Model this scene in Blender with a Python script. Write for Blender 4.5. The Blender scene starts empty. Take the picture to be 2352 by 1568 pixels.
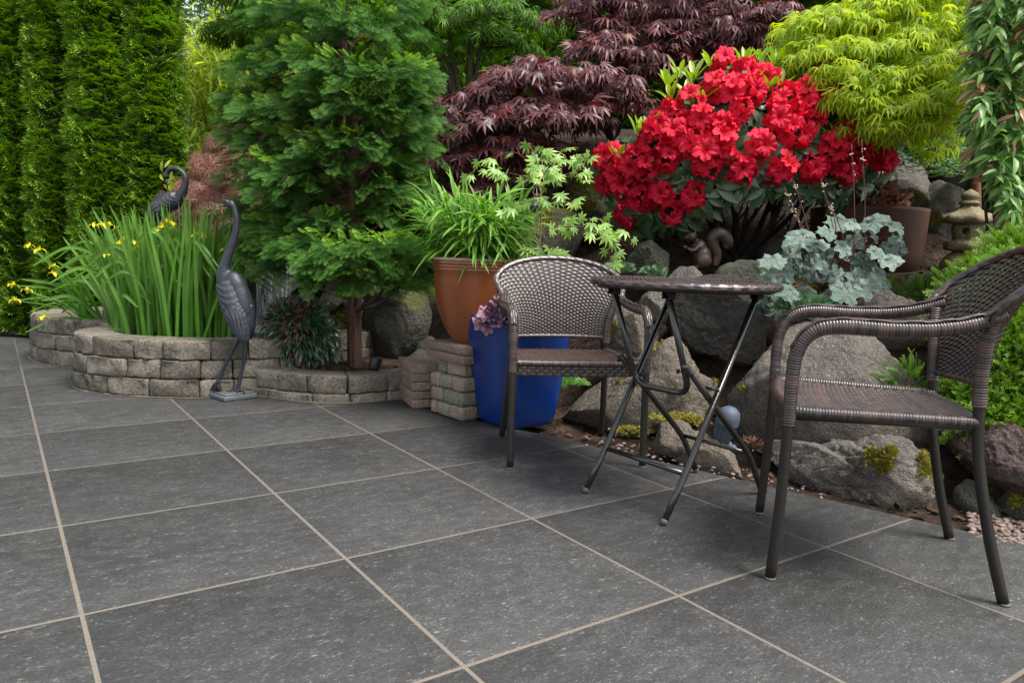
import bpy, bmesh, math, random
import numpy as np
from mathutils import Vector, Matrix, noise
PI = math.pi
scene = bpy.context.scene
COL = scene.collection

# ------------------------------------------------------------------ camera
FPX = 1735.0                      # focal length in pixels of a 2351 px wide picture
PITCH, ROLL, CAMZ = 0.1207, 0.0339, 0.8107
cam_d = bpy.data.cameras.new('camera')
cam_d.sensor_width = 36.0
cam_d.lens = 36.0 * FPX / 2351.0
cam_d.clip_start = 0.05
cam_d.clip_end = 500
cam = bpy.data.objects.new('camera', cam_d)
COL.objects.link(cam)
_f = np.array([0.0, math.cos(PITCH), -math.sin(PITCH)])
_r = np.array([1.0, 0.0, 0.0]); _u = np.cross(_r, _f)
_cr, _sr = math.cos(ROLL), math.sin(ROLL)
CR = _cr * _r + _sr * _u; CU = -_sr * _r + _cr * _u; CF = _f
mw = Matrix.Identity(4)
for i in range(3):
    mw[i][0] = CR[i]; mw[i][1] = CU[i]; mw[i][2] = -CF[i]
mw[2][3] = CAMZ
cam.matrix_world = mw
scene.camera = cam

# ------------------------------------------------------------------ light
SUN_EL, SUN_AZ = math.radians(62), math.radians(122)   # azimuth clockwise from +Y
world = bpy.data.worlds.new('World'); scene.world = world; world.use_nodes = True
nt = world.node_tree; nt.nodes.clear()
sky = nt.nodes.new('ShaderNodeTexSky'); sky.sky_type = 'NISHITA'; sky.sun_disc = False
sky.sun_elevation = SUN_EL; sky.sun_rotation = SUN_AZ
sky.air_density = 1.3; sky.dust_density = 1.2; sky.ozone_density = 1.0
bgn = nt.nodes.new('ShaderNodeBackground'); bgn.inputs['Strength'].default_value = 0.13
wo = nt.nodes.new('ShaderNodeOutputWorld')
hsv = nt.nodes.new('ShaderNodeHueSaturation'); hsv.inputs['Saturation'].default_value = 0.32
nt.links.new(sky.outputs[0], hsv.inputs['Color']); nt.links.new(hsv.outputs[0], bgn.inputs[0]); nt.links.new(bgn.outputs[0], wo.inputs[0])
sl = bpy.data.lights.new('sun', 'SUN'); sl.energy = 3.5; sl.angle = math.radians(26)
sl.color = (1.0, 0.95, 0.87)
so = bpy.data.objects.new('sun', sl); COL.objects.link(so)
sd = Vector((math.sin(SUN_AZ) * math.cos(SUN_EL), math.cos(SUN_AZ) * math.cos(SUN_EL), math.sin(SUN_EL)))
so.rotation_euler = sd.to_track_quat('Z', 'Y').to_euler()
so.location = (0, 0, 20)
scene.view_settings.view_transform = 'Standard'
scene.view_settings.look = 'None'
scene.view_settings.exposure = 1.02
scene.view_settings.gamma = 1
scene.view_settings.use_curve_mapping = False
scene.cycles.max_bounces = 6
scene.cycles.transparent_max_bounces = 8

# ------------------------------------------------------------------ picture <-> place
def ray(px, py):
    return CF + CR * (px - 1175.5) / FPX + CU * (784.0 - py) / FPX
def at(px, py, v):
    d = ray(px, py); t = v / d[1]
    return Vector((d[0] * t, v, CAMZ + d[2] * t))
def G(px, py, z=0.0):
    d = ray(px, py); t = (z - CAMZ) / d[2]
    return Vector((d[0] * t, d[1] * t, z))
def proj(P):
    P = np.asarray(P, float).reshape(-1, 3) - np.array([0, 0, CAMZ])
    zz = np.maximum(P @ CF, 1e-3)
    return np.stack([1175.5 + FPX * (P @ CR) / zz, 784.0 - FPX * (P @ CU) / zz], 1)

# ------------------------------------------------------------------ mesh helpers
def mk_mesh(name, V, faces, attrs=None, smooth=False):
    """V (n,3); faces: list of index tuples or (loops,starts) arrays; attrs {name: per-vertex floats}"""
    me = bpy.data.meshes.new(name)
    V = np.asarray(V, dtype=np.float32).reshape(-1, 3)
    if isinstance(faces, tuple):
        loops, starts = faces
    else:
        tot = np.array([len(f) for f in faces], dtype=np.int32)
        loops = np.fromiter((i for f in faces for i in f), dtype=np.int32, count=int(tot.sum()))
        starts = np.concatenate([[0], np.cumsum(tot)[:-1]]).astype(np.int32)
    me.vertices.add(len(V)); me.vertices.foreach_set('co', V.ravel())
    me.loops.add(len(loops)); me.loops.foreach_set('vertex_index', loops)
    me.polygons.add(len(starts)); me.polygons.foreach_set('loop_start', starts)
    if smooth:
        me.polygons.foreach_set('use_smooth', np.ones(len(starts), dtype=bool))
    me.update(calc_edges=True)
    if attrs:
        for k, a in attrs.items():
            at_ = me.attributes.new(k, 'FLOAT', 'POINT')
            at_.data.foreach_set('value', np.asarray(a, dtype=np.float32))
    return me

class MB:
    """collects pieces, builds one mesh"""
    def __init__(s): s.V = []; s.F = []; s.n = 0; s.T = []; s.P = []
    def add(s, V, F, tint=0.5, tip=0.0):
        V = np.asarray(V, float).reshape(-1, 3)
        s.V.append(V); s.F.extend([tuple(i + s.n for i in f) for f in F]); s.n += len(V)
        s.T.append(np.broadcast_to(np.asarray(tint, float), (len(V),)))
        s.P.append(np.broadcast_to(np.asarray(tip, float), (len(V),)))
        return s
    def mesh(s, name, smooth=True):
        return mk_mesh(name, np.concatenate(s.V), s.F,
                       {'tint': np.concatenate(s.T), 'tip': np.concatenate(s.P)}, smooth)

def catmull(pts, n):
    P = [np.array(p, float) for p in pts]
    P = [2 * P[0] - P[1]] + P + [2 * P[-1] - P[-2]]
    out = []
    for i in range(1, len(P) - 2):
        for k in range(n):
            t = k / n
            out.append(0.5 * ((2 * P[i]) + (-P[i-1] + P[i+1]) * t + (2*P[i-1] - 5*P[i] + 4*P[i+1] - P[i+2]) * t*t
                              + (-P[i-1] + 3*P[i] - 3*P[i+1] + P[i+2]) * t**3))
    out.append(P[-2])
    return np.array(out)

def tube(pts, rad, sides=8, caps=True, flat=1.0, up=None, prof=None):
    """sweep; rad scalar/array; flat squashes the second axis; returns V,F"""
    P = np.asarray(pts, float); n = len(P)
    R = np.broadcast_to(np.asarray(rad, float), (n,))
    FL = np.broadcast_to(np.asarray(flat, float), (n,))
    T = np.gradient(P, axis=0); T /= np.maximum(np.linalg.norm(T, axis=1), 1e-9)[:, None]
    ref = np.array(up if up is not None else ((0, 0, 1) if abs(T[0][2]) < 0.9 else (1, 0, 0)), float)
    V = []
    A = np.cross(T[0], ref); A /= np.linalg.norm(A) + 1e-9
    ang = np.linspace(0, 2 * PI, sides, endpoint=False)
    for i in range(n):
        if up is not None:
            A2 = np.cross(T[i], ref)
            if np.linalg.norm(A2) > 1e-3: A = A2
        A = A - T[i] * (A @ T[i]); A /= np.linalg.norm(A) + 1e-9
        B = np.cross(T[i], A)
        V.append(P[i] + R[i] * (np.cos(ang)[:, None] * A + FL[i] * np.sin(ang)[:, None] * B))
    V = np.concatenate(V); F = []
    for i in range(n - 1):
        for j in range(sides):
            k = (j + 1) % sides
            F.append((i*sides+j, i*sides+k, (i+1)*sides+k, (i+1)*sides+j))
    if caps:
        F.append(tuple(range(sides-1, -1, -1))); F.append(tuple((n-1)*sides + j for j in range(sides)))
    return V, F

def lathe(prof, seg=48, power=None, cx=0, cy=0):
    """prof [(r,z)...]; power: superellipse exponent for squarish pots"""
    V = []; F = []
    for r, z in prof:
        for j in range(seg):
            a = 2 * PI * j / seg
            c, s_ = math.cos(a), math.sin(a)
            k = 1.0
            if power: k = (abs(c)**power + abs(s_)**power) ** (-1.0 / power)
            V.append((cx + r*k*c, cy + r*k*s_, z))
    for i in range(len(prof) - 1):
        for j in range(seg):
            k = (j + 1) % seg
            F.append((i*seg+j, i*seg+k, (i+1)*seg+k, (i+1)*seg+j))
    return np.array(V), F

def sphere(c, r, seg=12, rings=8):
    r = np.broadcast_to(np.asarray(r, float), (3,))
    V = [(c[0], c[1], c[2] - r[2])]; F = []
    for i in range(1, rings):
        t = PI * i / rings
        for j in range(seg):
            a = 2*PI*j/seg
            V.append((c[0]+r[0]*math.sin(t)*math.cos(a), c[1]+r[1]*math.sin(t)*math.sin(a), c[2]-r[2]*math.cos(t)))
    V.append((c[0], c[1], c[2] + r[2]))
    for j in range(seg):
        k = (j+1) % seg
        F.append((0, 1+k, 1+j))
        for i in range(rings-2):
            F.append((1+i*seg+j, 1+i*seg+k, 1+(i+1)*seg+k, 1+(i+1)*seg+j))
        F.append((1+(rings-2)*seg+j, 1+(rings-2)*seg+k, len(V)-1))
    return np.array(V), F

_grids = {}
def cube_grid(nx, ny, nz):
    """surface points of a cube in [-1,1]^3, with extra lines near the edges"""
    key = (nx, ny, nz)
    if key in _grids: return _grids[key]
    def ax(n):
        a = list(np.linspace(-0.9, 0.9, n - 1)) if n > 2 else ([-0.9, 0.9] if n == 2 else [])
        return [-1.0] + [float(x) for x in a] + [1.0]
    X, Y, Z = ax(nx), ax(ny), ax(nz)
    idx = {}; V = []; F = []
    def vid(i, j, k):
        if (i, j, k) not in idx:
            idx[(i, j, k)] = len(V); V.append((X[i], Y[j], Z[k]))
        return idx[(i, j, k)]
    lx, ly, lz = len(X)-1, len(Y)-1, len(Z)-1
    for j in range(ly):
        for k in range(lz):
            F.append((vid(0,j,k), vid(0,j,k+1), vid(0,j+1,k+1), vid(0,j+1,k)))
            F.append((vid(lx,j,k), vid(lx,j+1,k), vid(lx,j+1,k+1), vid(lx,j,k+1)))
    for i in range(lx):
        for k in range(lz):
            F.append((vid(i,0,k), vid(i+1,0,k), vid(i+1,0,k+1), vid(i,0,k+1)))
            F.append((vid(i,ly,k), vid(i,ly,k+1), vid(i+1,ly,k+1), vid(i+1,ly,k)))
    for i in range(lx):
        for j in range(ly):
            F.append((vid(i,j,0), vid(i,j+1,0), vid(i+1,j+1,0), vid(i+1,j,0)))
            F.append((vid(i,j,lz), vid(i+1,j,lz), vid(i+1,j+1,lz), vid(i,j+1,lz)))
    _grids[key] = (np.array(V), F)
    return _grids[key]

def rbox(size, r=0.01, n=(2, 2, 2), rough=0.0, seed=0, freq=30.0):
    """rounded box, centred; size full extents; rough = noise displacement"""
    U, F = cube_grid(*n)
    h = np.array(size, float) / 2
    U2 = U.copy()
    # lines at +-0.9 move to the start of the rounding
    for a in range(3):
        m = np.abs(np.abs(U2[:, a]) - 0.9) < 1e-6
        U2[m, a] = np.sign(U2[m, a]) * (h[a] - r) / h[a]
    P = U2 * h
    inner = np.clip(P, -(h - r), h - r)
    d = P - inner; L = np.linalg.norm(d, axis=1); m = L > 1e-9
    P[m] = inner[m] + d[m] / L[m, None] * r
    if rough:
        sv = Vector((seed * 3.1, seed * 7.7, seed * 1.3))
        for i, p in enumerate(P):
            q = Vector(p) * freq + sv
            P[i] += np.array(noise.noise_vector(q)) * rough
    return P, F

# ------------------------------------------------------------------ objects
def thing(name, loc, label, cat, group=None, rotz=0.0):
    o = bpy.data.objects.new(name, None); COL.objects.link(o)
    o.empty_display_size = 0.1
    o.location = loc; o.rotation_euler = (0, 0, rotz)
    o['label'] = label; o['category'] = cat
    if group: o['group'] = group
    return o
def part(root, name, me, mat=None, kind=None, label=None, local=False, top=None):
    """mesh in place coordinates (or local to root) becomes a child of root; top = the thing's Empty when root is a part"""
    o = bpy.data.objects.new(name, me); COL.objects.link(o)
    if mat is not None and not me.materials: me.materials.append(mat)
    o.parent = root
    base = top if top is not None else root
    if not local:
        me.transform(Matrix.Translation(-Vector(base.location)))
        if base.rotation_euler.z:
            me.transform(Matrix.Rotation(-base.rotation_euler.z, 4, 'Z'))
    if kind: o['kind'] = kind
    if label: o['label'] = label
    return o
def single(name, me, mat, label=None, cat=None, group=None, kind=None):
    o = bpy.data.objects.new(name, me); COL.objects.link(o)
    if mat is not None and not me.materials: me.materials.append(mat)
    if kind != 'structure':
        n = len(me.vertices); co = np.empty(n*3, np.float32); me.vertices.foreach_get('co', co); co = co.reshape(-1, 3)
        b = Vector((float(co[:,0].mean()), float(co[:,1].mean()), float(co[:,2].min())))
        me.transform(Matrix.Translation(-b)); o.location = b
    if label: o['label'] = label
    if cat: o['category'] = cat
    if group: o['group'] = group
    if kind: o['kind'] = kind
    return o

# ------------------------------------------------------------------ materials
def C4(c): return (c[0], c[1], c[2], 1.0)
class NT:
    def __init__(s, name):
        s.m = bpy.data.materials.new(name); s.m.use_nodes = True
        s.t = s.m.node_tree; s.t.nodes.clear()
        s.out = s.n('ShaderNodeOutputMaterial')
    def n(s, typ, **kw):
        nd = s.t.nodes.new(typ)
        for k, v in kw.items(): setattr(nd, k, v)
        return nd
    def l(s, a, b): s.t.links.new(a, b)
    def coord(s, scale=(1, 1, 1), rot=(0, 0, 0), kind='Object'):
        tc = s.n('ShaderNodeTexCoord'); mp = s.n('ShaderNodeMapping')
        mp.inputs['Scale'].default_value = scale; mp.inputs['Rotation'].default_value = rot
        s.l(tc.outputs[kind], mp.inputs[0]); return mp.outputs[0]
    def noise(s, vec, scale, detail=4, rough=0.6, dist=0.0):
        nd = s.n('ShaderNodeTexNoise'); nd.inputs['Scale'].default_value = scale
        nd.inputs['Detail'].default_value = detail; nd.inputs['Roughness'].default_value = rough
        nd.inputs['Distortion'].default_value = dist
        s.l(vec, nd.inputs['Vector']); return nd.outputs[0]
    def voro(s, vec, scale, feature='F1'):
        nd = s.n('ShaderNodeTexVoronoi', feature=feature); nd.inputs['Scale'].default_value = scale
        s.l(vec, nd.inputs['Vector']); return nd.outputs['Distance']
    def ramp(s, fac, lo, hi, a=0.0, b=1.0):
        nd = s.n('ShaderNodeMapRange'); nd.inputs[1].default_value = lo; nd.inputs[2].default_value = hi
        nd.inputs[3].default_value = a; nd.inputs[4].default_value = b
        s.l(fac, nd.inputs[0]); return nd.outputs[0]
    def mix(s, fac, a, b, typ='MIX'):
        nd = s.n('ShaderNodeMix', data_type='RGBA', blend_type=typ)
        if isinstance(fac, (int, float)): nd.inputs[0].default_value = fac
        else: s.l(fac, nd.inputs[0])
        for v, k in ((a, 6), (b, 7)):
            if isinstance(v, (tuple, list)): nd.inputs[k].default_value = C4(v)
            else: s.l(v, nd.inputs[k])
        return nd.outputs[2]
    def math(s, op, a, b=0.0):
        nd = s.n('ShaderNodeMath', operation=op)
        for v, k in ((a, 0), (b, 1)):
            if isinstance(v, (int, float)): nd.inputs[k].default_value = v
            else: s.l(v, nd.inputs[k])
        return nd.outputs[0]
    def bump(s, h, strength=0.5, dist=0.01, prev=None):
        nd = s.n('ShaderNodeBump'); nd.inputs['Strength'].default_value = strength
        nd.inputs['Distance'].default_value = dist; s.l(h, nd.inputs['Height'])
        if prev is not None: s.l(prev, nd.inputs['Normal'])
        return nd.outputs[0]
    def attr(s, name):
        nd = s.n('ShaderNodeAttribute'); nd.attribute_name = name; return nd.outputs['Fac']
    def objrand(s): return s.n('ShaderNodeObjectInfo').outputs['Random']
    def pbr(s, col, rough=0.6, metal=0.0, nrm=None, spec=0.5, coat=0.0, coatr=0.1):
        b = s.n('ShaderNodeBsdfPrincipled')
        if isinstance(col, (tuple, list)): b.inputs['Base Color'].default_value = C4(col)
        else: s.l(col, b.inputs['Base Color'])
        if isinstance(rough, (int, float)): b.inputs['Roughness'].default_value = rough
        else: s.l(rough, b.inputs['Roughness'])
        b.inputs['Metallic'].default_value = metal
        b.inputs['Specular IOR Level'].default_value = spec
        b.inputs['Coat Weight'].default_value = coat; b.inputs['Coat Roughness'].default_value = coatr
        if nrm is not None: s.l(nrm, b.inputs['Normal'])
        s.b = b
        s.l(b.outputs[0], s.out.inputs[0]); return s.m

def leaf_mat(name, dark, light, tip=None, tipamt=0.8, rough=0.45, transl=0.3, spec=0.4, tcol=None):
    """colour varies leaf by leaf (tint) and towards the growing tip (tip)"""
    s = NT(name)
    t = s.attr('tint')
    c = s.mix(t, dark, light)
    if tip is not None:
        tp = s.ramp(s.attr('tip'), 0.35, 1.0, 0.0, tipamt)
        c = s.mix(tp, c, tip)
    v = s.noise(s.coord(), 9.0, 2)
    c = s.mix(s.ramp(v, 0.3, 0.7, 0.0, 0.35), c, tuple(x * 0.6 for x in dark))
    s.pbr(c, rough, spec=spec)
    tr = s.n('ShaderNodeBsdfTranslucent')
    if tcol is None:
        hs = s.n('ShaderNodeHueSaturation'); hs.inputs['Saturation'].default_value = 1.15; hs.inputs['Value'].default_value = 1.3
        s.l(c, hs.inputs['Color']); s.l(hs.outputs[0], tr.inputs[0])
    else: tr.inputs[0].default_value = C4(tcol)
    mx = s.n('ShaderNodeMixShader'); mx.inputs[0].default_value = transl
    s.l(s.b.outputs[0], mx.inputs[1]); s.l(tr.outputs[0], mx.inputs[2]); s.l(mx.outputs[0], s.out.inputs[0])
    return s.m

def rock_mat(name, a, b, c=None, moss=0.0, pit=0.5, scale=1.0):
    s = NT(name); co = s.coord()
    n1 = s.noise(co, 3.2*scale, 6, 0.65); n2 = s.noise(co, 26*scale, 5, 0.7); n3 = s.noise(co, 110*scale, 3, 0.7)
    col = s.mix(s.ramp(n1, 0.32, 0.68), a, b)
    col = s.mix(s.ramp(n2, 0.42, 0.66, 0, 0.55), col, tuple(x*0.5 for x in a))
    col = s.mix(s.ramp(n3, 0.55, 0.7, 0, 0.6), col, tuple(min(1, x*1.9) for x in b))
    if c is not None:
        col = s.mix(s.ramp(s.noise(co, 1.7*scale, 5, 0.7), 0.52, 0.66, 0, 0.75), col, c)
    pits = s.ramp(s.voro(co, 42*scale), 0.0, 0.16)
    pm = s.ramp(s.noise(co, 7*scale, 2), 0.48, 0.6)
    pp = s.mix(pm, (1, 1, 1), pits)
    col = s.mix(s.math('MULTIPLY', s.ramp(pp, 0.0, 1.0, 1.0, 0.0), pit), col, tuple(x*0.25 for x in a))
    if moss:
        geo = s.n('ShaderNodeNewGeometry'); sp = s.n('ShaderNodeSeparateXYZ'); s.l(geo.outputs['Normal'], sp.inputs[0])
        up = s.ramp(sp.outputs[2], 0.1, 0.8)
        mf = s.ramp(s.noise(co, 5*scale, 6, 0.75), 0.60 - 0.25*moss, 0.66 - 0.2*moss)
        mf = s.math('MULTIPLY', mf, up)
        col = s.mix(mf, col, s.mix(s.ramp(n3, 0.3, 0.7), (0.045, 0.06, 0.012), (0.16, 0.17, 0.03)))
    bh = s.math('ADD', s.math('MULTIPLY', n2, 1.0), s.math('MULTIPLY', n3, 0.35))
    nb = s.bump(bh, 0.95, 0.05); nb = s.bump(pp, 0.5 * pit, 0.02, nb)
    s.pbr(col, 0.85, nrm=nb, spec=0.3)
    return s.m

# ------------------------------------------------------------------ leaf templates: base at 0, length 1 along +Y, normal +Z
def T_kites(segs, droop=0.0):
    """segs: list of (x0,y0,x1,y1,halfwidth); each a flat kite"""
    V = []; F = []; tip = []
    for (x0, y0, x1, y1, w) in segs:
        dx, dy = x1-x0, y1-y0; L = math.hypot(dx, dy) + 1e-9
        nx, ny = -dy/L*w, dx/L*w
        m = 0.45; mx, my = x0+dx*m, y0+dy*m
        b = len(V)
        for (x, y) in ((x0, y0), (mx+nx, my+ny), (x1, y1), (mx-nx, my-ny)):
            V.append((x, y, -droop*(x*x*0.8 + y*y))); tip.append(min(1, math.hypot(x, y)))
        F.append((b, b+3, b+2, b+1))
    return dict(v=np.array(V), f=F, tip=np.array(tip))
def T_frond(n=6, sub=False, seed=0, droop=0.15):
    rnd = random.Random(seed); S = [(0, 0, 0, 1.0, 0.035 if not sub else .02)]
    for i in range(n):
        y = 0.12 + 0.8*i/n
        L = (0.42 * math.sin(PI*(0.18+0.72*i/n))) * rnd.uniform(0.8, 1.15)
        for sx in (-1, 1):
            a = math.radians(48) * rnd.uniform(0.8, 1.1)
            x1, y1 = sx*math.sin(a)*L, y+math.cos(a)*L
            S.append((0, y, x1, y1, 0.045 if not sub else 0.016))
            if sub:
                for k in (0.4, 0.72):
                    bx, by = x1*k, y+(y1-y)*k
                    for q in (-1, 1):
                        a2 = a*sx + q*0.75
                        l2 = 0.17*(1.15-k)*rnd.uniform(0.8, 1.2)+0.03
                        S.append((bx, by, bx+math.sin(a2)*l2, by+math.cos(a2)*l2, 0.014))
    return T_kites(S, droop)
def T_palm(angs, lens, sinus=0.26, droop=0.35, narrow=1.0):
    """palmate maple leaf, centre of the blade at (0,0.0) with lobes"""
    n = len(angs); V = [(0, 0, 0)]; tip = [0.0]; F = []
    mids = []
    for i in range(n + 1):
        if i == 0: a, r = math.radians(angs[0]-28), sinus*0.7
        elif i == n: a, r = math.radians(angs[-1]+28), sinus*0.7
        else: a, r = math.radians((angs[i-1]+angs[i])/2), sinus
        V.append((math.sin(a)*r, math.cos(a)*r, -droop*r*r)); tip.append(0.2); mids.append(len(V)-1)
    for i in range(n):
        a = math.radians(angs[i]); L = lens[i]
        sx, cx = math.sin(a), math.cos(a)
        w = 0.105*L*narrow; m = 0.55*L
        b = len(V)
        V += [(sx*m - cx*w, cx*m + sx*w, -droop*m*m), (sx*L, cx*L, -droop*L*L*1.25), (sx*m + cx*w, cx*m - sx*w, -droop*m*m),
              (sx*m*0.8, cx*m*0.8, -droop*m*m*0.6 + 0.03)]
        tip += [0.6, 1.0, 0.6, 0.4]
        F.append((0, mids[i], b, b+3)); F.append((0, b+3, b+2, mids[i+1])); F.append((b, b+1, b+3)); F.append((b+3, b+1, b+2))
    # winding upwards
    F = [tuple(reversed(f)) for f in F]
    return dict(v=np.array(V), f=F, tip=np.array(tip))
def T_blade(w=0.12, seg=4, fold=0.25, droop=0.3, wpos=0.4, tw=0.0, blunt=0.0):
    V = []; F = []; tip = []
    for i in range(seg + 1):
        t = i / seg
        if t < wpos: ww = math.sin(PI/2 * (0.12 + 0.88*t/wpos))
        else: ww = math.cos(PI/2 * (t-wpos)/(1-wpos)) ** (0.8 if not blunt else 0.5)
        if i == seg: ww = blunt
        ww *= w
        z = -droop*t*t
        a = tw*t
        for sx in (-1, 0, 1):
            V.append((sx*ww*math.cos(a), t*(1-0.25*droop*t), z + abs(sx)*fold*ww + sx*ww*math.sin(a))); tip.append(t)
    for i in range(seg):
        b = i*3
        F.append((b, b+1, b+4, b+3)); F.append((b+1, b+2, b+5, b+4))
    return dict(v=np.array(V), f=F, tip=np.array(tip))
def unit(a):
    a = np.asarray(a, float); return a / np.maximum(np.linalg.norm(a, axis=-1, keepdims=True), 1e-9)
def frames(D, N, S):
    D = unit(D); X = unit(np.cross(D, N)); Z = np.cross(X, D)
    return np.stack([X, D, Z], axis=2) * np.asarray(S, float).reshape(-1, 1, 1)
def scatter(name, tmpls, P, D, N, S, tint, smooth=False):
    """one mesh from many leaves; templates used in turn"""
    P = np.asarray(P, float); n = len(P)
    M = frames(D, N, np.broadcast_to(S, (n,)))
    Vs = []; Ls = []; Ss = []; Ti = []; Tp = []; vo = 0; lo = 0
    k = len(tmpls)
    for q, t in enumerate(tmpls):
        ix = np.arange(q, n, k)
        if len(ix) == 0: continue
        tv = t['v']; nv = len(tv)
        V = np.einsum('nij,vj->nvi', M[ix], tv) + P[ix][:, None, :]
        tot = np.array([len(f) for f in t['f']]); lp = np.array([i for f in t['f'] for i in f])
        st = np.concatenate([[0], np.cumsum(tot)[:-1]])
        m = len(ix)
        Vs.append(V.reshape(-1, 3))
        Ls.append((lp[None, :] + (np.arange(m)*nv)[:, None]).ravel() + vo)
        Ss.append((st[None, :] + (np.arange(m)*len(lp))[:, None]).ravel() + lo)
        Ti.append(np.repeat(np.asarray(tint, float)[ix], nv)); Tp.append(np.tile(t['tip'], m))
        vo += m*nv; lo += m*len(lp)
    return mk_mesh(name, np.concatenate(Vs), (np.concatenate(Ls).astype(np.int32), np.concatenate(Ss).astype(np.int32)),
                   {'tint': np.concatenate(Ti), 'tip': np.concatenate(Tp)}, smooth)
_tm = {}
def leaves(root, name, tmpls, P, D, N, S, tint, mat, n_ind=0, rest='foliage', smooth=False, top=None):
    """nearest n_ind leaves as objects of their own, the rest as one part"""
    P = np.asarray(P, float); n = len(P); S = np.broadcast_to(S, (n,)).astype(float)
    D = np.broadcast_to(D, (n, 3)); N = np.broadcast_to(N, (n, 3)); tint = np.broadcast_to(tint, (n,))
    base = top if top is not None else root
    if n_ind:
        q = proj(P); inside = (q[:,0] > -30) & (q[:,0] < 2380) & (q[:,1] > -30) & (q[:,1] < 1600)
        d = np.linalg.norm(P - np.array([0, 0, CAMZ]), axis=1) / S + np.where(inside, 0, 1e4)
        order = np.argsort(d); ind = order[:n_ind]; other = order[n_ind:]
        M = frames(D[ind], N[ind], S[ind])
        inv = Matrix.Translation(-Vector(base.location))
        for j, i in enumerate(ind):
            tb = min(3, int(tint[i]*4)); key = (id(tmpls[i % len(tmpls)]), tb, mat.name)
            if key not in _tm:
                t = tmpls[i % len(tmpls)]
                me = mk_mesh(name, t['v'], t['f'], {'tint': np.full(len(t['v']), (tb+0.5)/4), 'tip': t['tip']}, smooth)
                me.materials.append(mat); _tm[key] = (me, t)
            o = bpy.data.objects.new(name, _tm[key][0]); COL.objects.link(o); o.parent = root
            m4 = Matrix.Identity(4)
            for a in range(3):
                for b in range(3): m4[a][b] = M[j][a][b]
                m4[a][3] = P[i][a]
            o.matrix_basis = inv @ m4
    else: other = np.arange(n)
    if len(other):
        me = scatter(rest, tmpls, P[other], D[other], N[other], S[other], tint[other], smooth)
        return part(root, rest, me, mat, kind='stuff' if n_ind else None, top=top)
RN = np.random.RandomState(7)
def rdir(n, rs=RN): return unit(rs.normal(size=(n, 3)))
# ================================================================== MATERIALS
def m_tile():
    s = NT('slate_tile')
    ob = s.n('ShaderNodeTexCoord'); rnd = s.objrand()
    mp = s.n('ShaderNodeMapping'); mp.inputs['Rotation'].default_value = (0, 0, -0.606)
    s.l(ob.outputs['Object'], mp.inputs[0])
    cmb = s.n('ShaderNodeCombineXYZ'); s.l(s.math('MULTIPLY', rnd, 37.0), cmb.inputs[2]); s.l(s.math('MULTIPLY', rnd, 91.0), cmb.inputs[0])
    ad = s.n('ShaderNodeVectorMath', operation='ADD'); s.l(mp.outputs[0], ad.inputs[0]); s.l(cmb.outputs[0], ad.inputs[1])
    v = ad.outputs[0]
    st = s.n('ShaderNodeMapping'); st.inputs['Scale'].default_value = (1, 1.9, 1); s.l(v, st.inputs[0])
    big = s.noise(v, 3.0, 4, 0.6); mid = s.noise(st.outputs[0], 16, 5, 0.7)
    fine = s.noise(st.outputs[0], 110, 3, 0.75); fl = s.noise(st.outputs[0], 85, 3, 0.6, 0.6)
    col = s.mix(s.ramp(big, 0.3, 0.7), (0.030, 0.0298, 0.0295), (0.047, 0.0465, 0.046))
    col = s.mix(s.ramp(mid, 0.45, 0.7, 0, 0.7), col, (0.064, 0.0635, 0.063))
    col = s.mix(s.ramp(fine, 0.35, 0.5, 0.55, 0), col, (0.013, 0.0135, 0.0145))
    col = s.mix(s.math('MULTIPLY', s.ramp(fl, 0.60, 0.68, 0, 1), s.ramp(mid, 0.40, 0.62, 0.15, 1)), col, (0.17, 0.17, 0.17))
    col = s.mix(s.math('MULTIPLY', s.ramp(fine, 0.62, 0.70, 0, 0.8), s.ramp(big, 0.35, 0.6)), col, (0.17, 0.17, 0.17))
    dk = s.ramp(rnd, 0, 1, 0.82, 1.22)
    hs = s.n('ShaderNodeHueSaturation'); s.l(dk, hs.inputs['Value']); s.l(col, hs.inputs['Color'])
    nb = s.bump(s.math('ADD', fine, mid), 0.30, 0.004)
    return s.pbr(hs.outputs[0], s.ramp(mid, 0.3, 0.7, 0.5, 0.68), nrm=nb, spec=0.38)
def m_simple(name, a, b=None, rough=0.8, sc=30, bump=0.4, dist=0.005, spec=0.4, metal=0, detail=5, coat=0, rnd=0.0, c=None):
    s = NT(name); co = s.coord()
    n = s.noise(co, sc, detail, 0.65)
    col = s.mix(s.ramp(n, 0.3, 0.7), a, b if b else a)
    if c: col = s.mix(s.ramp(s.noise(co, sc*0.22, 4), 0.5, 0.66), col, c)
    if rnd:
        hs = s.n('ShaderNodeHueSaturation'); s.l(s.ramp(s.objrand(), 0, 1, 1-rnd, 1+rnd), hs.inputs['Value']); s.l(col, hs.inputs['Color']); col = hs.outputs[0]
    return s.pbr(col, rough, metal, s.bump(n, bump, dist) if bump else None, spec, coat)
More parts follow.
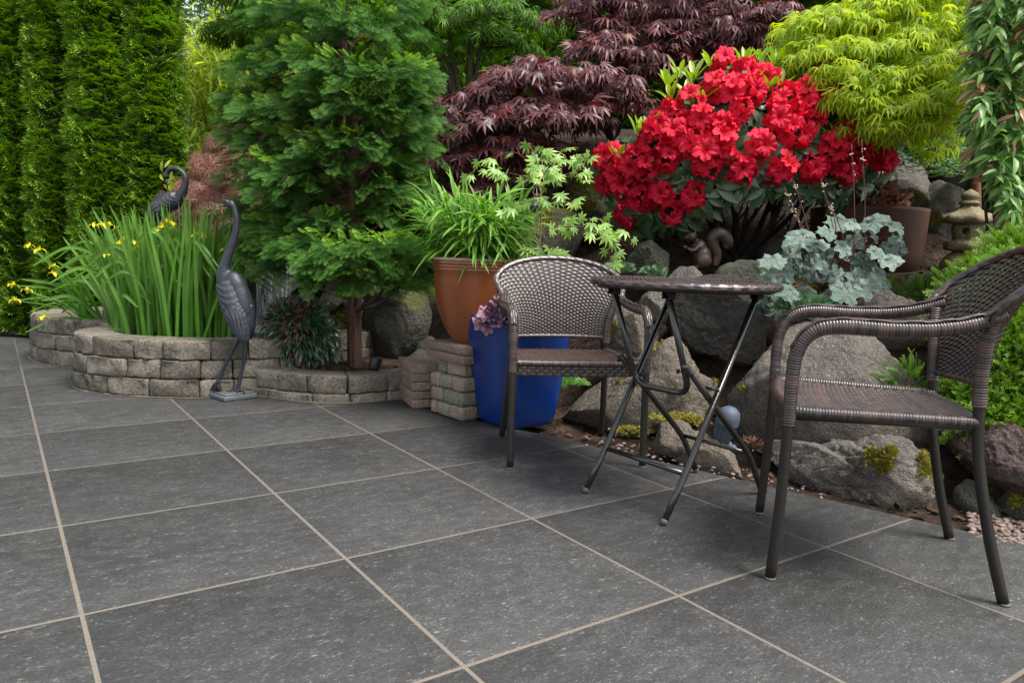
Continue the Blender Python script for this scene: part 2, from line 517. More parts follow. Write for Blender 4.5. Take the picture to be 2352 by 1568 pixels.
def m_block(name, a, b, c, rnd=0.25):
    s = NT(name); co = s.coord()
    n1 = s.noise(co, 9, 5, 0.7); n2 = s.noise(co, 75, 4, 0.75); n3 = s.noise(co, 190, 2, 0.7)
    col = s.mix(s.ramp(n1, 0.35, 0.65), a, b)
    col = s.mix(s.ramp(n2, 0.5, 0.68, 0, 0.7), col, c)
    col = s.mix(s.ramp(n2, 0.32, 0.46, 0.85, 0), col, tuple(x*0.35 for x in a))
    col = s.mix(s.ramp(n3, 0.6, 0.7, 0, 0.5), col, (0.5, 0.47, 0.42))
    hs = s.n('ShaderNodeHueSaturation'); s.l(s.ramp(s.objrand(), 0, 1, 1-rnd, 1+rnd), hs.inputs['Value']); s.l(col, hs.inputs['Color'])
    nb = s.bump(s.math('ADD', n2, s.math('MULTIPLY', n3, 0.4)), 0.9, 0.012)
    return s.pbr(hs.outputs[0], 0.9, nrm=nb, spec=0.25)
M_TILE = m_tile()
M_GROUT = m_simple('sand_grout', (0.135, 0.115, 0.096), (0.20, 0.172, 0.145), 0.95, 160, 0.6, 0.002, 0.2)
M_SOIL = m_simple('dark_bark_soil', (0.016, 0.011, 0.008), (0.050, 0.031, 0.021), 0.95, 34, 1.0, 0.03, 0.2, c=(0.075, 0.05, 0.036))
M_MULCH = leaf_mat('bark_mulch_chips', (0.030, 0.016, 0.010), (0.16, 0.085, 0.05), None, 0, 0.85, 0.0, 0.2)
M_BLOCK = m_block('split_face_concrete', (0.115, 0.098, 0.074), (0.19, 0.168, 0.135), (0.30, 0.275, 0.235))
M_PAVER = m_block('reddish_paver', (0.20, 0.135, 0.105), (0.27, 0.19, 0.15), (0.33, 0.26, 0.21), 0.12)
M_COBBLE_T = m_block('tan_cobble', (0.22, 0.165, 0.12), (0.30, 0.235, 0.18), (0.40, 0.34, 0.27), 0.2)
M_COBBLE_G = m_block('grey_cobble', (0.15, 0.145, 0.105), (0.23, 0.22, 0.175), (0.32, 0.31, 0.26), 0.2)
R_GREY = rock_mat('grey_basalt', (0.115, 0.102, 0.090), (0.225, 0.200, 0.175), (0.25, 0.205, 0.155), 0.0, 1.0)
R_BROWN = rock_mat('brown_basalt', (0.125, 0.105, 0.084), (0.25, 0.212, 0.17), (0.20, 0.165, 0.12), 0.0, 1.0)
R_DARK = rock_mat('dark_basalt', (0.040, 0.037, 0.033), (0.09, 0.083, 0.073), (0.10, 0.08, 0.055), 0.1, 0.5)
R_MOSSY = rock_mat('mossy_dark_rock', (0.045, 0.043, 0.036), (0.10, 0.095, 0.08), (0.05, 0.055, 0.025), 0.75, 0.5)  # dark greenish tones with moss colour on upward faces
R_GREEN = rock_mat('greenish_rock', (0.06, 0.066, 0.048), (0.12, 0.125, 0.09), (0.15, 0.14, 0.11), 0.2, 0.2)
M_SOILX = None
R_LAVA = rock_mat('purple_lava_rock', (0.075, 0.050, 0.047), (0.14, 0.095, 0.09), (0.09, 0.07, 0.07), 0.0, 1.0, 0.8)
R_PALE = rock_mat('pale_rock', (0.17, 0.145, 0.12), (0.29, 0.26, 0.22), (0.2, 0.15, 0.1), 0.2, 0.3)

# ================================================================== TERRAIN
def seg_dist(u, v):
    """distance behind the edge of the patio"""
    line = [(6.0, -1.51), (1.54, 2.16), (0.06, 3.38), (-0.2, 4.0), (-0.75, 4.75), (-1.4, 5.0), (-2.1, 5.5), (-7, 6.3)]
    best = 1e9; sg = 1
    for (a, b), (c, d) in zip(line[:-1], line[1:]):
        dx, dy = c-a, d-b; L2 = dx*dx+dy*dy
        t = max(0, min(1, ((u-a)*dx+(v-b)*dy)/L2)); ex, ey = u-(a+t*dx), v-(b+t*dy)
        dd = math.hypot(ex, ey)
        if dd < best:
            best = dd; sg = 1 if (dx*(v-b) - dy*(u-a)) < 0 else -1
    return best*sg
def terrain(u, v):
    s = seg_dist(u, v)
    if s <= 0: return -0.03
    k = np.interp(u, [-2.2, -1.2, -0.4, 0.2], [0.05, 0.30, 0.7, 1.0])
    z = np.interp(s, [0, 0.45, 0.75, 1.0, 1.3, 2.2, 3.2, 9], [-0.05, -0.01, 0.22, 0.50, 0.63, 0.86, 0.90, 1.0])
    z += np.interp(v, [5.15, 5.6, 6.3, 7.5], [0, 0.35, 0.85, 1.1]) * np.interp(u, [-0.6, 0.1], [0, 1])
    z *= np.interp(u, [1.4, 2.2], [1, 0.87])
    return float(z*k + 0.012*noise.noise(Vector((u*6, v*6, 0))))
gx = np.linspace(-7, 7, 150); gy = np.linspace(0.6, 12, 130)
V = []; F = []
for j, v in enumerate(gy):
    for i, u in enumerate(gx):
        V.append((u, v, terrain(u, v) if seg_dist(u, v) > -0.35 else -0.06))
for j in range(len(gy)-1):
    for i in range(len(gx)-1):
        a = j*len(gx)+i; F.append((a, a+1, a+len(gx)+1, a+len(gx)))
single('garden_slope', mk_mesh('garden_slope', V, F, smooth=True), M_SOIL, kind='structure')
single('ground', mk_mesh('ground', [(-120, -120, -0.10), (120, -120, -0.10), (120, 120, -0.10), (-120, 120, -0.10)], [(0, 1, 2, 3)]),
       m_simple('far_soil', (0.05, 0.05, 0.02), (0.08, 0.08, 0.03), 0.9, 2, 0.3), kind='structure')

# ================================================================== PATIO
TX = np.array([0.822, 0.570]); TY = np.array([-0.570, 0.822])      # tile axes on the ground
camO = np.array([0.4663, -1.7837])
def tile_xy(i, j):
    """grid corner (i,j) in place coordinates"""
    d = np.array([i*0.6, j*0.6]) - camO
    return d[0]*np.array([math.cos(0.6062), math.sin(0.6062)]) + d[1]*np.array([-math.sin(0.6062), math.cos(0.6062)])
def clip(poly, p0, n):
    out = []
    for k in range(len(poly)):
        a, b = poly[k], poly[(k+1) % len(poly)]
        da, db = (a-p0) @ n, (b-p0) @ n
        if da >= 0: out.append(a)
        if (da >= 0) != (db >= 0): out.append(a + (b-a)*da/(da-db))
    return out
HP = [(np.array([0.06, 3.36]), -unit(np.array([1.22, 1.48]))), (np.array([0, 5.86]), np.array([0, -1.0]))]
def clipall(poly):
    for p0, n in HP:
        if len(poly) < 3: return []
        poly = clip(poly, p0, n)
    return poly if len(poly) >= 3 else []
big = clipall([np.array(p, float) for p in ((-7, -4), (4, -4), (4, 6.2), (-7, 6.2))])
patio = bpy.data.objects.new('patio', mk_mesh('patio', [(p[0], p[1], -0.0009) for p in big] + [(p[0], p[1], -0.05) for p in big],
        [tuple(range(len(big)))] + [(i, i+len(big), (i+1) % len(big)+len(big), (i+1) % len(big)) for i in range(len(big))]))
COL.objects.link(patio); patio.data.materials.append(M_GROUT); patio['kind'] = 'structure'
def tile_mesh(poly, c):
    """slab with a thin chamfer"""
    n = len(poly); cen = sum(poly)/n; V = []; F = []
    ins = [p + (cen-p)/np.linalg.norm(cen-p)*0.003 for p in poly]
    for ring, z in ((poly, -0.02), (poly, -0.0015), (ins, 0.0)):
        V += [(p[0]-c[0], p[1]-c[1], z) for p in ring]
    for r in range(2):
        for k in range(n):
            q = (k+1) % n; F.append((r*n+k, r*n+q, (r+1)*n+q, (r+1)*n+k))
    F.append(tuple(range(2*n, 3*n)))
    return mk_mesh('tile', V, F)
g = 0.0038; full = None
for i in range(-14, 9):
    for j in range(-8, 14):
        c0 = tile_xy(i+0.5, j+0.5)
        if c0[1] < -3 or abs(c0[0]) > 6 or c0[1] > 6.6: continue
        ax = TX*0; ex = tile_xy(1, 0)-tile_xy(0, 0); ey = tile_xy(0, 1)-tile_xy(0, 0)
        fx, fy = ex*(0.5-g/0.6), ey*(0.5-g/0.6)
        sq = [c0-fx-fy, c0+fx-fy, c0+fx+fy, c0-fx+fy]
        pl = clipall(sq)
        if not pl: continue
        if len(pl) == 4 and all(np.allclose(a, b) for a, b in zip(pl, sq)):
            if full is None: full = tile_mesh(sq, c0); full.materials.append(M_TILE)
            me = full
        else:
            me = tile_mesh(pl, c0); me.materials.append(M_TILE)
        o = bpy.data.objects.new('tile', me); COL.objects.link(o); o.parent = patio; o.location = (c0[0], c0[1], 0)

# ================================================================== RETAINING WALLS
class Path:
    def __init__(s, pts, n=14):
        s.P = catmull([(p[0], p[1], 0) for p in pts], n)[:, :2]
        s.L = np.concatenate([[0], np.cumsum(np.linalg.norm(np.diff(s.P, axis=0), axis=1))]); s.len = s.L[-1]
    def pos(s, d):
        return np.array([np.interp(d, s.L, s.P[:, 0]), np.interp(d, s.L, s.P[:, 1])])
    def nrm(s, d):
        t = s.pos(min(d+0.02, s.len)) - s.pos(max(d-0.02, 0)); t /= np.linalg.norm(t)+1e-9
        return np.array([-t[1], t[0]])
def block_wall(root, path, courses, seed, wmin=0.15, wmax=0.27, depth=0.19, back=0.008, name='block', sgn=1, rough=0.011, mat=M_BLOCK):
    rnd = random.Random(seed)
    for ci, (z0, z1) in enumerate(courses):
        d = -rnd.uniform(0, 0.1); top = ci == len(courses)-1
        while d < path.len:
            w = rnd.uniform(wmin, wmax)
            a, b = max(d, 0), min(d+w, path.len); d += w
            if b-a < 0.04: continue
            wd, h = (b-a)-0.004, (z1-z0)-0.004
            P, F = rbox((wd, depth, h), 0.010, (7, 4, 4), 0, 0)
            out = []
            sv = Vector((seed*9.7+a*3, ci*5.1, 0)); jit = rnd.uniform(-0.006, 0.006)
            for p in P:
                s_ = (a+b)/2 + p[0]; wv = p[1] + depth/2 + ci*back + jit
                q = Vector((p[0], p[1], p[2]))*48 + sv
                nv = noise.noise_vector(q)
                front = max(0.0, 1 - (p[1]+depth/2)/0.03)
                rr = rough*(0.35 + 1.0*front)
                nn = path.nrm(s_)*sgn; pp = path.pos(s_)
                pp = pp + nn*(wv + nv[1]*rr*(1.6 if front > 0 else 0.5))
                out.append((pp[0]+nv[0]*rr*0.5, pp[1]+nv[0]*rr*0.3, (z0+z1)/2 + p[2] + nv[2]*rr*0.5))
            me = mk_mesh(name, out, F, smooth=False)
            part(root, name, me, mat)
# pond wall: outer face, walked right to left so that the inside lies on the left-hand normal
PW = [(-0.55, 4.95), (-0.92, 4.45), (-1.16, 4.08), (-1.44, 3.87), (-1.757, 3.80), (-2.10, 3.84), (-2.33, 3.98), (-2.43, 4.20),
      (-2.40, 4.38), (-2.52, 4.54), (-2.78, 4.62), (-3.03, 4.76), (-3.22, 5.02), (-3.24, 5.36), (-3.0, 5.66), (-2.6, 5.78), (-2.1, 5.74)]
pond_path = Path(PW)
pw = thing('pond_wall', (-1.76, 3.8, 0), 'curved three course wall of rough grey brown blocks holding the iris pond', 'wall')
block_wall(pw, pond_path, [(0.0, 0.094), (0.094, 0.192), (0.192, 0.292)], 3, sgn=-1)
BW = [(-1.52, 3.97), (-1.36, 3.93), (-1.16, 3.845), (-0.98, 3.79), (-0.79, 3.83), (-0.60, 3.95), (-0.5, 4.03)]
bw_path = Path(BW)
bw = thing('planter_wall', (-0.98, 3.8, 0), 'low two course curved block wall in front of the conifer trunk', 'wall')
block_wall(bw, bw_path, [(-0.045, 0.045), (0.045, 0.142)], 8, 0.17, 0.30, 0.17, sgn=1)
def strip(name, path, off, w, z, sgn, mat):
    V = []; F = []
    for d in np.arange(0, path.len, 0.04):
        n_ = path.nrm(d)*sgn; p = path.pos(d)
        for k in (off, off+w): V.append((p[0]-n_[0]*k, p[1]-n_[1]*k, z))
    for i in range(len(V)//2-1): F.append((2*i, 2*i+1, 2*i+3, 2*i+2))
    o = single(name, mk_mesh(name, V, F), mat, kind='structure'); return o
strip('grout_edging', pond_path, -0.02, 0.034, 0.003, -1, M_GROUT)
strip('grout_edging', bw_path, -0.02, 0.034, 0.003, 1, M_GROUT)
# planter bed behind the low wall
bed = [(-1.6, 4.05), (-1.36, 4.02), (-1.16, 3.93), (-0.98, 3.88), (-0.78, 3.92), (-0.55, 4.05), (-0.1, 4.3), (0.0, 5.2), (-1.3, 5.3), (-1.3, 4.6)]
V = [(x, y, 0.115 + 0.01*math.sin(x*9)) for x, y in bed] + [(-0.7, 4.6, 0.15)]
single('planting_bed', mk_mesh('planting_bed', V, [(i, (i+1) % 10, 10) for i in range(10)]), M_SOIL, kind='structure')
# water
def m_water():
    s = NT('pond_water'); n = s.noise(s.coord(), 14, 3); n2 = s.noise(s.coord((1, 1, 1)), 45, 3)
    b = s.pbr((0.012, 0.018, 0.012), 0.04, nrm=s.bump(s.math('ADD', n, s.math('MULTIPLY', n2, 0.4)), 0.35, 0.02), spec=0.6)
    return b
V = [(p[0], p[1], 0.255) for p in pond_path.P[6:-4]]
ins = []
for d in np.linspace(0.02, pond_path.len, 60):
    q = pond_path.pos(d) - pond_path.nrm(d)*0.10; ins.append((q[0], q[1], 0.255))
ins += [(-1.5, 5.5, 0.255), (-0.6, 5.4, 0.255)]
single('pond_water', mk_mesh('pond_water', ins + [(-1.9, 4.9, 0.255)], [(i, (i+1) % len(ins), len(ins)) for i in range(len(ins))]), m_water(), kind='structure')

# ================================================================== BOULDERS
_ico = {}
def ico(n):
    if n not in _ico:
        bm = bmesh.new(); bmesh.ops.create_icosphere(bm, subdivisions=n, radius=1)
        _ico[n] = (np.array([v.co[:] for v in bm.verts]), [tuple(v.index for v in f.verts) for f in bm.faces]); bm.free()
    return _ico[n]
def boulder(outline, v0, v1, d, mat, label, seed, sub=5, rough=0.035, facets=9, cat='rock', group=None, name='boulder', square=0.72, sink=16, ff=1.0, moss=None, mossn=0):
    """outline: points of the silhouette; v0,v1: distance of its middle at the left and right ends; d: half thickness"""
    U, F = ico(sub); O = np.array(outline, float); lowm = O[:,1] > O[:,1].min()*.3+O[:,1].max()*.7; O[lowm, 1] += sink; c = O.mean(0)
    ang = np.arctan2(-(O[:,1]-c[1]), O[:,0]-c[0]); rad = np.linalg.norm(O-c, axis=1)
    o = np.argsort(ang); ang, rad = ang[o], rad[o]
    ang = np.concatenate([ang-2*PI, ang, ang+2*PI]); rad = np.tile(rad, 3)
    th = np.arctan2(U[:,2], U[:,0]); rr = np.interp(th, ang, rad)
    sp = np.sqrt(U[:,0]**2 + U[:,2]**2); rho = sp**square
    px = c[0] + rr*rho*np.cos(th); py = c[1] - rr*rho*np.sin(th)
    x0, x1 = O[:,0].min(), O[:,0].max()
    P = np.empty_like(U)
    for i in range(len(U)):
        vv = v0 + (v1-v0)*(px[i]-x0)/(x1-x0)
        q = at(px[i], py[i], vv); P[i] = q
        P[i][1] += np.sign(U[i,1])*abs(U[i,1])**0.85*d*(ff if U[i,1] < 0 else 1)
    rs = random.Random(seed); cen = P.mean(0)
    E = P - cen
    for k in range(facets):
        n = Vector((rs.uniform(-1, 1), rs.uniform(-1, 0.35), rs.uniform(-0.6, 1))).normalized(); n = np.array(n)
        s_ = E @ n; dk = s_.max()*rs.uniform(0.62, 0.88)
        m = s_ > dk; E[m] -= np.outer(s_[m]-dk, n)*0.97
    sc = np.linalg.norm(E, axis=1).max()
    N = unit(E); sv = Vector((seed*4.3, seed*1.9, seed*7.1))
    f1, f2 = 2.2/sc, 7.0/sc
    for i in range(len(E)):
        q = Vector(E[i])
        a = noise.noise(q*f1+sv); b = 1-abs(noise.noise(q*f2+sv))*2; cc = noise.noise(q*f2*3+sv)
        E[i] += N[i]*(rough*sc*2.2*a*0.8 - rough*sc*0.7*max(0, b-0.55)*2 + rough*sc*0.55*cc)
    P = E + cen
    me = mk_mesh(name, P, F, smooth=True)
    root = single(name, me, mat, label, cat, group)
    me.shade_flat() if hasattr(me, 'shade_flat') and False else None
    if moss:
        T = []; NN = []
        F3 = np.array(F); tri = P[F3]; cf = tri.mean(1); nf = unit(np.cross(tri[:,1]-tri[:,0], tri[:,2]-tri[:,0]))
        pc = proj(cf)
        for (mx, my, mr) in moss:
            w = ((pc[:,0]-mx)**2 + (pc[:,1]-my)**2 < mr*mr) & (nf[:,1] < 0.45)
            ix = np.where(w)[0]
            if len(ix) == 0: continue
            k = RN.choice(ix, mossn or 260)
            r3 = RN.dirichlet((1, 1, 1), len(k))
            T.append(np.einsum('nk,nkj->nj', r3, tri[k])); NN.append(nf[k])
        if T:
            T = np.concatenate(T); NN = np.concatenate(NN); n = len(T)
            D = NN + rdir(n)*0.7 + np.array([0, 0, -0.25])
            leaves(root, 'moss', [T_MOSS], T, D, rdir(n), RN.uniform(0.008, 0.022, n), RN.rand(n), M_MOSS, rest='moss')
            for ch in root.children: ch['kind'] = 'stuff'
    return root
T_MOSS = T_kites([(0, 0, 0, 1, 0.14), (0, .3, .4, .8, 0.1), (0, .3, -.4, .8, 0.1)], 0.5)
M_MOSS = leaf_mat('moss', (0.08, 0.085, 0.012), (0.27, 0.24, 0.04), (0.42, 0.35, 0.08), 0.5, 0.8, 0.2, 0.1)

boulder([(1281,946),(1286,922),(1325,893),(1363,879),(1400,840),(1430,816),(1483,797),(1522,778),(1560,785),(1585,821),(1604,860),(1640,879),(1655,895),(1637,917),(1604,932),(1556,946),(1507,961),(1440,975),(1382,988),(1344,990),(1305,980)],
        3.60, 3.36, 0.34, R_BROWN, 'wide flat topped tan grey boulder lying under the bistro table', 1, 6, 0.026, 7, ff=.45, sink=24, square=0.45, moss=[(1510,795,16),(1640,868,9),(1552,895,7),(1425,870,5),(1480,850,5)], mossn=50)
boulder([(1527,730),(1532,690),(1550,652),(1611,640),(1669,637),(1713,635),(1751,645),(1780,685),(1798,718),(1775,760),(1749,792),(1704,827),(1682,821),(1624,796),(1575,794),(1540,765)],
        3.78, 3.55, 0.26, R_DARK, 'dark angular boulder right behind the table top', 2, 6, 0.03, 8)
boulder([(1470,700),(1478,680),(1500,668),(1545,664),(1562,690),(1545,715),(1510,725),(1478,720)], 3.85, 3.8, 0.14, R_GREY,
        'small pale grey rock wedged between the chair arm and the dark boulder', 3, 5, 0.03, 6)
boulder([(1395,810),(1398,720),(1425,693),(1475,695),(1502,730),(1512,775),(1488,806),(1430,822)], 3.85, 3.75, 0.2, R_BROWN,
        'rounded tan rock with a moss spot seen through the arm of the left chair', 4, 5, 0.03, 7, moss=[(1412,750,13),(1490,712,12)], mossn=80)
boulder([(1668,900),(1680,868),(1752,804),(1798,772),(1862,752),(1942,748),(2085,752),(2154,800),(2185,850),(2205,925),(2170,995),(2057,1016),(1976,1013),(1884,1018),(1827,1020),(1770,1010),(1712,1013),(1689,993),(1676,947)],
        3.30, 2.95, 0.34, R_GREY, 'largest boulder, grey with a broad flat face, behind the right chair', 5, 6, 0.020, 10, square=0.42,
        moss=[(2040,940,16),(1710,890,8),(2060,985,14)], mossn=50)
boulder([(1930,716),(1965,695),(1999,676),(2057,664),(2095,676),(2125,720),(2130,775),(2060,790),(1960,770)], 3.5, 3.35, 0.2, R_GREY,
        'peaked rock rising behind the arms of the right chair', 6, 5, 0.03, 7)
boulder([(1730,1062),(1745,1040),(1787,1029),(1873,1029),(1925,1045),(1999,1031),(2085,1020),(2160,1026),(2206,1070),(2240,1119),(2250,1180),(2217,1208),(2143,1193),(2057,1173),(1976,1150),(1884,1127),(1787,1104),(1741,1090)],
        2.86, 2.42, 0.26, R_GREY, 'long low cracked rock at the patio edge under the right chair with dry yellow moss', 7, 6, 0.04, 12, square=0.6, ff=.30, sink=26,
        moss=[(2008,1048,20),(2030,1068,15),(2040,1040,16),(2132,1052,20),(2120,1082,14),(2165,1050,18)], mossn=330)
boulder([(2185,1068),(2180,1010),(2225,985),(2351,990),(2430,1030),(2440,1105),(2351,1124),(2315,1110),(2252,1078)], 2.62, 2.45, 0.24, R_LAVA,
        'purplish pitted lava rock at the right edge under the heath', 8, 6, 0.035, 9)
boulder([(2222,1115),(2240,1105),(2262,1125),(2282,1165),(2255,1190),(2228,1180)], 2.50, 2.46, 0.08, R_GREEN, 'narrow green grey wedge rock beside the gravel', 9, 4, 0.05, 5)
boulder([(2258,1103),(2275,1096),(2296,1103),(2316,1131),(2309,1152),(2286,1158)], 2.56, 2.54, 0.07, R_DARK, 'small dark oval stone beneath the lava rock', 10, 4, 0.03, 4)
boulder([(2300,1150),(2320,1133),(2351,1128),(2385,1145),(2380,1180),(2330,1186)], 2.42, 2.4, 0.07, R_MOSSY, 'small mossy round stone at the right edge by the gravel', 11, 4, 0.03, 4, moss=[(2335,1150,14)], mossn=150)
boulder([(1455,1012),(1488,986),(1536,980),(1604,1000),(1660,1020),(1700,1040),(1712,1078),(1640,1066),(1556,1040),(1490,1028)], 3.08, 2.84, 0.16, R_BROWN,
        'low flat rock flush with the patio edge behind the table feet', 12, 5, 0.04, 7, square=0.6, ff=.3, sink=24)
boulder([(1435,620),(1438,605),(1457,578),(1468,559),(1476,542),(1495,539),(1514,551),(1530,575),(1536,597),(1530,616),(1495,630),(1460,630)], 4.5, 4.5, 0.15, R_GREEN,
        'upright dark green grey stone standing in the bark mulch', 13, 5, 0.04, 12)
boulder([(1500,650),(1522,630),(1549,616),(1576,616),(1600,611),(1620,625),(1640,650),(1600,665),(1540,665)], 4.15, 4.1, 0.14, R_GREY,
        'low pointed grey rock below the squirrel figure', 14, 5, 0.04, 9)
boulder([(1639,640),(1650,621),(1693,605),(1739,604),(1780,614),(1806,632),(1800,655),(1700,662),(1650,655)], 4.15, 4.1, 0.2, R_GREEN,
        'rounded lichen spotted rock behind the right end of the table top', 15, 5, 0.03, 7, moss=[(1790,630,14)], mossn=120)
boulder([(831,680),(845,655),(967,650),(985,700),(983,765),(955,800),(937,818),(878,828),(837,818),(826,740)], 4.75, 4.6, 0.24, R_MOSSY,
        'tall dark slab boulder between the conifer trunk and the copper pot', 16, 6, 0.022, 8, square=0.5)
boulder([(735,690),(738,672),(752,663),(775,668),(785,682),(770,695),(748,697)], 4.75, 4.75, 0.07, R_PALE, 'small tan stone beside the falling water', 17, 4, 0.04, 8)
boulder([(748,735),(752,706),(778,692),(812,690),(830,706),(828,770),(790,776),(756,765)], 4.85, 4.85, 0.14, R_MOSSY, 'moss covered stone left of the conifer trunk', 18, 4, 0.04, 6,
        moss=[(785,705,30),(800,730,26),(800,755,20)], mossn=900)
boulder([(738,655),(745,632),(790,624),(850,628),(870,650),(840,674),(775,672)], 4.95, 4.9, 0.16, R_PALE, 'pale pitted rock above the mossy stone', 19, 5, 0.03, 7)
boulder([(780,676),(800,667),(825,672),(828,692),(802,694)], 4.8, 4.8, 0.06, R_PALE, 'small light grey rock touching the trunk', 20, 4, 0.04, 6)
boulder([(925,836),(930,815),(950,805),(978,808),(982,836),(955,846)], 4.25, 4.25, 0.08, R_GREEN, 'angular green grey stone behind the stacked pavers', 21, 4, 0.05, 8)
boulder([(962,806),(968,782),(985,772),(1003,780),(1006,812)], 4.35, 4.35, 0.08, R_DARK, 'small dark stone next to the copper pot base', 22, 4, 0.04, 6, moss=[(1000,795,14)], mossn=50)
boulder([(736,860),(740,815),(790,800),(870,800),(900,815),(900,850),(820,862)], 4.95, 4.9, 0.12, R_MOSSY, 'dark mossy ledge stone behind the conifer trunk', 23, 4, 0.03, 6)
# rock wall further back
back = [([(1175,600),(1170,530),(1190,490),(1260,480),(1330,495),(1350,560),(1330,600),(1250,612)], 5.0, 5.0, .25, R_MOSSY, 'dark rock behind the potted green maple stem', [(1250,500,20)]),
 ([(1290,520),(1295,440),(1330,400),(1400,395),(1440,430),(1445,500),(1420,535),(1340,540)], 5.5, 5.5, .3, R_MOSSY, 'dark boulder with hanging yellow moss below the purple maple', [(1345,445,34),(1350,470,20)]),
 ([(1180,480),(1185,420),(1220,380),(1290,375),(1320,410),(1310,470),(1250,492)], 5.7, 5.7, .3, R_MOSSY, 'shaded boulder under the purple maple canopy', [(1290,395,30)]),
 ([(1060,560),(1065,500),(1110,470),(1170,480),(1185,530),(1160,575)], 5.3, 5.3, .25, R_MOSSY, 'dark boulder behind the copper pot grass', None),
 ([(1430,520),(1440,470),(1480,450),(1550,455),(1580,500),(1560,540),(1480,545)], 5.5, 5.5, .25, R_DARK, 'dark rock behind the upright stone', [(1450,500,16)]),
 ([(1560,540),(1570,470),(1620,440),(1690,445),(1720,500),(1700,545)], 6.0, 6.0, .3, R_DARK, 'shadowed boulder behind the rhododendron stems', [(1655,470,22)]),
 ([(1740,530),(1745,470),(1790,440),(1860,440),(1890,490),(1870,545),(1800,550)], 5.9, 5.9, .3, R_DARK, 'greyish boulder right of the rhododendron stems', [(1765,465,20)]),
 ([(1740,610),(1760,570),(1800,545),(1860,545),(1900,580),(1890,620),(1810,630)], 4.75, 4.75, .2, R_DARK, 'dark rock beside the brown bowl planter', None),
 ([(1960,480),(1965,400),(2000,350),(2070,340),(2120,370),(2140,440),(2110,500),(2030,510)], 6.0, 5.9, .35, R_GREY, 'grey cliff boulder above the brown bowl', [(2105,455,26)]),
 ([(2100,520),(2105,450),(2130,420),(2190,420),(2230,460),(2240,540),(2200,600),(2130,600)], 5.7, 5.6, .3, R_GREY, 'grey boulder with golden moss behind the stone lantern', [(2115,525,34),(2130,550,24),(2150,500,18)]),
 ([(2030,340),(2040,290),(2090,260),(2180,270),(2220,320),(2200,380),(2110,390)], 6.2, 6.2, .3, R_GREY, 'high grey boulder under the lime green maple', None),
 ([(2180,440),(2190,380),(2240,350),(2320,360),(2360,430),(2350,520),(2260,530)], 5.7, 5.6, .3, R_DARK, 'dark boulder behind the nandina bush', None),
 ([(2230,600),(2235,540),(2290,510),(2380,520),(2400,580),(2360,630),(2270,630)], 5.3, 5.2, .25, R_DARK, 'low dark boulder right of the lantern', None)]
for i, (o_, a, b, d, mt, lb, ms) in enumerate(back):
    boulder(o_, a, b, d, mt, lb, 40+i, 5, 0.035, 9, moss=ms, mossn=450)
# the rocks behind the waterfall
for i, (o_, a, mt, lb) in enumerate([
 ([(560,640),(565,600),(600,585),(660,590),(680,620),(670,660),(600,665)], 5.5, R_MOSSY, 'ledge rock the water falls from'),
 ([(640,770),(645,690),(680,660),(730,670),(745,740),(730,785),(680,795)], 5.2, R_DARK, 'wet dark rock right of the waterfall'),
 ([(560,775),(570,745),(620,735),(660,750),(665,780),(610,790)], 4.95, R_MOSSY, 'wet rock at the foot of the waterfall'),
 ([(530,700),(540,640),(580,620),(640,640),(660,700),(640,760),(560,760)], 5.6, R_MOSSY, 'mossy rock face behind the falling water')]):
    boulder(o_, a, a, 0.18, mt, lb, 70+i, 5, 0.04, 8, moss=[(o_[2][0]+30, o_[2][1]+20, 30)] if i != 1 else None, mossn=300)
# ================================================================== PAVER STACKS
def quad_box(root, name, c, ux, size, z0, z1, mat, seed, r=0.008, rough=0.003, label=None):
    """slab on the ground: centre c (x,y), axis ux, size (a,b)"""
    P, F = rbox((size[0]-0.002, size[1]-0.002, z1-z0-0.0025), r, (5, 5, 3), rough, seed, 45)
    ux = np.array(ux); uy = np.array([-ux[1], ux[0]])
    V = [(c[0]+p[0]*ux[0]+p[1]*uy[0], c[1]+p[0]*ux[1]+p[1]*uy[1], (z0+z1)/2+p[2]) for p in P]
    return part(root, name, mk_mesh(name, V, F), mat, label=label)
def corner_axes(near, left, right):
    """axes from the near corner along the left and the right face, at right angles"""
    a = unit(np.array(left[:2])-np.array(near[:2])); b = unit(np.array(right[:2])-np.array(near[:2]))
    a = unit(a + np.array([b[1], -b[0]]) * (1 if (a @ np.array([b[1], -b[0]])) > 0 else -1))
    b = np.array([a[1], -a[0]]) if (np.array([a[1], -a[0]]) @ b) > 0 else np.array([-a[1], a[0]])
    return a, b
n1 = G(944, 938); a1, b1 = corner_axes(n1, G(908, 912), G(1000, 936))
ps = thing('paver_stack', (n1[0], n1[1], 0), 'short stack of five reddish flat pavers at the end of the planter wall', 'paver stack')
n1 = np.array(n1[:2]); zs = [0, 0.044, 0.088, 0.132, 0.176, 0.222]
for k in range(5):
    w = 0.30
    c = n1 + a1*(w/2) + b1*(w/2) + np.array([random.Random(k).uniform(-.006, .006), 0])
    quad_box(ps, 'paver', c, a1, (w, w), zs[k], zs[k+1], M_PAVER, 20+k, 0.004)
n2 = G(1059, 969); a2, b2 = corner_axes(n2, G(977, 949), G(1116, 963))
st = thing('brick_stack', (n2[0], n2[1], 0), 'stack of tumbled cobbles topped by two flat pavers under the copper pot', 'brick stack')
n2 = np.array(n2[:2]); hs = 0.068
W2 = 0.245
rnd = random.Random(5)
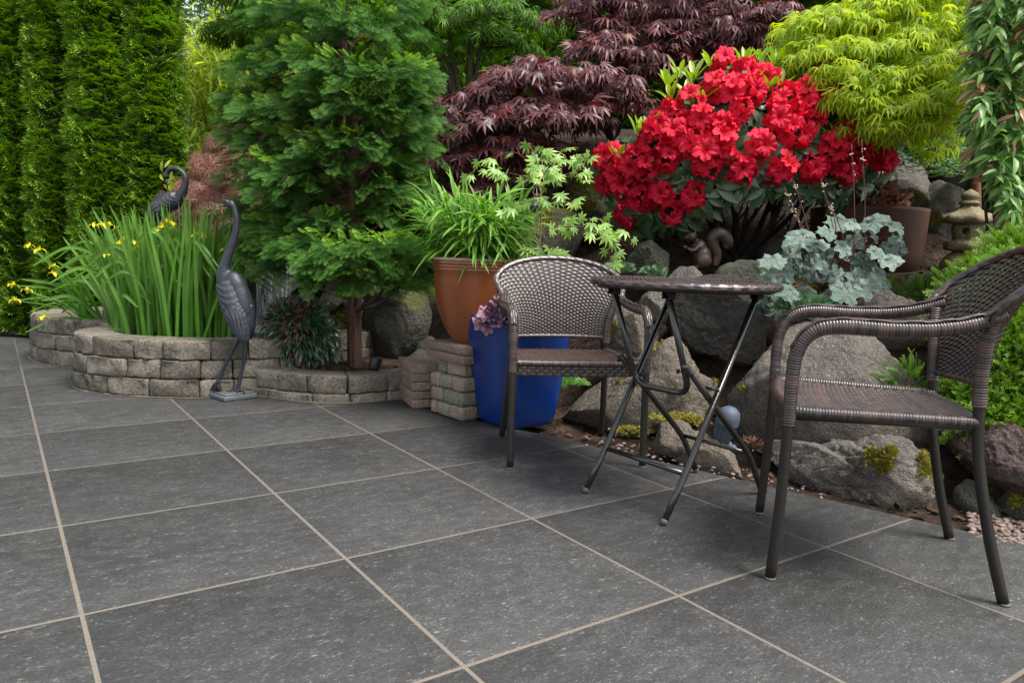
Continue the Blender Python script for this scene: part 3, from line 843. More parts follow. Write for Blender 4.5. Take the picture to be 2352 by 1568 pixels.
for k in range(3):                         # three courses of cobbles, both visible faces
    z0 = k*hs; z1 = z0+hs
    ws = [[0.105, 0.105, 0.05], [0.10, 0.155], [0.09, 0.10, 0.075]][k]
    if k == 1: ws = [0.155, 0.105]
    t = 0.0
    for i, w in enumerate(ws):             # left face, going away from the near corner
        dep = 0.105
        c = n2 + a2*(t+w/2) + b2*(dep/2)
        quad_box(st, 'cobble', c, a2, (w, dep), z0, z1, M_COBBLE_T if (i+k) % 2 == 0 else M_COBBLE_G, 40+k*7+i, 0.013, 0.004); t += w
    for i in range(2):                     # right face
        w = 0.10; c = n2 + b2*(0.105 + w*i + w/2) + a2*(0.08)
        quad_box(st, 'cobble', c, b2, (w, 0.16), z0, z1, M_COBBLE_G if (i+k) % 2 else M_COBBLE_T, 60+k*5+i, 0.013, 0.004)
    c = n2 + b2*0.20 + a2*0.21
    quad_box(st, 'cobble', c, b2, (0.20, 0.1), z0, z1, M_COBBLE_G, 80+k, 0.013, 0.004)
c = n2 + a2*0.07 + b2*0.10; quad_box(st, 'cobble', n2 + a2*0.10 + b2*0.105, a2, (0.14, 0.15), 3*hs, 3*hs+0.065, M_COBBLE_T, 90, 0.01, 0.004)
quad_box(st, 'cobble', n2 + a2*0.21 + b2*0.105, a2, (0.075, 0.15), 3*hs, 3*hs+0.065, M_COBBLE_G, 91, 0.01, 0.004)
quad_box(st, 'cobble', n2 + a2*0.12 + b2*0.24, a2, (0.2, 0.11), 3*hs, 3*hs+0.065, M_COBBLE_G, 92, 0.01, 0.004)
zt = 3*hs+0.065
for k in range(2):
    quad_box(st, 'paver', n2 + a2*0.145 + b2*0.155, a2, (0.305, 0.305), zt+k*0.044, zt+(k+1)*0.044, M_PAVER, 95+k, 0.004)
Z_STACK = zt + 0.088
pc = n2 + a2*0.125 + b2*0.155

# ================================================================== POTS
def m_glaze(name, a, b, c=None, rough=0.12, sc=6, streak=(1, 1, 0.15)):
    s = NT(name); co = s.coord(streak)
    n = s.noise(co, sc, 5, 0.6, 0.4); n2 = s.noise(s.coord(), 60, 3)
    col = s.mix(s.ramp(n, 0.3, 0.7), a, b)
    if c: col = s.mix(s.ramp(s.noise(s.coord(), 3.5, 4), 0.5, 0.7, 0, 0.6), col, c)
    col = s.mix(s.ramp(n2, 0.62, 0.75, 0, 0.35), col, tuple(x*0.4 for x in a))
    return s.pbr(col, s.ramp(n2, 0.2, 0.8, rough, rough+0.16), nrm=s.bump(s.noise(s.coord(), 9, 2), 0.25, 0.01), spec=0.6 if rough < .3 else .2)
M_COPPER = m_glaze('copper_glaze', (0.17, 0.045, 0.014), (0.27, 0.085, 0.030), (0.17, 0.078, 0.036), 0.08, 5)
M_RIM = m_simple('worn_rim', (0.30, 0.20, 0.15), (0.42, 0.34, 0.28), 0.25, 14, 0.2, spec=0.6)
M_BLUE = m_glaze('cobalt_glaze', (0.003, 0.016, 0.100), (0.005, 0.040, 0.23), (0.008, 0.024, 0.07), 0.13, 7)
M_BOWL = m_glaze('brown_bowl_glaze', (0.038, 0.017, 0.010), (0.075, 0.034, 0.019), (0.03, 0.018, 0.013), 0.5, 5)
R1 = 0.208; Hc = 0.405
prof = [(0.08, 0), (0.094, 0.0), (0.100, 0.010), (0.128, 0.045), (0.152, 0.09), (0.172, 0.145), (0.187, 0.205), (0.195, 0.265), (0.199, 0.31), (0.199, 0.345), (0.203, 0.350),
        (0.2035, 0.356), (0.199, 0.360), (0.2045, 0.364), (0.205, 0.370), (0.200, 0.374), (0.206, 0.378), (0.2075, 0.386), (0.204, 0.390), (0.209, 0.396)]
pv, pf = lathe([(r*R1/0.209, z*Hc/0.405) for r, z in prof], 72)
pot = thing('copper_pot', (pc[0], pc[1], Z_STACK), 'round glazed copper brown pot of green bamboo grass on the brick stack', 'pot')
part(pot, 'bowl_body', mk_mesh('bowl_body', pv + np.array([pc[0], pc[1], Z_STACK]), pf, smooth=True), M_COPPER)
rv, rf = lathe([(R1, Hc-0.009), (R1+0.002, Hc-0.003), (R1-0.003, Hc+0.003), (R1-0.018, Hc+0.003), (R1-0.024, Hc-0.002), (R1-0.026, Hc-0.05)], 72)
part(pot, 'rim', mk_mesh('rim', rv + np.array([pc[0], pc[1], Z_STACK]), rf, smooth=True), M_RIM)
sv_, sf_ = lathe([(0.0001, Hc-0.03), (R1-0.026, Hc-0.035)], 40)
part(pot, 'soil', mk_mesh('soil', sv_ + np.array([pc[0], pc[1], Z_STACK]), [tuple(reversed(f)) for f in sf_], smooth=True), M_SOIL)
POT = Vector((pc[0], pc[1], Z_STACK + Hc - 0.03))
# blue square pot
bn = G(1176, 986); bl = G(1120, 972); br = G(1268, 976)
bax, bbx = corner_axes(bn, bl, br)
BH = 0.485; ZB = 1.05
bcen = np.array(bn[:2]) + (bax + bbx)*0.115
bang = math.atan2(bbx[1], bbx[0]) + PI/4
def sq(r, z): return (r, z)
prof = [(0.13, 0), (0.158, 0.002), (0.168, 0.02), (0.188, 0.12), (0.210, 0.26), (0.224, 0.38), (0.230, 0.455), (0.232, 0.478), (0.230, 0.485), (0.212, 0.485), (0.208, 0.475), (0.200, 0.38)]
def sqlathe(prof, rot, cen, seg=96, pw=9.0):
    V = []; F = []
    for r, z in prof:
        for j in range(seg):
            a = 2*PI*j/seg; c_, s_ = math.cos(a), math.sin(a)
            h = r/math.sqrt(2)*1.15*(BH/0.485)**0
            k = (abs(c_)**pw + abs(s_)**pw)**(-1.0/pw)
            x, y = h*k*c_, h*k*s_
            V.append((cen[0] + x*math.cos(rot)-y*math.sin(rot), cen[1] + x*math.sin(rot)+y*math.cos(rot), z*ZB))
    for i in range(len(prof)-1):
        for j in range(seg):
            k = (j+1) % seg; F.append((i*seg+j, i*seg+k, (i+1)*seg+k, (i+1)*seg+j))
    return np.array(V), F
bp = thing('blue_pot', (bcen[0], bcen[1], 0), 'tall square cobalt blue glazed pot behind the left wicker chair', 'pot')
rot = math.atan2(bbx[1], bbx[0])
v_, f_ = sqlathe(prof[:9], rot, bcen); part(bp, 'pot_wall', mk_mesh('pot_wall', v_, f_, smooth=True), M_BLUE)
M_BRIM = m_simple('worn_blue_rim', (0.09, 0.035, 0.04), (0.02, 0.05, 0.16), 0.25, 20, 0.2, spec=0.6)
v_, f_ = sqlathe([(0.231, 0.4855), (0.228, 0.488), (0.214, 0.488), (0.208, 0.480), (0.200, 0.38)], rot, bcen); part(bp, 'rim', mk_mesh('rim', v_, f_, smooth=True), M_BRIM)
v_, f_ = sqlathe([(0.001, 0.445), (0.206, 0.44)], rot, bcen); part(bp, 'soil', mk_mesh('soil', v_, [tuple(reversed(f)) for f in f_], smooth=True), M_SOIL)
BPOT = Vector((bcen[0], bcen[1], 0.445*ZB))
# brown bowl planter
bo = at(1985, 588, 4.85); bz = terrain(bo[0], bo[1]) - 0.01
bzt = at(1985, 478, 4.72)[2]; hb = bzt - bz
bowl = thing('brown_bowl', (bo[0], bo[1], bz), 'wide shallow brown glazed bowl planter behind the silver heuchera', 'planter')
v_, f_ = lathe([(0.27, -.02), (0.305, 0.0), (0.325, hb*0.3), (0.340, hb*0.7), (0.343, hb*0.95), (0.345, hb), (0.335, hb+0.004), (0.32, hb-0.01), (0.31, hb-0.06)], 72)
part(bowl, 'bowl_wall', mk_mesh('bowl_wall', v_+np.array([bo[0], bo[1], bz]), f_, smooth=True), M_BOWL)
v_, f_ = lathe([(0.0001, hb-0.025), (0.32, hb-0.03)], 40); part(bowl, 'soil', mk_mesh('soil', v_+np.array([bo[0], bo[1], bz]), [tuple(reversed(f)) for f in f_]), M_SOIL)
BOWL = Vector((bo[0], bo[1], bz+hb-0.03))

# ================================================================== STONE LANTERN
M_LANT = m_block('sandstone_concrete', (0.16, 0.13, 0.075), (0.25, 0.21, 0.13), (0.34, 0.30, 0.2), 0)
lc = at(2212, 600, 4.9); lz = terrain(lc[0], lc[1])-0.02
ztop = at(2208, 434, 4.9)[2]; LH = ztop-lz; k = LH/0.60
lan = thing('stone_lantern', (lc[0], lc[1], lz), 'small tan cast stone garden lantern with a hexagonal roof and round opening', 'lantern')
def hexring(prof, n=6, rot=0.25, bow=0.0, cz=lz, soft=1):
    """stack of n-gon rings; prof [(r,z,cornerlift)]"""
    m = n*6; V = []; F = []
    for pr in prof:
        r, z = pr[0], pr[1]; lift = pr[2] if len(pr) > 2 else 0
        for j in range(m):
            a = 2*PI*j/m; q = (a % (2*PI/n)) - PI/n
            kk = math.cos(PI/n)/math.cos(q) if n < 20 else 1
            cf = (abs(q)/(PI/n))**3
            V.append((lc[0]+r*k/kk*math.cos(PI/n)**0*math.cos(a+rot)*(kk*kk), lc[1]+r*k/kk*(kk*kk)*math.sin(a+rot), cz+(z+lift*cf)*k))
    for i in range(len(prof)-1):
        for j in range(m):
            q = (j+1) % m; F.append((i*m+j, i*m+q, (i+1)*m+q, (i+1)*m+j))
    F.append(tuple((len(prof)-1)*m+j for j in range(m)))
    return np.array(V), F
def boolcut(me, cutters):
    a = bpy.data.objects.new('tmp_a', me); COL.objects.link(a); tmp = []
    for V, F in cutters:
        cme = mk_mesh('tmp_c', V, F); c = bpy.data.objects.new('tmp_c', cme); COL.objects.link(c); tmp.append(c)
        md = a.modifiers.new('b', 'BOOLEAN'); md.operation = 'DIFFERENCE'; md.object = c; md.solver = 'EXACT'
    dg = bpy.context.evaluated_depsgraph_get()
    res = bpy.data.meshes.new_from_object(a.evaluated_get(dg))
    for o in [a]+tmp: bpy.data.objects.remove(o)
    return res
def closed(V, F, m): return V, F + [tuple(reversed(range(m)))]
# base dome with arched feet
v_, f_ = lathe([(0.115, 0.0), (0.145, 0.005), (0.155, 0.03), (0.150, 0.07), (0.130, 0.115), (0.100, 0.145), (0.08, 0.155)], 48)
v_ = v_*k + np.array([lc[0], lc[1], lz]); f_ = f_ + [tuple(reversed(range(48))), tuple(6*48+j for j in range(48))]
cut = []
for aa in (-1.25, -2.25, -0.2):
    dx, dy = math.cos(aa), math.sin(aa)
    pts = [(lc[0]+dx*q*k, lc[1]+dy*q*k, lz+0.012*k) for q in (0.05, 0.25)]
    cut.append(tube(pts, 0.042*k, 14))
dome = boolcut(mk_mesh('base', v_, f_), cut); part(lan, 'base', dome, M_LANT)
v_, f_ = hexring([(0.07, 0.155), (0.135, 0.175), (0.145, 0.18), (0.145, 0.225), (0.135, 0.232), (0.09, 0.236), (0.088, 0.250), (0.02, 0.25)]); part(lan, 'platform', mk_mesh('platform', *closed(v_, f_, 36)), M_LANT)
v_, f_ = hexring([(0.085, 0.2502), (0.100, 0.30), (0.105, 0.335), (0.085, 0.36)], rot=0.25)
v_, f_ = closed(v_, f_, 36)
dirc = unit(np.array([0-lc[0]-0.35, 0-lc[1]]));
cy = tube([(lc[0]-dirc[0]*0.02, lc[1]-dirc[1]*0.02, lz+0.303*k), (lc[0]+dirc[0]*0.2, lc[1]+dirc[1]*0.2, lz+0.303*k)], 0.026*k, 20)
cy2 = tube([(lc[0], lc[1], lz+0.303*k), (lc[0]+0.2, lc[1]-0.07, lz+0.303*k)], 0.028*k, 16)
part(lan, 'fire_box', boolcut(mk_mesh('fire_box', v_, f_), [cy, cy2]), M_LANT)
v_, f_ = hexring([(0.09, 0.352), (0.165, 0.362, .012), (0.178, 0.372, .022), (0.172, 0.400, .02), (0.150, 0.415, .012), (0.115, 0.432, .006), (0.085, 0.455), (0.062, 0.478), (0.05, 0.49)]); part(lan, 'roof', mk_mesh('roof', *closed(v_, f_, 36)), M_LANT)
v_, f_ = lathe([(0.045, 0.489), (0.068, 0.493), (0.070, 0.505), (0.058, 0.515), (0.046, 0.518), (0.048, 0.530), (0.056, 0.540), (0.058, 0.556), (0.048, 0.572), (0.03, 0.585), (0.004, 0.600)], 32)
part(lan, 'finial', mk_mesh('finial', v_*k + np.array([lc[0], lc[1], lz]), f_, smooth=True), M_LANT)

# ================================================================== BLOBS (sculpted figures)
def remesh(pieces, voxel, smooth=4, name='figure'):
    V = []; F = []; n = 0
    for v, f in pieces:
        V.append(np.asarray(v, float)); F += [tuple(i+n for i in q) for q in f]; n += len(v)
    me = mk_mesh('tmp', np.concatenate(V), F)
    o = bpy.data.objects.new('tmp', me); COL.objects.link(o)
    md = o.modifiers.new('r', 'REMESH'); md.mode = 'VOXEL'; md.voxel_size = voxel
    m2 = o.modifiers.new('s', 'SMOOTH'); m2.iterations = smooth; m2.factor = 0.6
    dg = bpy.context.evaluated_depsgraph_get()
    res = bpy.data.meshes.new_from_object(o.evaluated_get(dg)); bpy.data.objects.remove(o)
    res.polygons.foreach_set('use_smooth', np.ones(len(res.polygons), dtype=bool)); res.name = name
    return res
def ell(c, r, R=None, seg=20, rings=14):
    v, f = sphere((0, 0, 0), r, seg, rings)
    if R is not None: v = v @ np.array(R.to_3x3()).T
    return v + np.array(c), f

# crane statues ----------------------------------------------------
def m_cast(name, a, b, c):
    s = NT(name); co = s.coord(); n = s.noise(co, 55, 4, 0.7); n2 = s.noise(co, 7, 5, 0.75)
    col = s.mix(s.ramp(n2, 0.3, 0.7), a, b); col = s.mix(s.ramp(n2, 0.69, 0.73, 0, 1), col, c)
    return s.pbr(col, 0.42, 0.0, s.bump(n, 0.45, 0.006), 0.5)
M_CRANE = m_cast('painted_cast_metal', (0.012, 0.014, 0.020), (0.030, 0.034, 0.046), (0.30, 0.30, 0.28))
M_CRANE_L = m_cast('slate_paint_weathered', (0.026, 0.030, 0.040), (0.055, 0.062, 0.078), (0.26, 0.26, 0.24))
def crane(root, D, v, spec, px):
    """spec in picture points at distance v; every point becomes a place in 3-D"""
    pass
def ppt(v):                       # helper: picture points at distance v (+offset)
    return lambda x, y, dv=0.0: np.array(at(x, y, v+dv))
def feather_wing(c, ax, up, side, L, H, thick, rows, seed=0):
    """wing shell with overlapping ridged feathers. ax: direction from shoulder to tail, up, side: outward"""
    V = []; F = []; nu, nv_ = 46, 40
    for i in range(nu+1):
        t = i/nu
        for j in range(nv_+1):
            q = j/nv_*2-1
            wid = H*(0.30+0.70*math.sin(PI*min(1, 0.25+t*0.62))**0.9)*(1 if t < 0.75 else 1-((t-0.75)/0.25)**2*0.55)
            y = q*wid
            # long feathers: curved ridges following the body
            m_ = min(1, max(0, (t-.38)/.2)); ph = (1-m_)*(t*9.0+(q*q)*1.1-q*.6) + m_*((q*0.5+0.5)*rows + t*1.9)
            fr = ph - math.floor(ph)
            ridge = (1-fr)**0.6*(0.006+.004*m_) + 0.002*math.sin(t*70)*0
            dome = thick*math.sqrt(max(0, 1-q*q))*math.sin(PI*min(1.0, 0.12+t*0.80))**0.5
            V.append(c + ax*(t*L) + up*(y - 0.10*L*math.sin(PI*t)*0) + side*(dome + ridge))
    for i in range(nu):
        for j in range(nv_):
            a = i*(nv_+1)+j; F.append((a, a+1, a+nv_+2, a+nv_+1))
    n0 = len(V)
    V2 = [p - side*0.02 for p in V]; F2 = [tuple(reversed([i+n0 for i in f])) for f in F]
    return np.array(V+V2), F+F2
# front crane, standing on a slab, head up
fv = 3.83; p = ppt(fv)
cr0 = at(520, 905, fv)
crane1 = thing('crane_statue', (float(G(520, 903)[0]), float(G(520, 903)[1]), 0), 'dark cast crane statue with head raised, standing on a slab before the pond wall', 'statue')
bodyc = p(551, 690)
ax = unit(p(566, 752)-p(531, 640)); side = np.array([0, -1.0, 0]); up = unit(np.cross(side, ax))
if up[0] < 0: up = -up
Rm = Matrix((Vector(ax), Vector(side), Vector(up))).transposed()
pieces = [ell(bodyc, (0.145, 0.056, 0.062), Rm), ell(p(541, 660), (0.088, 0.052, 0.057), Rm), ell(p(560, 728), (0.10, 0.045, 0.055), Rm)]
nk = catmull([p(523, 665), p(514, 640), p(514, 617), p(522, 592), p(533, 562), p(541, 532), p(543, 508), p(540, 487), p(533, 472), p(526, 466)], 8)
nr = np.interp(np.linspace(0, 1, len(nk)), [0, .12, .25, .4, .6, .8, .92, 1], [.046, .038, .028, .021, .0175, .0155, .020, .016])
pieces.append(tube(nk, nr, 14)); pieces.append(ell(p(530, 469), (0.024, 0.019, 0.021)))
pieces.append(tube(catmull([p(527, 715), p(538, 740), p(548, 760)], 4), np.linspace(.036, .014, 9), 10))
pieces.append(tube(catmull([p(565, 730, .0), p(568, 752), p(569, 768)], 4), np.linspace(.030, .012, 9), 10))
body = part(crane1, 'body', remesh(pieces, 0.0065, 5, 'body'), M_CRANE)
for nm, a, b in (('beak', (529, 466), (505, 458)), ('beak', (528, 470), (508, 466))):
    t = tube([p(*a), (p(*a)+p(*b))/2, p(*b)], [0.012, 0.007, 0.002], 8); part(crane1, nm, mk_mesh(nm, *t, smooth=True), M_CRANE)
for s_ in (1,):
    w = feather_wing(p(520, 646) + side*0.020, unit(p(572, 765)-p(526, 632)), up, side, 0.315, 0.060, 0.046, 6.5)
    part(crane1, 'wing', mk_mesh('wing', *w, smooth=True), M_CRANE_L)
    w = feather_wing(p(520, 646) - side*0.020, unit(p(572, 765)-p(526, 632)), up, -side, 0.315, 0.060, 0.046, 6.5)
    part(crane1, 'wing', mk_mesh('wing', w[0], [tuple(reversed(f)) for f in w[1]], smooth=True), M_CRANE_L)
tl = tube(catmull([p(575, 700), p(580, 730), p(577, 752), p(568, 770)], 5), np.linspace(.03, .008, 16), 10, flat=0.6); part(crane1, 'tail', mk_mesh('tail', *tl, smooth=True), M_CRANE)
def leg(root, pts, r, nm='leg'):
    P = catmull(pts, 10); n = len(P); rr = np.interp(np.linspace(0, 1, n), [0, .3, .38, .5, .95, 1], [r*1.2, r*1.1, r*1.35, r, r, r*1.5])
    rr = rr*(1+0.08*np.sin(np.arange(n)*2.6)); part(root, nm, mk_mesh(nm, *tube(P, rr, 10), smooth=True), M_CRANE)
leg(crane1, [p(548, 758), p(549, 772), p(534, 806), p(512, 848), p(500, 878)], 0.0085)
leg(crane1, [p(569, 765, .03), p(566, 790, .03), p(558, 840, .03), p(549, 882, .03), p(548, 895, .03)], 0.0085)
def toes(root, c, dirs, L, lift=0.0):
    mb = MB()
    for d in dirs:
        d = unit(np.array(d)); P = [c, c+d*L*0.5+np.array([0, 0, lift]), c+d*L]
        mb.add(*tube(catmull(P, 4), np.linspace(.007, .003, 9), 8, flat=0.8))
    part(root, 'foot', mb.mesh('foot'), M_CRANE)
c = p(500, 880)
mb = MB()
for q in ([(500, 878), (491, 884), (484, 896)], [(500, 878), (494, 890), (490, 899)], [(500, 879), (501, 890), (499, 900)], [(500, 877), (511, 876), (517, 880)]):
    mb.add(*tube(catmull([p(*w) for w in q], 4), np.linspace(.010, .004, 9), 8))
mb.add(*tube([p(501, 880), p(502, 898)], 0.008, 8))
part(crane1, 'foot', mb.mesh('foot'), M_CRANE)
toes(crane1, np.array([float(p(548, 897, .03)[0]), fv+.03, 0.038]), [(-1, -.15, -.08), (.9, -.7, -.08), (.2, -1, -.08), (.8, .6, 0)], 0.06, 0.006)
# slab
M_SLAB = m_cast('slab_cast', (0.055, 0.062, 0.075), (0.12, 0.13, 0.14), (0.42, 0.42, 0.40))
qn, ql, qr = G(515, 924), G(452, 908), G(588, 915)
sa, sb = corner_axes(qn, ql, qr)
wa, wb = 0.185, 0.185
cc = np.array(qn[:2]) + sa*wa/2 + sb*wb/2
quad_box(crane1, 'base_slab', cc, sa, (wa, wb), 0.0, 0.026, M_SLAB, 5, 0.004, 0.0008)
quad_box(crane1, 'slab_top', cc, sa, (wa-0.03, wb-0.03), 0.024, 0.034, M_SLAB, 6, 0.003, 0.0008)
# rear crane, preening, in the iris
fv2 = 5.05; p = ppt(fv2)
crane2 = thing('crane_statue', (float(at(375, 560, fv2)[0]), fv2, 0.12), 'dark cast crane statue with arched neck and lowered beak behind the yellow irises', 'statue')
ax = unit(p(349, 490)-p(400, 455)); up = unit(np.cross(side, ax))
if up[2] < 0: up = -up
Rm = Matrix((Vector(ax), Vector(side), Vector(up))).transposed()
pieces = [ell(p(375, 466), (0.115, 0.055, 0.058), Rm), ell(p(397, 462), (0.06, 0.045, 0.045), Rm)]
nk = catmull([p(392, 470), p(404, 466), p(414, 452), p(423, 432), p(426, 414), p(421, 400), p(410, 390), p(397, 387.5), p(387, 392), p(381.5, 402), p(381.5, 411)], 7)
nr = np.interp(np.linspace(0, 1, len(nk)), [0, .15, .35, .6, .85, .95, 1], [.048, .036, .022, .0175, .017, .023, .014])
pieces += [tube(nk, nr, 12), tube(catmull([p(372, 480), p(364, 497), p(359, 512)], 4), np.linspace(.035, .012, 9), 10)]
part(crane2, 'body', remesh(pieces, 0.006, 5, 'body'), M_CRANE)
t = tube([p(381.5, 408), p(383, 424), p(386, 438)], [0.011, 0.006, 0.002], 8); part(crane2, 'beak', mk_mesh('beak', *t, smooth=True), M_CRANE)
for s_ in (1, -1):
    w = feather_wing(p(404, 452) + side*0.012*s_, unit(p(341, 500)-p(404, 452)), up, side*s_, 0.245, 0.055, 0.05, 5.5)
    part(crane2, 'wing', mk_mesh('wing', w[0], w[1] if s_ > 0 else [tuple(reversed(f)) for f in w[1]], smooth=True), M_CRANE_L)
for (x0, x1) in ((359, 356), (368, 372)):
    P = catmull([p(x0, 508), p(x0+1, 560), p(x1, 640), p(x1, 760)], 6); part(crane2, 'leg', mk_mesh('leg', *tube(P, 0.009, 8), smooth=True), M_CRANE)

# squirrel figure -----------------------------------------------
sv2 = 4.45; p = ppt(sv2)
M_SQ = m_cast('weathered_terracotta_shaded', (0.030, 0.017, 0.012), (0.062, 0.036, 0.026), (0.08, 0.055, 0.04))  # base colours darkened to carry the shade the figure sits in
sq_ = at(1625, 622, sv2); szb = sq_[2]
squ = thing('squirrel_statue', (sq_[0], sv2, szb), 'brown squirrel garden figure holding a nut under the rhododendron', 'statue')
pieces = [ell(p(1612, 592), (0.055, 0.055, 0.075)), ell(p(1606, 570), (0.042, 0.044, 0.055)), ell(p(1588, 544), (0.034, 0.030, 0.028)), ell(p(1578, 546), (0.020, 0.017, 0.015)),
          ell(p(1617, 600, -.04), (0.045, 0.022, 0.042)), ell(p(1617, 600, .04), (0.045, 0.022, 0.042)), ell(p(1606, 614, -.03), (0.045, 0.018, 0.012)),
          tube(catmull([p(1596, 560), p(1600, 575), p(1602, 590)], 4), 0.030, 10),
          tube(catmull([p(1604, 566, -.035), p(1592, 576, -.045), p(1577, 570, -.03)], 4), np.linspace(.017, .010, 9), 8),
          tube(catmull([p(1604, 566, .035), p(1592, 576, .045), p(1577, 570, .03)], 4), np.linspace(.017, .010, 9), 8)]
for s_ in (-.018, .018): pieces.append(ell(p(1597, 532, s_), (0.007, 0.006, 0.015)))
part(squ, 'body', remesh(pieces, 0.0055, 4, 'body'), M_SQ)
pieces = [tube(catmull([p(1640, 612), p(1646, 585), p(1638, 565), p(1636, 548), p(1650, 538), p(1666, 546), p(1671, 562), p(1660, 568)], 6),
               np.interp(np.linspace(0, 1, 43), [0, .3, .55, .8, 1], [.024, .034, .042, .036, .016]), 14)]
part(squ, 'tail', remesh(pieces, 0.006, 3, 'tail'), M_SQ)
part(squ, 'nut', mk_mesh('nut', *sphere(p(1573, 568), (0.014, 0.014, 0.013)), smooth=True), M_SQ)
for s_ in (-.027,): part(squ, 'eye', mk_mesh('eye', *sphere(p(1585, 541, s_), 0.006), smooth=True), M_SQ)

# ================================================================== SPOTLIGHTS
M_BLK = m_simple('black_plastic', (0.012, 0.012, 0.014), (0.02, 0.02, 0.024), 0.45, 40, 0.1)
M_FADE = m_simple('faded_blue_grey_plastic', (0.050, 0.068, 0.098), (0.075, 0.097, 0.135), 0.6, 30, 0.2)
q = at(860, 838, 4.05)
sp = thing('garden_spotlight', (q[0], q[1], 0.13), 'small round black spotlight on the planter wall by the trunk', 'spotlight')
v_, f_ = lathe([(0.001, -0.035), (0.024, -0.033), (0.031, -0.015), (0.033, 0.03), (0.031, 0.045), (0.026, 0.045), (0.024, 0.03), (0.001, 0.02)], 28)
R_ = Matrix.Rotation(math.radians(12), 3, 'Y') @ Matrix.Rotation(math.radians(-10), 3, 'X')
part(sp, 'lamp_head', mk_mesh('lamp_head', v_ @ np.array(R_).T + np.array(q), f_, smooth=True), M_BLK)
part(sp, 'spike', mk_mesh('spike', *tube([q-Vector((0, 0, .03)), q-Vector((0, 0, .1))], 0.008, 10)), M_BLK)
q = np.array(at(1667, 975, 2.93)); qb = np.array(at(1675, 1060, 2.93))
sp = thing('garden_spotlight', (float(qb[0]), 2.93, max(0.0, float(qb[2])-0.01)), 'faded blue grey ribbed spotlight on a black spike seen between the table legs', 'spotlight')
mb = MB(); seg = 48; prof = [(0.002, 0.078), (0.022, 0.074), (0.038, 0.06), (0.0445, 0.035), (0.0455, 0.012), (0.046, 0.010), (0.0455, 0.005), (0.043, -0.02), (0.038, -0.05), (0.033, -0.078), (0.028, -0.082), (0.002, -0.084)]
V = []; F = []
for i, (r, z) in enumerate(prof):
    for j in range(seg):
        a = 2*PI*j/seg; rr = r
        if 6 <= i <= 9: rr = r*(1 - 0.16*(1 if j % 4 < 2 else 0))
        V.append((rr*math.cos(a), rr*math.sin(a), z))
for i in range(len(prof)-1):
    for j in range(seg):
        kx = (j+1) % seg; F.append((i*seg+j, (i+1)*seg+j, (i+1)*seg+kx, i*seg+kx))
R_ = Matrix.Rotation(math.radians(9), 3, 'Y') @ Matrix.Rotation(math.radians(14), 3, 'X')
part(sp, 'lamp_head', mk_mesh('lamp_head', np.array(V) @ np.array(R_).T + q, F), M_FADE)
mb = MB(); mb.add(*tube([q+np.array([0.012, 0, -.075]), q+np.array([0.03, 0.01, -.10]), q+np.array([0.018, 0.01, -.125])], 0.014, 12)); mb.add(*sphere(q+np.array([0.032, -0.004, -.095]), 0.017))
part(sp, 'knuckle', mb.mesh('knuckle'), M_FADE)
mb = MB(); zb = float(qb[2]); mb.add(*tube([q+np.array([0.014, 0.01, -.115]), q+np.array([0.016, 0.01, -.21])], 0.010, 12))
mb.add(*tube([q+np.array([0.016, 0.01, -.150]), q+np.array([0.016, 0.01, -.158])], 0.020, 16))
mb.add(*tube([q+np.array([0.016, 0.01, -.20]), np.array([float(q[0])+0.016, 2.94, -0.02])], [0.014, 0.006], 8))
part(sp, 'spike', mb.mesh('spike', smooth=False), M_BLK)
cb = catmull([q+np.array([0.03, 0.01, -.12]), q+np.array([0.05, 0, -.16]), q+np.array([0.045, -.01, -.20]), q+np.array([0.06, 0.0, -.235])], 6)
part(sp, 'cable', mk_mesh('cable', *tube(cb, 0.003, 6), smooth=True), M_BLK)
# ================================================================== WICKER
def m_wicker():
    s = NT('dark_brown_wicker'); t = s.attr('tint'); co = s.coord()
    n = s.noise(co, 260, 2)
    col = s.mix(s.ramp(t, 0.05, 0.95), (0.012, 0.010, 0.011), (0.090, 0.048, 0.036))
    col = s.mix(s.ramp(n, 0.4, 0.65, 0, 0.4), col, (0.020, 0.020, 0.026))
    return s.pbr(col, 0.36, nrm=s.bump(n, 0.35, 0.001), spec=0.75)
M_WICK = m_wicker()
M_UNDER = m_simple('wicker_inner_strands', (0.012, 0.009, 0.008), None, 0.7, 60, 0)
M_METAL = m_simple('dark_bronze_powder_coat', (0.015, 0.012, 0.010), (0.022, 0.018, 0.015), 0.36, 220, 0.35, 0.0008, 0.4)
M_CAP = m_simple('grey_foot_cap', (0.10, 0.095, 0.09), None, 0.5, 40, 0)
def m_tubemetal():
    s = NT('glossy_hammered_bronze'); n = s.noise(s.coord(), 240, 2)
    return s.pbr((0.020, 0.017, 0.016), 0.22, 0.3, s.bump(n, 0.5, 0.0012), 0.8, 0.3, 0.1)
M_GLOSS = m_tubemetal()
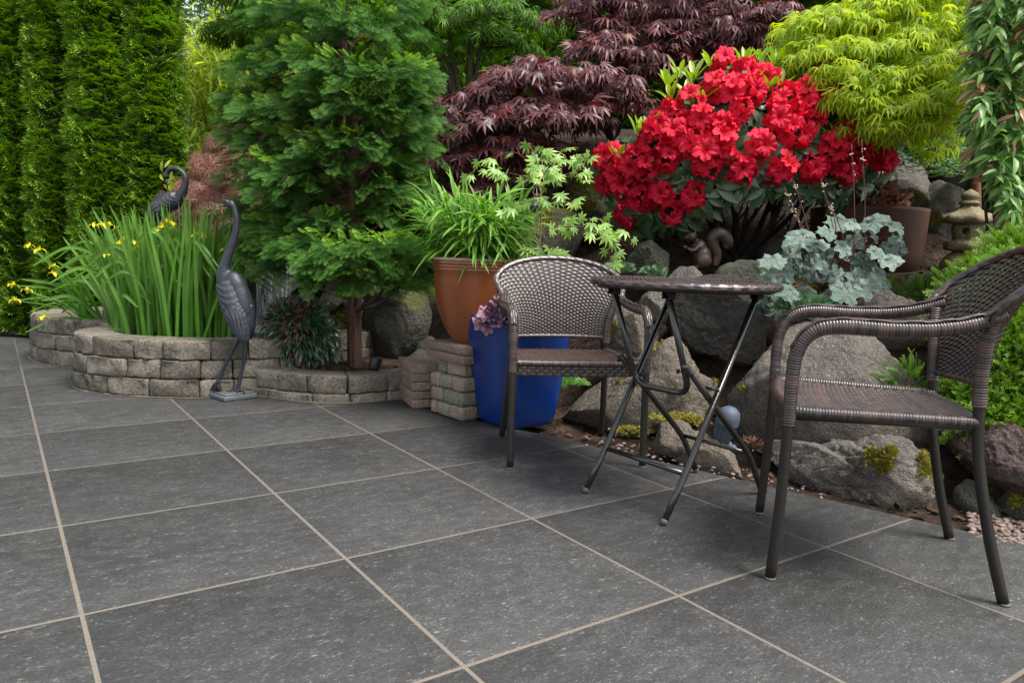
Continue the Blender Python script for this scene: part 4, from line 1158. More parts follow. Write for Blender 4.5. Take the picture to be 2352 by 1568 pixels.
def weave(surf, ns, nt, amp=0.0026, seed=0, over=2, doublesided=False, keep=None):
    """surf(s,t) -> point, s,t in 0..1; rows run along s, nt rows, ns stakes"""
    rs = np.random.RandomState(seed); mb = MB(); K = 4
    S = np.linspace(0, 1, ns*K+1)
    eps = 1e-3
    def nrm(s, t):
        a = surf(min(1, s+eps), t)-surf(max(0, s-eps), t); b = surf(s, min(1, t+eps))-surf(s, max(0, t-eps))
        n = np.cross(a, b); return n/(np.linalg.norm(n)+1e-12)
    hw = 0.5/nt*1.22
    for j in range(nt):
        tc = (j+0.5)/nt; V = []; tt = []
        pts = [surf(s, tc) for s in S]
        for q, s in enumerate(S):
            n = nrm(s, tc); c = math.cos(PI*(s*ns + j))          # over / under each stake
            off = amp*c
            a, m, b = surf(s, tc-hw), pts[q], surf(s, tc+hw)
            pin = 0.84 + 0.16*abs(c)
            a = m+(a-m)*pin; b = m+(b-m)*pin
            V += [a + n*(off-amp*0.55), m + n*(off+amp*0.35), b + n*(off-amp*0.55)]
            tt += [0]*3
        V = np.array(V); F = []
        for q in range(len(S)-1):
            F += [(q*3, q*3+3, q*3+4, q*3+1), (q*3+1, q*3+4, q*3+5, q*3+2)]
        # tint changes along the strand piece by piece
        base = rs.rand(len(S)//K+2); tn = np.repeat(base, K)[:len(S)]*0.6 + rs.rand()*0.4
        mb.add(V, F, np.repeat(tn, 3))
    hws = 0.5/ns*0.36
    for i in range(ns+1):
        sc = min(max(i/ns, hws), 1-hws); V = []
        T = np.linspace(0, 1, nt*2+1)
        for t in T:
            n = nrm(sc, t); c = -math.cos(PI*(i + (t*nt-0.5)))
            V += [surf(sc-hws, t)+n*(amp*c*0.65), surf(sc, t)+n*(amp*c*0.65+amp*0.2), surf(sc+hws, t)+n*(amp*c*0.65)]
        F = []
        for q in range(len(T)-1): F += [(q*3, q*3+3, q*3+4, q*3+1), (q*3+1, q*3+4, q*3+5, q*3+2)]
        mb.add(np.array(V), F, rs.rand()*0.3)
    return mb
def wrap(pts, r, pitch=0.0055, sides=12, flat=1.0, up=None, seed=0, n=10):
    """tube wound with strand; each turn a rounded ridge of its own tint"""
    P = catmull(pts, n); L = np.concatenate([[0], np.cumsum(np.linalg.norm(np.diff(P, axis=0), axis=1))])
    turns = int(L[-1]/pitch); d = np.linspace(0, L[-1], turns*4+1)
    Q = np.stack([np.interp(d, L, P[:, a]) for a in range(3)], 1)
    R = np.interp(d/L[-1], np.linspace(0, 1, len(np.atleast_1d(r))), np.atleast_1d(r)) if np.ndim(r) else np.full(len(d), r)
    ph = np.arange(len(d)) % 4
    R = R*(1 - np.array([0.10, 0.02, 0.0, 0.02])[ph])
    v, f = tube(Q, R, sides, True, flat, up)
    rs = np.random.RandomState(seed); tn = np.repeat(rs.rand(turns+1), 4)[:len(d)]
    return MB().add(v, f, np.repeat(tn, sides))
def braid(pts, r, n=10, flat=1.0, up=None, strands=5, seed=0, pitch=0.035, sides=20):
    """rim with long strands bound by cross strands"""
    P = catmull(pts, n); L = np.concatenate([[0], np.cumsum(np.linalg.norm(np.diff(P, axis=0), axis=1))])
    m = int(L[-1]/0.006); d = np.linspace(0, L[-1], m)
    Q = np.stack([np.interp(d, L, P[:, a]) for a in range(3)], 1)
    v, f = tube(Q, r, sides, True, flat, up)
    v = v.reshape(m, sides, 3); C = Q[:, None, :]
    tn = np.zeros((m, sides)); rs = np.random.RandomState(seed); tab = rs.rand(400)
    for i in range(m):
        for j in range(sides):
            st = int(j*strands*2/sides); u = d[i]/pitch*2 + (st % 2)
            fr = u - math.floor(u); k = 1.0 if int(u) % 2 == 0 else 0.90
            edge = 0.14 if (j % max(1, sides//(strands*2)) == 0) else 0
            v[i, j] = C[i, 0] + (v[i, j]-C[i, 0])*(k - edge - 0.10*(2*abs(fr-0.5))**5)
            tn[i, j] = tab[(st*37+int(u)*11) % 400]
    return MB().add(v.reshape(-1, 3), f, tn.ravel())

def bent(pts, rad=.03, n=6):
    P = [np.array(p, float) for p in pts]; out = [P[0]]
    for i in range(1, len(P)-1):
        a, b, c = P[i-1], P[i], P[i+1]; r = min(rad, np.linalg.norm(a-b)*.45, np.linalg.norm(c-b)*.45)
        p0 = b+unit(a-b)*r; p1 = b+unit(c-b)*r
        for k in range(n+1):
            t = k/n; out.append((1-t)**2*p0+2*t*(1-t)*b+t*t*p1)
    out.append(P[-1]); return np.array(out)
def lerp(a, b, t): return a+(b-a)*t
def build_chair(label, loc, rotz):
    root = thing('wicker_armchair', loc, label, 'chair', 'wicker armchairs around the bistro table', rotz)
    for s_ in (-1, 1):
        fl = MB(); fl.add(*tube(catmull([(s_*.257, .262, 0.006), (s_*.257, .252, .20), (s_*.256, .247, .42), (s_*.256, .245, .47)], 6), 0.0135, 14)); l_ = part(root, 'leg', fl.mesh('leg'), M_METAL, local=True)
        c_ = MB().add(*tube([(s_*.257, .262, 0), (s_*.257, .262, .007)], 0.0142, 14)); part(l_, 'foot_cap', c_.mesh('foot_cap', False), M_CAP, local=True)
        rl = MB(); rl.add(*tube(catmull([(s_*.222, -.275, 0.006), (s_*.215, -.232, .16), (s_*.205, -.195, .34), (s_*.202, -.185, .46), (s_*.202, -.183, .52)], 6), 0.0135, 14)); l_ = part(root, 'leg', rl.mesh('leg'), M_METAL, local=True)
        c_ = MB().add(*tube([(s_*.2225, -.2765, 0), (s_*.2225, -.2765, .007)], 0.0142, 14)); part(l_, 'foot_cap', c_.mesh('foot_cap', False), M_CAP, local=True)
        # front post and arm, wound
        arm = [(s_*.256, .246, .40), (s_*.257, .247, .52), (s_*.258, .238, .595), (s_*.260, .205, .640), (s_*.263, .145, .655), (s_*.266, .04, .654), (s_*.262, -.06, .660), (s_*.252, -.14, .676), (s_*.240, -.205, .70)]
        a_ = wrap(arm, [0.0165, .0165, .0175, .020, .021, .020, .019, .018, .017], 0.0068, 14, 0.92, None, 3+s_)
        part(root, 'armrest', a_.mesh('armrest'), M_WICK, local=True)
        # flat strands along the top of the arm
        fs = MB(); rs = np.random.RandomState(11+s_)
        Pm = catmull(arm[2:], 8); L = len(Pm)
        for k in (-1, 0, 1):
            off = np.array([k*0.0075, 0, 0.0175]); offv = []
            for i in range(L):
                t = i/(L-1); lift = 0.0185 if (int(t*16)+k) % 2 else 0.021
                n_ = np.array([0, 1, 0]) * max(0, 1-t*5) + np.array([0, 0, 1]) * min(1, t*5); n_ = unit(n_)
                offv.append(Pm[i] + n_*lift*0.98 + np.array([k*0.0078, 0, 0]))
            v, f = tube(offv, 0.0042, 6, True, 0.45, (0, 0, 1)); fs.add(v, f, np.repeat(rs.rand(L), 6))
        part(root, 'armrest_strands', fs.mesh('armrest_strands'), M_WICK, local=True)
        po = wrap([(s_*.203, -.184, .475), (s_*.206, -.180, .56), (s_*.222, -.178, .63), (s_*.236, -.182, .682)], 0.0168, 0.0068, 12, 1, None, 5+s_)
        part(root, 'back_post', po.mesh('back_post'), M_WICK, local=True)
    # backrest shell
    def rim(s):            # s 0..1 across
        x = s*2-1; a = x*PI/2
        return np.array([0.292*math.sin(a)*(1-0.06*abs(x)**3), -0.165 - 0.186*math.cos(a)**0.85, 0.695 + 0.165*math.cos(a)**0.75])
    def back(s, t):
        x = s*2-1
        r = rim(s)
        b = np.array([x*0.196, -0.185-0.050*(1-x*x), 0.500])
        zz = lerp(b[2], r[2], t)
        k = t**1.9; kx = np.interp(t, [0, .35, .6, .8, 1], [0, .06, .25, .60, 1])
        return np.array([lerp(b[0], r[0], kx), lerp(b[1], r[1], k*0.75+t*0.25), zz])
    wv = weave(back, 30, 42, 0.0028, 1)
    part(root, 'backrest', wv.mesh('backrest'), M_WICK, local=True)
    rp = [rim(s) + np.array([0, -0.002, 0.002]) for s in np.linspace(0.0, 1.0, 15)]
    rp = [np.array([-.246, -.150, .676])] + rp[1:-1] + [np.array([.246, -.150, .676])]
    rp[1] = rp[1]; part(root, 'back_rim', braid(rp, 0.0145, 6, 0.9, None, 4, 2, 0.040, 24).mesh('back_rim'), M_WICK, local=True)
    bb = [back(s, 0.0) for s in np.linspace(0, 1, 9)]; part(root, 'back_bottom_rail', wrap(bb, 0.0085, 0.0068, 8, 1, None, 9).mesh('back_bottom_rail'), M_WICK, local=True)
    # seat
    def seat(s, t):
        x = s*2-1
        hw_ = lerp(0.203, 0.246, t); yf = 0.226+0.024*(1-x*x); yb = -0.185-0.02*(1-x*x)
        z = 0.440 - 0.014*(1-x*x)*math.sin(PI*min(1, t*1.0))
        return np.array([x*hw_, lerp(yb, yf, t), z])
    part(root, 'seat', weave(seat, 30, 34, 0.0030, 4).mesh('seat'), M_WICK, local=True)
    # under seat frame and apron
    ed = [(-.200, -.19, .437), (-.223, 0.0, .437), (-.246, .215, .437), (-.21, .238, .437), (-.11, .252, .437), (0, .257, .437), (.11, .252, .437), (.21, .238, .437), (.246, .215, .437), (.223, 0, .437), (.200, -.19, .437)]
    part(root, 'seat_edge', wrap(ed, 0.0155, 0.0072, 10, 0.95, (0, 0, 1), 12, 8).mesh('seat_edge'), M_WICK, local=True)
    def apron(s, t):
        x = s*2-1
        return np.array([x*0.246, 0.232+0.024*(1-x*x) + 0.006, lerp(0.386, 0.437, t)])
    part(root, 'apron', weave(lambda s, t: apron(1-s, t), 30, 4, 0.0028, 6).mesh('apron'), M_WICK, local=True)
    fr = MB()
    for y in (-.17, .20): fr.add(*tube([(-.20-.03*(y > 0), y, .425), (.20+.03*(y > 0), y, .425)], 0.010, 10))
    for s_ in (-1, 1): fr.add(*tube([(s_*.202, -.18, .425), (s_*.248, .24, .425)], 0.010, 10))
    part(root, 'seat_frame', fr.mesh('seat_frame'), M_METAL, local=True)
    return root
def chair_pose(fa, fb, ra, rb, w=0.5):
    """front feet and rear feet points -> origin and rotation about z so that local +Y faces forward"""
    fa, fb, ra, rb = [np.array(G(*q)[:2]) for q in (fa, fb, ra, rb)]
    f = (fa+fb)/2; r = (ra+rb)/2; d1 = unit(f-r); side = unit(fb-fa); d2 = np.array([-side[1], side[0]])
    if d2 @ d1 < 0: d2 = -d2
    d = unit(d1*(1-w)+d2*w); o = f - d*0.262
    return (float(o[0]), float(o[1]), 0.0), math.atan2(-d[0], d[1])
lo, rz = chair_pose((1178, 1080), (1477, 1079), (1156, 1011), (1363, 1014), 0.7)
chair1 = build_chair('brown wicker armchair facing the camera behind the table, in front of the blue pot', lo, rz)
lo, rz = chair_pose((1752, 1326), (1756, 1180), (2266, 1371), (2173, 1236), 0.35)
chair2 = build_chair('brown wicker armchair seen from the side at the right, before the largest boulder', lo, rz)
chair1.scale = (1, .88, .905)

# ================================================================== BISTRO TABLE
TC = [G(1340, 1133), G(1530, 1204), G(1590, 1086), G(1754, 1131)]
A1, A2, B1, B2 = [np.array(q[:2]) for q in TC]
ex = unit(((B1+B2)-(A1+A2))/2); ey = np.array([-ex[1], ex[0]])
tc2 = (A1+A2+B1+B2)/4
tab = thing('bistro_table', (float(tc2[0]), float(tc2[1]), 0), 'round wicker topped folding bistro table on crossed metal legs', 'table', None, math.atan2(ex[1], ex[0]))
TT = np.array(at(1571, 658, 2.50)); zt_ = 0.733
def loc2(q): d = np.array(q[:2])-tc2; return np.array([d@ex, d@ey])
cx0, cy0 = loc2(at(1571, 655, 2.46))
RT = 0.295
def tp(r, a, z): return np.array([cx0+r*math.cos(a), cy0+r*math.sin(a), z])
mb = weave(lambda s, t: tp(0.012+(RT-0.028)*t, 2*PI*s, zt_-0.004), 60, 38, 0.0022, 21)
part(tab, 'tabletop', mb.mesh('tabletop'), M_WICK, local=True)
rimp = [tp(RT-0.004, a, zt_-0.013) for a in np.linspace(0, 2*PI, 41)]
part(tab, 'tabletop_rim', braid(rimp, 0.0148, 5, 0.9, (0, 0, 1), 4, 8, 0.045, 24).mesh('tabletop_rim'), M_WICK, local=True)
v_, f_ = lathe([(0.001, -0.03), (RT-0.012, -0.03), (RT-0.012, -0.012), (0.001, -0.012)], 48); part(tab, 'top_panel', mk_mesh('top_panel', v_+np.array([cx0, cy0, zt_]), f_), M_UNDER, local=True)
wA, wB = np.linalg.norm(A1-A2)/2, 0.145
xa, xb = loc2((A1+A2)/2)[0], loc2((B1+B2)/2)[0]
ya1, ya2 = loc2(A1)[1], loc2(A2)[1]; yb1, yb2 = loc2(B1)[1], loc2(B2)[1]
ya1, ya2 = (ya1, ya2) if ya1 > ya2 else (ya2, ya1); yb1, yb2 = (yb1, yb2) if yb1 > yb2 else (yb2, yb1)
zj = zt_-0.045; r_ = 0.0105
xtA = cx0+0.165; xC = cx0-0.185
for y in (ya1, ya2):       # outer frame
    yy = y
    P = bent([(xa, yy, .012), (xa+.082, yy, .145), (xtA, yy, zj)], .05)
    l_ = part(tab, 'leg', MB().add(*tube(P, r_, 14)).mesh('leg'), M_GLOSS, local=True)
    part(l_, 'foot_cap', MB().add(*sphere((xa, yy, .012), (.0118, .0118, .0118))).mesh('foot_cap'), M_CAP, local=True)
part(tab, 'crossbar', MB().add(*tube([(xa+.085, ya1, .145), (xa+.085, ya2, .145)], 0.0078, 12)).mesh('crossbar'), M_GLOSS, local=True)
xBt = xC + 0.085; zBt = 0.475
for y in (yb1, yb2):       # inner frame, its upper ends free
    P = bent([(xb, y, .012), (xb-.085, y, .150), (xBt-.02, y, zBt)], .05)
    l_ = part(tab, 'leg', MB().add(*tube(P, r_, 14)).mesh('leg'), M_METAL, local=True)
    part(l_, 'foot_cap', MB().add(*sphere((xb, y, .012), (.0118, .0118, .0118))).mesh('foot_cap'), M_CAP, local=True)
    part(l_, 'end_cap', MB().add(*tube([(xBt-.0195, y, zBt-.002), (xBt-.022, y, zBt+.004)], 0.0118, 14)).mesh('end_cap', False), M_CAP, local=True)
part(tab, 'crossbar', MB().add(*tube([(xb-.088, yb1, .155), (xb-.088, yb2, .155)], 0.0072, 12)).mesh('crossbar'), M_GLOSS, local=True)
yc1, yc2 = yb1-0.028, yb2+0.028
U = bent([(xC, yc1, zj), (xC+.125, yc1, .375), (xC+.125, yc2, .375), (xC, yc2, zj)], .06, 9)
part(tab, 'support_loop', MB().add(*tube(U, r_*0.98, 14)).mesh('support_loop'), M_GLOSS, local=True)
for (x, y0, z) in ((xtA, ya1, zj+.004), (xtA, ya2, zj+.004), (xC, yc1, zj+.004), (xC, yc2, zj+.004)):
    br_ = MB()
    for o_ in (-.014, .014):
        P_, F_ = rbox((.028, .003, .034), .001, (2, 2, 2)); br_.add(P_+np.array([x, y0+o_, z+.004]), F_)
    br_.add(*tube([(x, y0-.021, z), (x, y0+.021, z)], .0045, 10)); br_.add(*sphere((x, y0-.021, z), (.007, .004, .007))); br_.add(*sphere((x, y0+.021, z), (.007, .004, .007)))
    part(tab, 'hinge', br_.mesh('hinge', False), M_METAL, local=True)
bl_ = []
for ys in ((yb1, yc1), (yb2, yc2)):
    for (x, z) in ((xBt-.008, zBt-.022),):
        m_ = MB().add(*tube([(x, ys[0], z), (x+.002, ys[1], z)], .0045, 10)).add(*sphere((x, ys[0]+(.012 if ys[0] > ys[1] else -.012), z), (.008, .005, .008))).add(*sphere((x, ys[1]-(.012 if ys[0] > ys[1] else -.012), z), (.008, .005, .008)))
        part(tab, 'bolt', m_.mesh('bolt'), M_METAL, local=True)
# crossing bolts
for (yo, yi) in ((ya1, yb1), (ya2, yb2)):
    xm = (lerp(xa, xtA, .45)+0.0); 
    x, z = lerp(xa, xtA, .55)-.012, .40
    m_ = MB().add(*tube([(x, yo, z), (x, yi, z)], .005, 10)).add(*sphere((x, yo+(.012 if yo > yi else -.012), z), (.008, .006, .008))).add(*sphere((x, yi-(.012 if yo > yi else -.012), z), (.008, .006, .008)))
    part(tab, 'bolt', m_.mesh('bolt'), M_METAL, local=True)
# ================================================================== FOLIAGE TEMPLATES AND COLOURS
F_ARB = [T_frond(4, False, i, 0.25) for i in range(4)]
F_HIN = [T_frond(6, True, i+10, 0.35) for i in range(4)]
P7 = [-112, -72, -36, 0, 36, 72, 112]
F_MAP = [T_palm(P7, [.42, .72, .92, 1, .92, .72, .42], 0.24, d) for d in (0.25, 0.45, 0.7)]
F_SMALL = [T_palm(P7, [.45, .72, .92, 1, .92, .72, .45], 0.30, d, 1.15) for d in (0.15, 0.35)]
F_LIME = [T_palm(P7, [.38, .70, .95, 1, .95, .70, .38], 0.19, d, 0.8) for d in (0.35, 0.6, 0.9)]
F_LANCE = [T_blade(0.13, 3, 0.35, d, 0.4) for d in (0.1, 0.3, 0.5)]
F_NAND = [T_blade(0.14, 4, 0.4, d, 0.35) for d in (0.15, 0.35, 0.55)]
F_BAMB = [T_blade(0.09, 3, 0.3, d, 0.3) for d in (0.1, 0.4, 0.8)]
F_RHOD = [T_blade(0.17, 5, 0.25, d, 0.5) for d in (0.10, 0.25, 0.4)]
F_NEW = [T_blade(0.15, 5, 0.45, d, 0.5) for d in (0.0, 0.12)]
_lv = []
for sd in range(2):
    r0 = random.Random(sd); S = []
    for a in (-75, -45, -18, 8, 32, 60, 85):
        a = math.radians(a+r0.uniform(-6, 6)); L = r0.uniform(0.7, 1); S.append((0, 0, math.sin(a)*L, math.cos(a)*L, 0.018))
        for k in (0.45, 0.7): S.append((math.sin(a)*L*k, math.cos(a)*L*k, math.sin(a+.35)*L*(k+.25), math.cos(a+.35)*L*(k+.25), 0.02)); S.append((math.sin(a)*L*k, math.cos(a)*L*k, math.sin(a-.35)*L*(k+.25), math.cos(a-.35)*L*(k+.25), 0.02))
    _lv.append(T_kites(S, 0.75))
F_LACE = _lv
S = [(0, 0, 0, 1, 0.02)]
for i in range(11):
    y = 0.08+i*0.083
    for sx in (-1, 1): S.append((0, y, sx*0.13*(1.1-i*0.05), y+0.085, 0.028))
F_HEATH = [T_kites(S, d) for d in (0.1, 0.3, 0.5)]

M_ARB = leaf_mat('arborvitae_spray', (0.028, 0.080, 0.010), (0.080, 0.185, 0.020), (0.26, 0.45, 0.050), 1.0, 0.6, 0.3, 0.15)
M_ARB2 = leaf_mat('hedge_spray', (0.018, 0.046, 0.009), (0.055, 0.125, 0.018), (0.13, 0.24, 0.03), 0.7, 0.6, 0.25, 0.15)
M_CORE = leaf_mat('dark_core_green', (0.012, 0.022, 0.006), (0.022, 0.034, 0.010), None, 0, 0.9, 0.0, 0.1)  # near-black green for the added core, crown-centre darkness put into the colour
M_HIN = leaf_mat('cypress_spray', (0.016, 0.050, 0.014), (0.048, 0.130, 0.022), (0.10, 0.24, 0.03), 0.7, 0.6, 0.2, 0.12)
M_HINL = leaf_mat('cypress_new_growth', (0.08, 0.22, 0.025), (0.17, 0.38, 0.04), (0.32, 0.52, 0.06), 0.9, 0.6, 0.3, 0.15)
M_PUR = leaf_mat('purple_maple_leaf', (0.055, 0.020, 0.027), (0.17, 0.060, 0.070), (0.24, 0.085, 0.08), 0.35, 0.42, 0.22, 0.35, tcol=(0.16, 0.02, 0.02))
M_PURR = leaf_mat('red_maple_leaf', (0.10, 0.02, 0.018), (0.25, 0.05, 0.03), None, 0, 0.4, 0.4, 0.4)
M_LACE = leaf_mat('laceleaf_maple', (0.17, 0.075, 0.055), (0.38, 0.19, 0.145), (0.42, 0.20, 0.13), 0.4, 0.5, 0.3)
M_GMAP = leaf_mat('green_maple_leaf', (0.06, 0.15, 0.015), (0.15, 0.30, 0.025), None, 0, 0.45, 0.5, 0.3)
M_LIME = leaf_mat('lime_maple_leaf', (0.15, 0.31, 0.018), (0.58, 0.68, 0.035), (0.74, 0.78, 0.08), 0.6, 0.5, 0.55, 0.25)
M_SMALL = leaf_mat('pale_green_maple_leaf', (0.12, 0.29, 0.06), (0.30, 0.50, 0.11), (0.52, 0.60, 0.12), 0.8, 0.42, 0.35, 0.5)
M_BAMBOO = leaf_mat('yellow_green_bamboo_leaf', (0.30, 0.42, 0.05), (0.55, 0.64, 0.12), (0.6, 0.66, 0.16), 0.4, 0.5, 0.6, 0.2)
M_GRASS = leaf_mat('bamboo_grass_blade', (0.09, 0.24, 0.025), (0.22, 0.44, 0.065), (0.32, 0.52, 0.08), 0.4, 0.4, 0.35)
M_IRIS = leaf_mat('iris_blade', (0.05, 0.15, 0.018), (0.12, 0.30, 0.030), (0.19, 0.36, 0.04), 0.5, 0.38, 0.35, 0.5)
M_YEL = leaf_mat('yellow_iris_petal', (0.78, 0.66, 0.02), (0.88, 0.80, 0.06), None, 0, 0.5, 0.35)
M_RHO = leaf_mat('rhododendron_leaf', (0.045, 0.095, 0.042), (0.10, 0.175, 0.080), None, 0, 0.30, 0.12, 0.6)
M_RHON = leaf_mat('rhododendron_new_leaf', (0.22, 0.36, 0.04), (0.38, 0.50, 0.08), None, 0, 0.35, 0.35, 0.5)
M_NAND = leaf_mat('nandina_leaf', (0.045, 0.15, 0.030), (0.17, 0.34, 0.06), (0.32, 0.48, 0.10), 0.5, 0.4, 0.3, 0.4)
M_NANR = leaf_mat('nandina_pink_leaf', (0.34, 0.16, 0.08), (0.52, 0.30, 0.17), None, 0, 0.35, 0.3, 0.5)
M_HEATH = leaf_mat('heath_shoot', (0.035, 0.10, 0.012), (0.11, 0.25, 0.025), (0.25, 0.42, 0.05), 0.7, 0.6, 0.35)
M_LEUC = leaf_mat('dark_shrub_leaf', (0.02, 0.055, 0.022), (0.055, 0.115, 0.045), None, 0, 0.28, 0.15, 0.7)
M_LEUR = leaf_mat('reddish_shrub_leaf', (0.16, 0.05, 0.05), (0.30, 0.12, 0.11), None, 0, 0.32, 0.2, 0.6)
M_SED = leaf_mat('sedum', (0.08, 0.17, 0.08), (0.16, 0.29, 0.15), None, 0, 0.6, 0.1)
M_FERN = leaf_mat('fern_frond', (0.09, 0.24, 0.05), (0.2, 0.40, 0.09), None, 0, 0.5, 0.3)
def m_bark(name, a, b, sc=18):
    s = NT(name); co = s.coord((1, 1, 0.16)); n = s.noise(co, sc*2.2, 5, 0.7, 0.5); n2 = s.noise(s.coord(), 60, 3)
    col = s.mix(s.ramp(n, 0.35, 0.65), a, b)
    return s.pbr(col, 0.9, nrm=s.bump(s.math('ADD', n, s.math('MULTIPLY', n2, .3)), 1.0, 0.02), spec=0.2)
M_BARK = m_bark('reddish_conifer_bark', (0.045, 0.024, 0.018), (0.125, 0.070, 0.052), 14)
M_BARKG = m_bark('mossy_grey_bark', (0.035, 0.035, 0.018), (0.085, 0.08, 0.045))
M_BARKD = m_bark('dark_branch_bark', (0.018, 0.014, 0.011), (0.045, 0.036, 0.028))
M_TWIG = m_bark('red_twig', (0.13, 0.05, 0.03), (0.2, 0.1, 0.06))
M_STEM = m_bark('green_brown_stem', (0.16, 0.15, 0.07), (0.26, 0.24, 0.12))

# ================================================================== LEFT ARBORVITAE HEDGE
def arborvitae(px, v, r, h, label, seed, nclump, fr=0.105, mat=M_ARB, zb=-0.05, group='arborvitae hedge trees', per=13, bumps=0.13, x=None, lean=0.0):
    rs = np.random.RandomState(seed); X = at(px, 700, v)[0] if x is None else x
    t = thing('arborvitae_tree', (X, v, zb), label, 'tree', group)
    zz = np.linspace(0.10, h, 26)
    def rad(z, a):
        base = r*np.interp(z/h, [0, .06, .25, .75, 1], [.55, .85, 1.0, .85, .25])
        return base*(1 + bumps*np.sin(z*7.3+seed+a*1.0)*np.sin(a*2+z*2.1+seed*2) + 0.05*np.sin(z*17+a*3))
    V = []; F = []; m = 14
    for z in zz:
        for j in range(m):
            a = 2*PI*j/m; R = rad(z, a)*0.72*(1+0.1*rs.rand()); V.append((X+R*math.cos(a), v+R*math.sin(a), zb+z))
    for i in range(len(zz)-1):
        for j in range(m): F.append((i*m+j, i*m+(j+1) % m, (i+1)*m+(j+1) % m, (i+1)*m+j))
    part(t, 'dark_core', mk_mesh('dark_core', V, F, {'tint': np.full(len(V), .5)}), M_CORE)  # added dark shell, keeps daylight from showing through the sprays
    part(t, 'trunk', mk_mesh('trunk', *tube([(X, v, zb-.1), (X+.01, v, zb+h*0.5)], [r*0.22, r*0.1], 9), smooth=True), M_BARK)
    # clumps of fans, tips up
    n = nclump; a = rs.uniform(0, 2*PI, n); fav = rs.rand(n) < 0.62; a[fav] = rs.uniform(PI, 2*PI, fav.sum())   # more on the garden side
    z = rs.uniform(0.12, h, n)
    R = rad(z, a)
    C = np.stack([X+R*np.cos(a), v+R*np.sin(a), zb+z], 1)
    O = np.stack([np.cos(a), np.sin(a), np.zeros(n)], 1); Tn = np.stack([-np.sin(a), np.cos(a), np.zeros(n)], 1)
    k = per
    C2 = np.repeat(C, k, 0); O2 = np.repeat(O, k, 0); T2 = np.repeat(Tn, k, 0)
    s1 = rs.uniform(-1, 1, n*k); s2 = rs.normal(0, 0.35, n*k); s3 = rs.uniform(-1, 1, n*k)
    P = C2 + T2*(s1*fr*0.95)[:, None] - O2*(0.05+0.05*rs.rand(n*k)+0.05*s1**2)[:, None] + np.array([0, 0, 1])*(s2*fr*0.45 - 0.03 - 0.25*fr*s1**2)[:, None]
    D = O2*0.75 + T2*(s1*0.75)[:, None] + np.array([0, 0, 1])*(0.55 + 0.35*s2)[:, None] + rdir(n*k, rs)*0.25
    N = T2*(0.3*s3)[:, None] + np.array([0, 0, 1])*0.5 - O2*0.5 + rdir(n*k, rs)*0.7
    S = fr*rs.uniform(0.8, 1.4, n*k)
    tint = np.clip(np.repeat(rs.rand(n), k)*0.6 + rs.rand(n*k)*0.4, 0, 1)
    leaves(t, 'spray', F_ARB, P, D, N, S, tint, mat, 0, 'foliage')
    return t
arborvitae(-50, 5.95, 0.25, 3.5, 'arborvitae column cut by the left edge of the picture', 1, 520)
arborvitae(58, 6.05, 0.21, 3.6, 'arborvitae column with bright gaps, second of the tall hedge from the left edge', 2, 560)
arborvitae(148, 5.98, 0.20, 3.7, 'arborvitae column behind the leftmost iris flowers', 3, 560)
arborvitae(250, 5.92, 0.235, 3.8, 'broadest arborvitae column, left of the rear crane statue', 4, 640)
arborvitae(366, 5.98, 0.215, 3.8, 'arborvitae column at the right end of the tall hedge, behind the rear crane', 5, 560)
arborvitae(312, 6.30, 0.21, 3.7, 'arborvitae column set back in the gap before the last hedge tree', 6, 420)
arborvitae(110, 6.50, 0.25, 3.7, 'arborvitae column set back behind the second and third hedge trees', 16, 380)
for i, (x_, v_, r__, lb) in enumerate(((-5.2, 6.1, .3, 'arborvitae column left of the picture edge, nearest to it'), (-5.8, 6.2, .3, 'arborvitae column far left outside the picture'))):
    arborvitae(0, v_, r__, 3.5, lb, 60+i, 220, x=x_)

# background hedge of bigger, darker trees
BG = [(650, 9.0, .62, 3.2, 11), (780, 8.8, .62, 3.7, 12), (900, 8.6, .62, 4.3, 13), (560, 9.5, .55, 3.0, 0), (1010, 8.3, .62, 4.4, 1), (1190, 8.0, .58, 4.4, 2), (1350, 8.2, .60, 4.5, 3), (1510, 8.0, .58, 4.6, 4), (1670, 8.3, .6, 4.6, 5), (1820, 8.0, .6, 4.7, 6), (1980, 8.4, .6, 4.8, 7), (2140, 8.2, .62, 4.8, 8), (2300, 8.3, .62, 4.9, 9), (2460, 8.2, .6, 4.9, 10)]
BL = ['low arborvitae showing yellow green beyond the bamboo', 'dark arborvitae behind the green maple stems, leftmost of the back hedge', 'dark arborvitae behind the left purple maple canopy', 'dark arborvitae behind the middle of the purple maples',
      'arborvitae of the back hedge above the red rhododendron left side', 'bright arborvitae of the back hedge right of the upper purple maple stems', 'arborvitae of the back hedge behind the purple maple tip', 'arborvitae of the back hedge left of the lime maple top',
      'arborvitae of the back hedge behind the lime maple', 'arborvitae of the back hedge above the nandina', 'arborvitae of the back hedge at the right picture edge', 'shaded arborvitae glimpsed through the left side of the cypress', 'shaded arborvitae glimpsed behind the cypress trunk', 'shaded arborvitae glimpsed behind the right side of the cypress']
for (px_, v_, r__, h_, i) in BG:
    arborvitae(px_, v_, r__, h_, BL[i], 30+i, 620, 0.17, M_ARB2, 0.0, 'back hedge trees', 11, 0.10)
